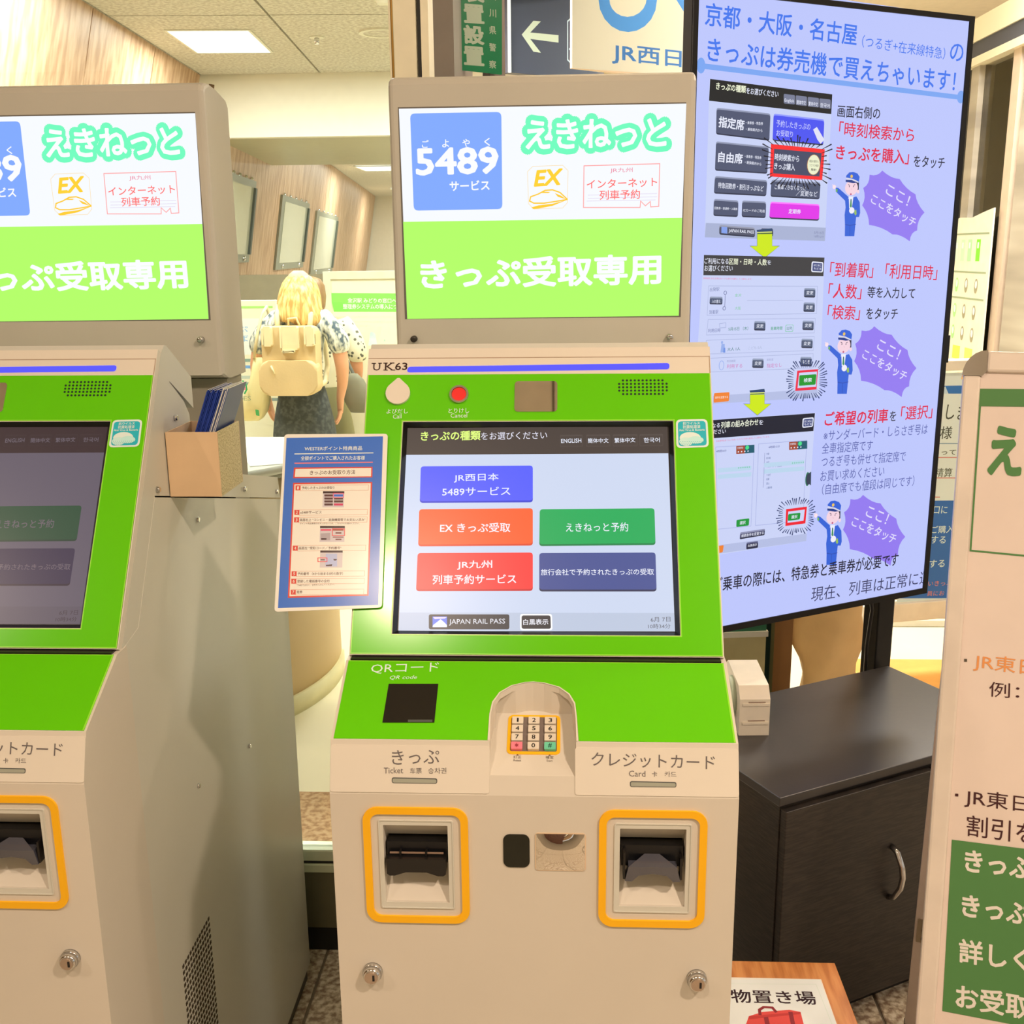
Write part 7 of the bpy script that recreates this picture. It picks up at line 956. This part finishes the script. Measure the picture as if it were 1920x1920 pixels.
for s in (-1, 1):
    m = MB().loft([[(s * .085 + .042 * math.cos(a) * w_, .03 + .105 * math.sin(a) * w_, z) for a in [2 * math.pi * k / 14 for k in range(14)]] for z, w_ in ((0, .95), (.02, 1), (.045, .85), (.075, .5))]); m.build('shoe', mat('shoe_dark', (50, 46, 44), .5), p1)
# hair: shell of soft strands cut at the neck
HAIR = speck('blonde_hair', (196, 150, 78), (232, 194, 118), (248, 222, 158), 9, .45, stretch=(9, 9, .8))
R = []; nn = 40
for z, rx, ry, oy in ((1.262, .070, .050, -.036), (1.268, .092, .080, -.026), (1.29, .099, .092, -.014), (1.32, .099, .098, -.006), (1.36, .095, .100, .006), (1.395, .087, .096, .014), (1.425, .074, .084, .018), (1.448, .055, .066, .018), (1.464, .032, .040, .016), (1.470, .010, .014, .014)):
    R.append([(.008 + (rx + .004 * math.sin(k * 2.9) * (1.4 - z) * 8) * math.cos(2 * math.pi * k / nn) + (.014 if z < 1.3 and math.cos(2 * math.pi * k / nn) > .5 else 0), oy + (ry + .004 * math.sin(k * 3.7 + z * 9)) * math.sin(2 * math.pi * k / nn), z + (.010 * math.sin(k * 1.9) if z < 1.29 else 0) - (.02 if z < 1.30 and math.cos(2 * math.pi * k / nn) > .3 else 0)) for k in range(nn)])
hr = MB().loft(R); hr.build('hair', HAIR, p1)
bpk = empty('backpack', (PX, PY, 0), 0, 'beige backpack with three buckled flaps on the blonde person', 'backpack')
BG1 = mat('pack_beige', (222, 196, 146), .75, var=.06, scale=10, bump=.2); BG2 = mat('pack_light', (240, 224, 178), .75)
def pack(u0, u1, y0, y1, z0, z1, rr, nm, m_, tz=0): m = MB(); m.ext((0, 0, 0), X_, Z_, rrect(u0, u1, z0, z1, rr), -y0, -y1); es = [e for e in m.bm.edges if abs(e.verts[0].co.y - e.verts[1].co.y) < 1e-6]; bmesh.ops.bevel(m.bm, geom=es, offset=.010, segments=3, profile=.5, affect='EDGES'); m.build(nm, m_, bpk)
pack(-.115, .118, -.100, -.215, .955, 1.245, .03, 'main_bag', BG1); pack(-.125, .128, -.150, -.248, .955, 1.105, .045, 'front_pocket', BG1)
for u0, u1 in ((-.108, -.062), (-.030, .052), (.075, .118)): pack(u0, u1, -.205, -.232, 1.165 if u0 != -.030 else 1.15, 1.25, .008, 'flap', BG2)
pack(-.022, .036, -.228, -.242, 1.138, 1.150, .004, 'buckle', BG2)
for s in (-1, 1): m = MB().path([(s * .07, -.10, 1.22), (s * .075, -.085, 1.285), (s * .078, -.02, 1.338), (s * .082, .05, 1.30), (s * .09, .10, 1.18), (s * .10, .09, 1.05), (s * .105, 0, .985), (s * .10, -.10, .98)], .012); m.build('strap', BG2, bpk)
m = MB().path([(-.02, -.105, 1.24), (-.015, -.125, 1.275), (.02, -.125, 1.28), (.03, -.105, 1.24)], .005); m.build('grab_loop', BG2, bpk)
m = MB().path([(-.07, -.250, 1.085), (-.055, -.253, 1.05)], .004); m.build('zip_pull', BG2, bpk)
tb = empty('tote_bag', (PX - .20, PY + .0, 0), 0, 'cream cloth tote bag with green print hanging from the shoulder of the blonde person', 'bag')
CRM = mat('tote_cream', (240, 228, 172), .8, var=.05, scale=9, bump=.3)
R = []
for z, x0, x1, d in ((1.10, -.005, .055, .012), (1.06, -.015, .06, .025), (1.0, -.03, .062, .04), (.95, -.05, .06, .05), (.90, -.068, .056, .055), (.86, -.08, .045, .05), (.828, -.078, .02, .03), (.815, -.07, .0, .012)):
    R.append([((x0 + x1) / 2 + (x1 - x0) / 2 * math.copysign(abs(math.cos(a)) ** .6, math.cos(a)), -.03 + d * math.sin(a) + .006 * math.sin(5 * a + z * 40), z) for a in [2 * math.pi * k / 24 for k in range(24)]])
MB().loft(R).build('bag', CRM, tb)
m = MB().path([(.0, -.045, 1.10), (.02, -.05, 1.19), (.045, -.035, 1.29), (.06, .0, 1.322), (.055, .045, 1.28), (.02, .05, 1.15), (.0, -.01, 1.10)], .007); m.build('handle', BG2, tb)
sheet('print', [['l', '2c9c50', [[-.045, 1.005], [-.030, .985], [-.028, .965], [-.040, .945]], .007, 0], ['t', 'a09a70', 'ES', [-.045, .925], [-.012, .925], .020, .01, ''], ['r', '50a050', [[.004, .875], [.020, .872], [.022, .845], [.006, .848]], .004]], (0, -.093, 0), X_, Z_, tb)
# --- second person in dotted blouse, mostly hidden by the first
q2 = empty('person', (-1.14, 4.12, 0), 0, 'person in cream dotted blouse and olive trousers half hidden behind the blonde person', 'person')
J = [(0, 0, .74, .066, .056), (0, 0, .9, .070, .058), (0, 0, 1.05, .095, .078), (0, 0, 1.17, .098, .075), (0, 0, 1.235, .058, .052), (-.02, 0, 1.28, .034), (-.03, .01, 1.32, .034)]; E = [(i, i + 1) for i in range(6)]
for s in (-1, 1):
    k = chain(J, E, 3, [(s * .105, 0, 1.215, .045), (s * .155, 0, 1.15, .040), (s * .165, .01, 1.0, .032), (s * .15, .06, .93, .026), (s * .10, .13, .90, .019)]); hand(J, E, k, (-.3 * s, .8, -.5), s)
    chain(J, E, 0, [(s * .07, 0, .66, .075), (s * .075, 0, .38, .05), (s * .075, -.01, .2, .043), (s * .075, 0, .07, .03), (s * .08, .05, .035, .032, .026), (s * .085, .11, .022, .026, .018)])
skin('body', J, E, q2, SKIN2); head_mesh(q2, (-.04, .02, 1.355), .72, SKIN2, -.2)
DOT = bpy.data.materials.new('dotted_cloth'); DOT.use_nodes = True; nt = DOT.node_tree; vo = nt.nodes.new('ShaderNodeTexVoronoi'); vo.inputs['Scale'].default_value = 42; rp = nt.nodes.new('ShaderNodeValToRGB'); rp.color_ramp.interpolation = 'CONSTANT'; rp.color_ramp.elements[0].color = rgb((96, 100, 88)); rp.color_ramp.elements[1].position = .30; rp.color_ramp.elements[1].color = rgb((240, 234, 204)); tc = nt.nodes.new('ShaderNodeTexCoord')
nt.links.new(tc.outputs['Object'], vo.inputs['Vector']); nt.links.new(vo.outputs['Distance'], rp.inputs[0]); nt.links.new(rp.outputs[0], nt.nodes['Principled BSDF'].inputs['Base Color']); nt.nodes['Principled BSDF'].inputs['Roughness'].default_value = .8
J = [(0, 0, .86, .11, .09), (0, 0, 1.0, .105, .088), (0, 0, 1.14, .112, .09), (0, 0, 1.20, .09, .07), (-.01, 0, 1.25, .05)]; E = [(i, i + 1) for i in range(4)]
for s in (-1, 1): chain(J, E, 2, [(s * .12, 0, 1.21, .056), (s * .165, 0, 1.13, .058), (s * .175, .01, 1.02, .058)])
skin('blouse', J, E, q2, DOT)
J = [(0, 0, .97, .098, .082), (0, 0, .86, .115, .094), (0, 0, .75, .122, .10)]; E = [(0, 1), (1, 2)]
for s in (-1, 1): chain(J, E, 2, [(s * .066, 0, .63, .090), (s * .078, 0, .38, .066), (s * .078, 0, .12, .055)])
skin('trousers', J, E, q2, mat('olive_cloth', (128, 124, 84), .85))
R = [[(-.04 + rx * math.cos(2 * math.pi * k / 20), oy + ry * math.sin(2 * math.pi * k / 20), z) for k in range(20)] for z, rx, ry, oy in ((1.27, .05, .05, -.02), (1.30, .066, .07, -.008), (1.35, .070, .078, .002), (1.40, .064, .072, .008), (1.43, .045, .05, .01), (1.443, .012, .014, .01))]
MB().loft(R).build('hair', mat('brown_hair', (150, 116, 76), .5, var=.2, scale=30), q2)
for s in (-1, 1): MB().loft([[(s * .085 + .042 * math.cos(a) * w_, .03 + .105 * math.sin(a) * w_, z) for a in [2 * math.pi * k / 14 for k in range(14)]] for z, w_ in ((0, .95), (.02, 1), (.045, .85), (.075, .5))]).build('shoe', mat('shoe_dark', (50, 46, 44), .5), q2)
sb_ = empty('shoulder_bag', (-.945, 3.92, 0), 0, 'grey shoulder bag at the hip of the person in the dotted blouse', 'bag')
R = [[(cx + w_ * math.copysign(abs(math.cos(a)) ** .7, math.cos(a)), d * math.sin(a), z) for a in [2 * math.pi * k / 20 for k in range(20)]] for z, cx, w_, d in ((1.0, -.02, .03, .02), (.97, -.01, .05, .035), (.92, .0, .064, .045), (.87, .012, .068, .045), (.82, .02, .05, .03))]
MB().loft(R).build('bag', mat('bag_grey', (128, 128, 108), .7), sb_); MB().path([(-.03, 0, 1.0), (-.07, .01, 1.13), (-.115, .04, 1.23), (-.13, .12, 1.25), (-.10, .2, 1.1), (-.02, .06, .99)], .008).build('strap', mat('strap_grey', (120, 124, 116), .7), sb_)
# --- person in khaki trousers behind the signage screen
p3 = empty('person', (.825, 2.28, 0), 0, 'person in loose khaki trousers standing behind the signage screen, only the legs showing', 'person')
J = [(0, 0, .92, .10, .085), (0, 0, 1.1, .10, .08), (0, 0, 1.28, .11, .082), (0, 0, 1.38, .11, .08), (0, 0, 1.45, .06, .055), (0, .005, 1.50, .045), (0, .01, 1.55, .045)]; E = [(i, i + 1) for i in range(6)]
for s in (-1, 1):
    k = chain(J, E, 3, [(s * .13, 0, 1.42, .052), (s * .20, 0, 1.34, .046), (s * .22, .01, 1.10, .036), (s * .22, .05, .98, .030), (s * .21, .08, .88, .022)]); hand(J, E, k, (0, .15, -1), s)
    chain(J, E, 0, [(s * .07, 0, .80, .07), (s * .075, .0, .50, .040), (s * .085, -.0, .28, .028), (s * .09, 0, .09, .024), (s * .095, .06, .04, .036, .028), (s * .10, .14, .025, .03, .02)])
skin('body', J, E, p3, SKIN2); head_mesh(p3, (0, .02, 1.62), .95, SKIN2, 0)
KH = mat('khaki_cloth', (196, 166, 118), .85, var=.08, scale=8)
def trouser_leg(cx, pts, seed):
    R = []; n = 28
    for i in range(15):
        t = i / 14; z = .05 + .80 * t; rad = pts(t)
        R.append([(cx(t) + (rad + .010 * math.sin(3 * a + 11 * t + seed) + .013 * math.sin(26 * t + 2 * math.sin(a + seed)) * (1 - t)) * math.cos(a), .02 * math.sin(4 * t) + (rad * .95 + .010 * math.sin(4 * a - 13 * t + seed)) * math.sin(a), z) for a in [2 * math.pi * k / n for k in range(n)]])
    return R
m = MB().loft(trouser_leg(lambda t: .062 + .018 * (1 - t), lambda t: .072 + .10 * min(t, .45) + .01 * t, 0)); m.loft(trouser_leg(lambda t: -.095 - .01 * (1 - t), lambda t: .036 + .065 * t + .02 * t * t, 2.))
m.box(-.15, .15, -.09, .09, .80, .96, .05, 3); m.build('trousers', KH, p3)
J = [(0, 0, .94, .12, .10), (0, 0, 1.15, .118, .095), (0, 0, 1.34, .128, .098), (0, 0, 1.42, .10, .075), (0, 0, 1.47, .055)]; E = [(i, i + 1) for i in range(4)]
for s in (-1, 1): chain(J, E, 2, [(s * .14, 0, 1.40, .062), (s * .20, 0, 1.32, .060), (s * .215, .01, 1.20, .056)])
skin('shirt', J, E, p3, mat('shirt_grey', (150, 150, 146), .85)); R = [[(rx * math.cos(2 * math.pi * k / 20), oy + ry * math.sin(2 * math.pi * k / 20), z) for k in range(20)] for z, rx, ry, oy in ((1.58, .066, .07, -.02), (1.62, .078, .088, -.01), (1.67, .080, .09, 0), (1.71, .066, .075, .008), (1.735, .03, .035, .01))]
MB().loft(R).build('hair', mat('black_hair', (44, 38, 34), .5), p3)
for s in (-1, 1): MB().loft([[(s * .098 + .048 * math.cos(a) * w_, .045 + .13 * math.sin(a) * w_, z) for a in [2 * math.pi * k / 14 for k in range(14)]] for z, w_ in ((0, .95), (.025, 1), (.055, .85), (.09, .5))]).build('shoe', mat('shoe_dark', (50, 46, 44), .5), p3)
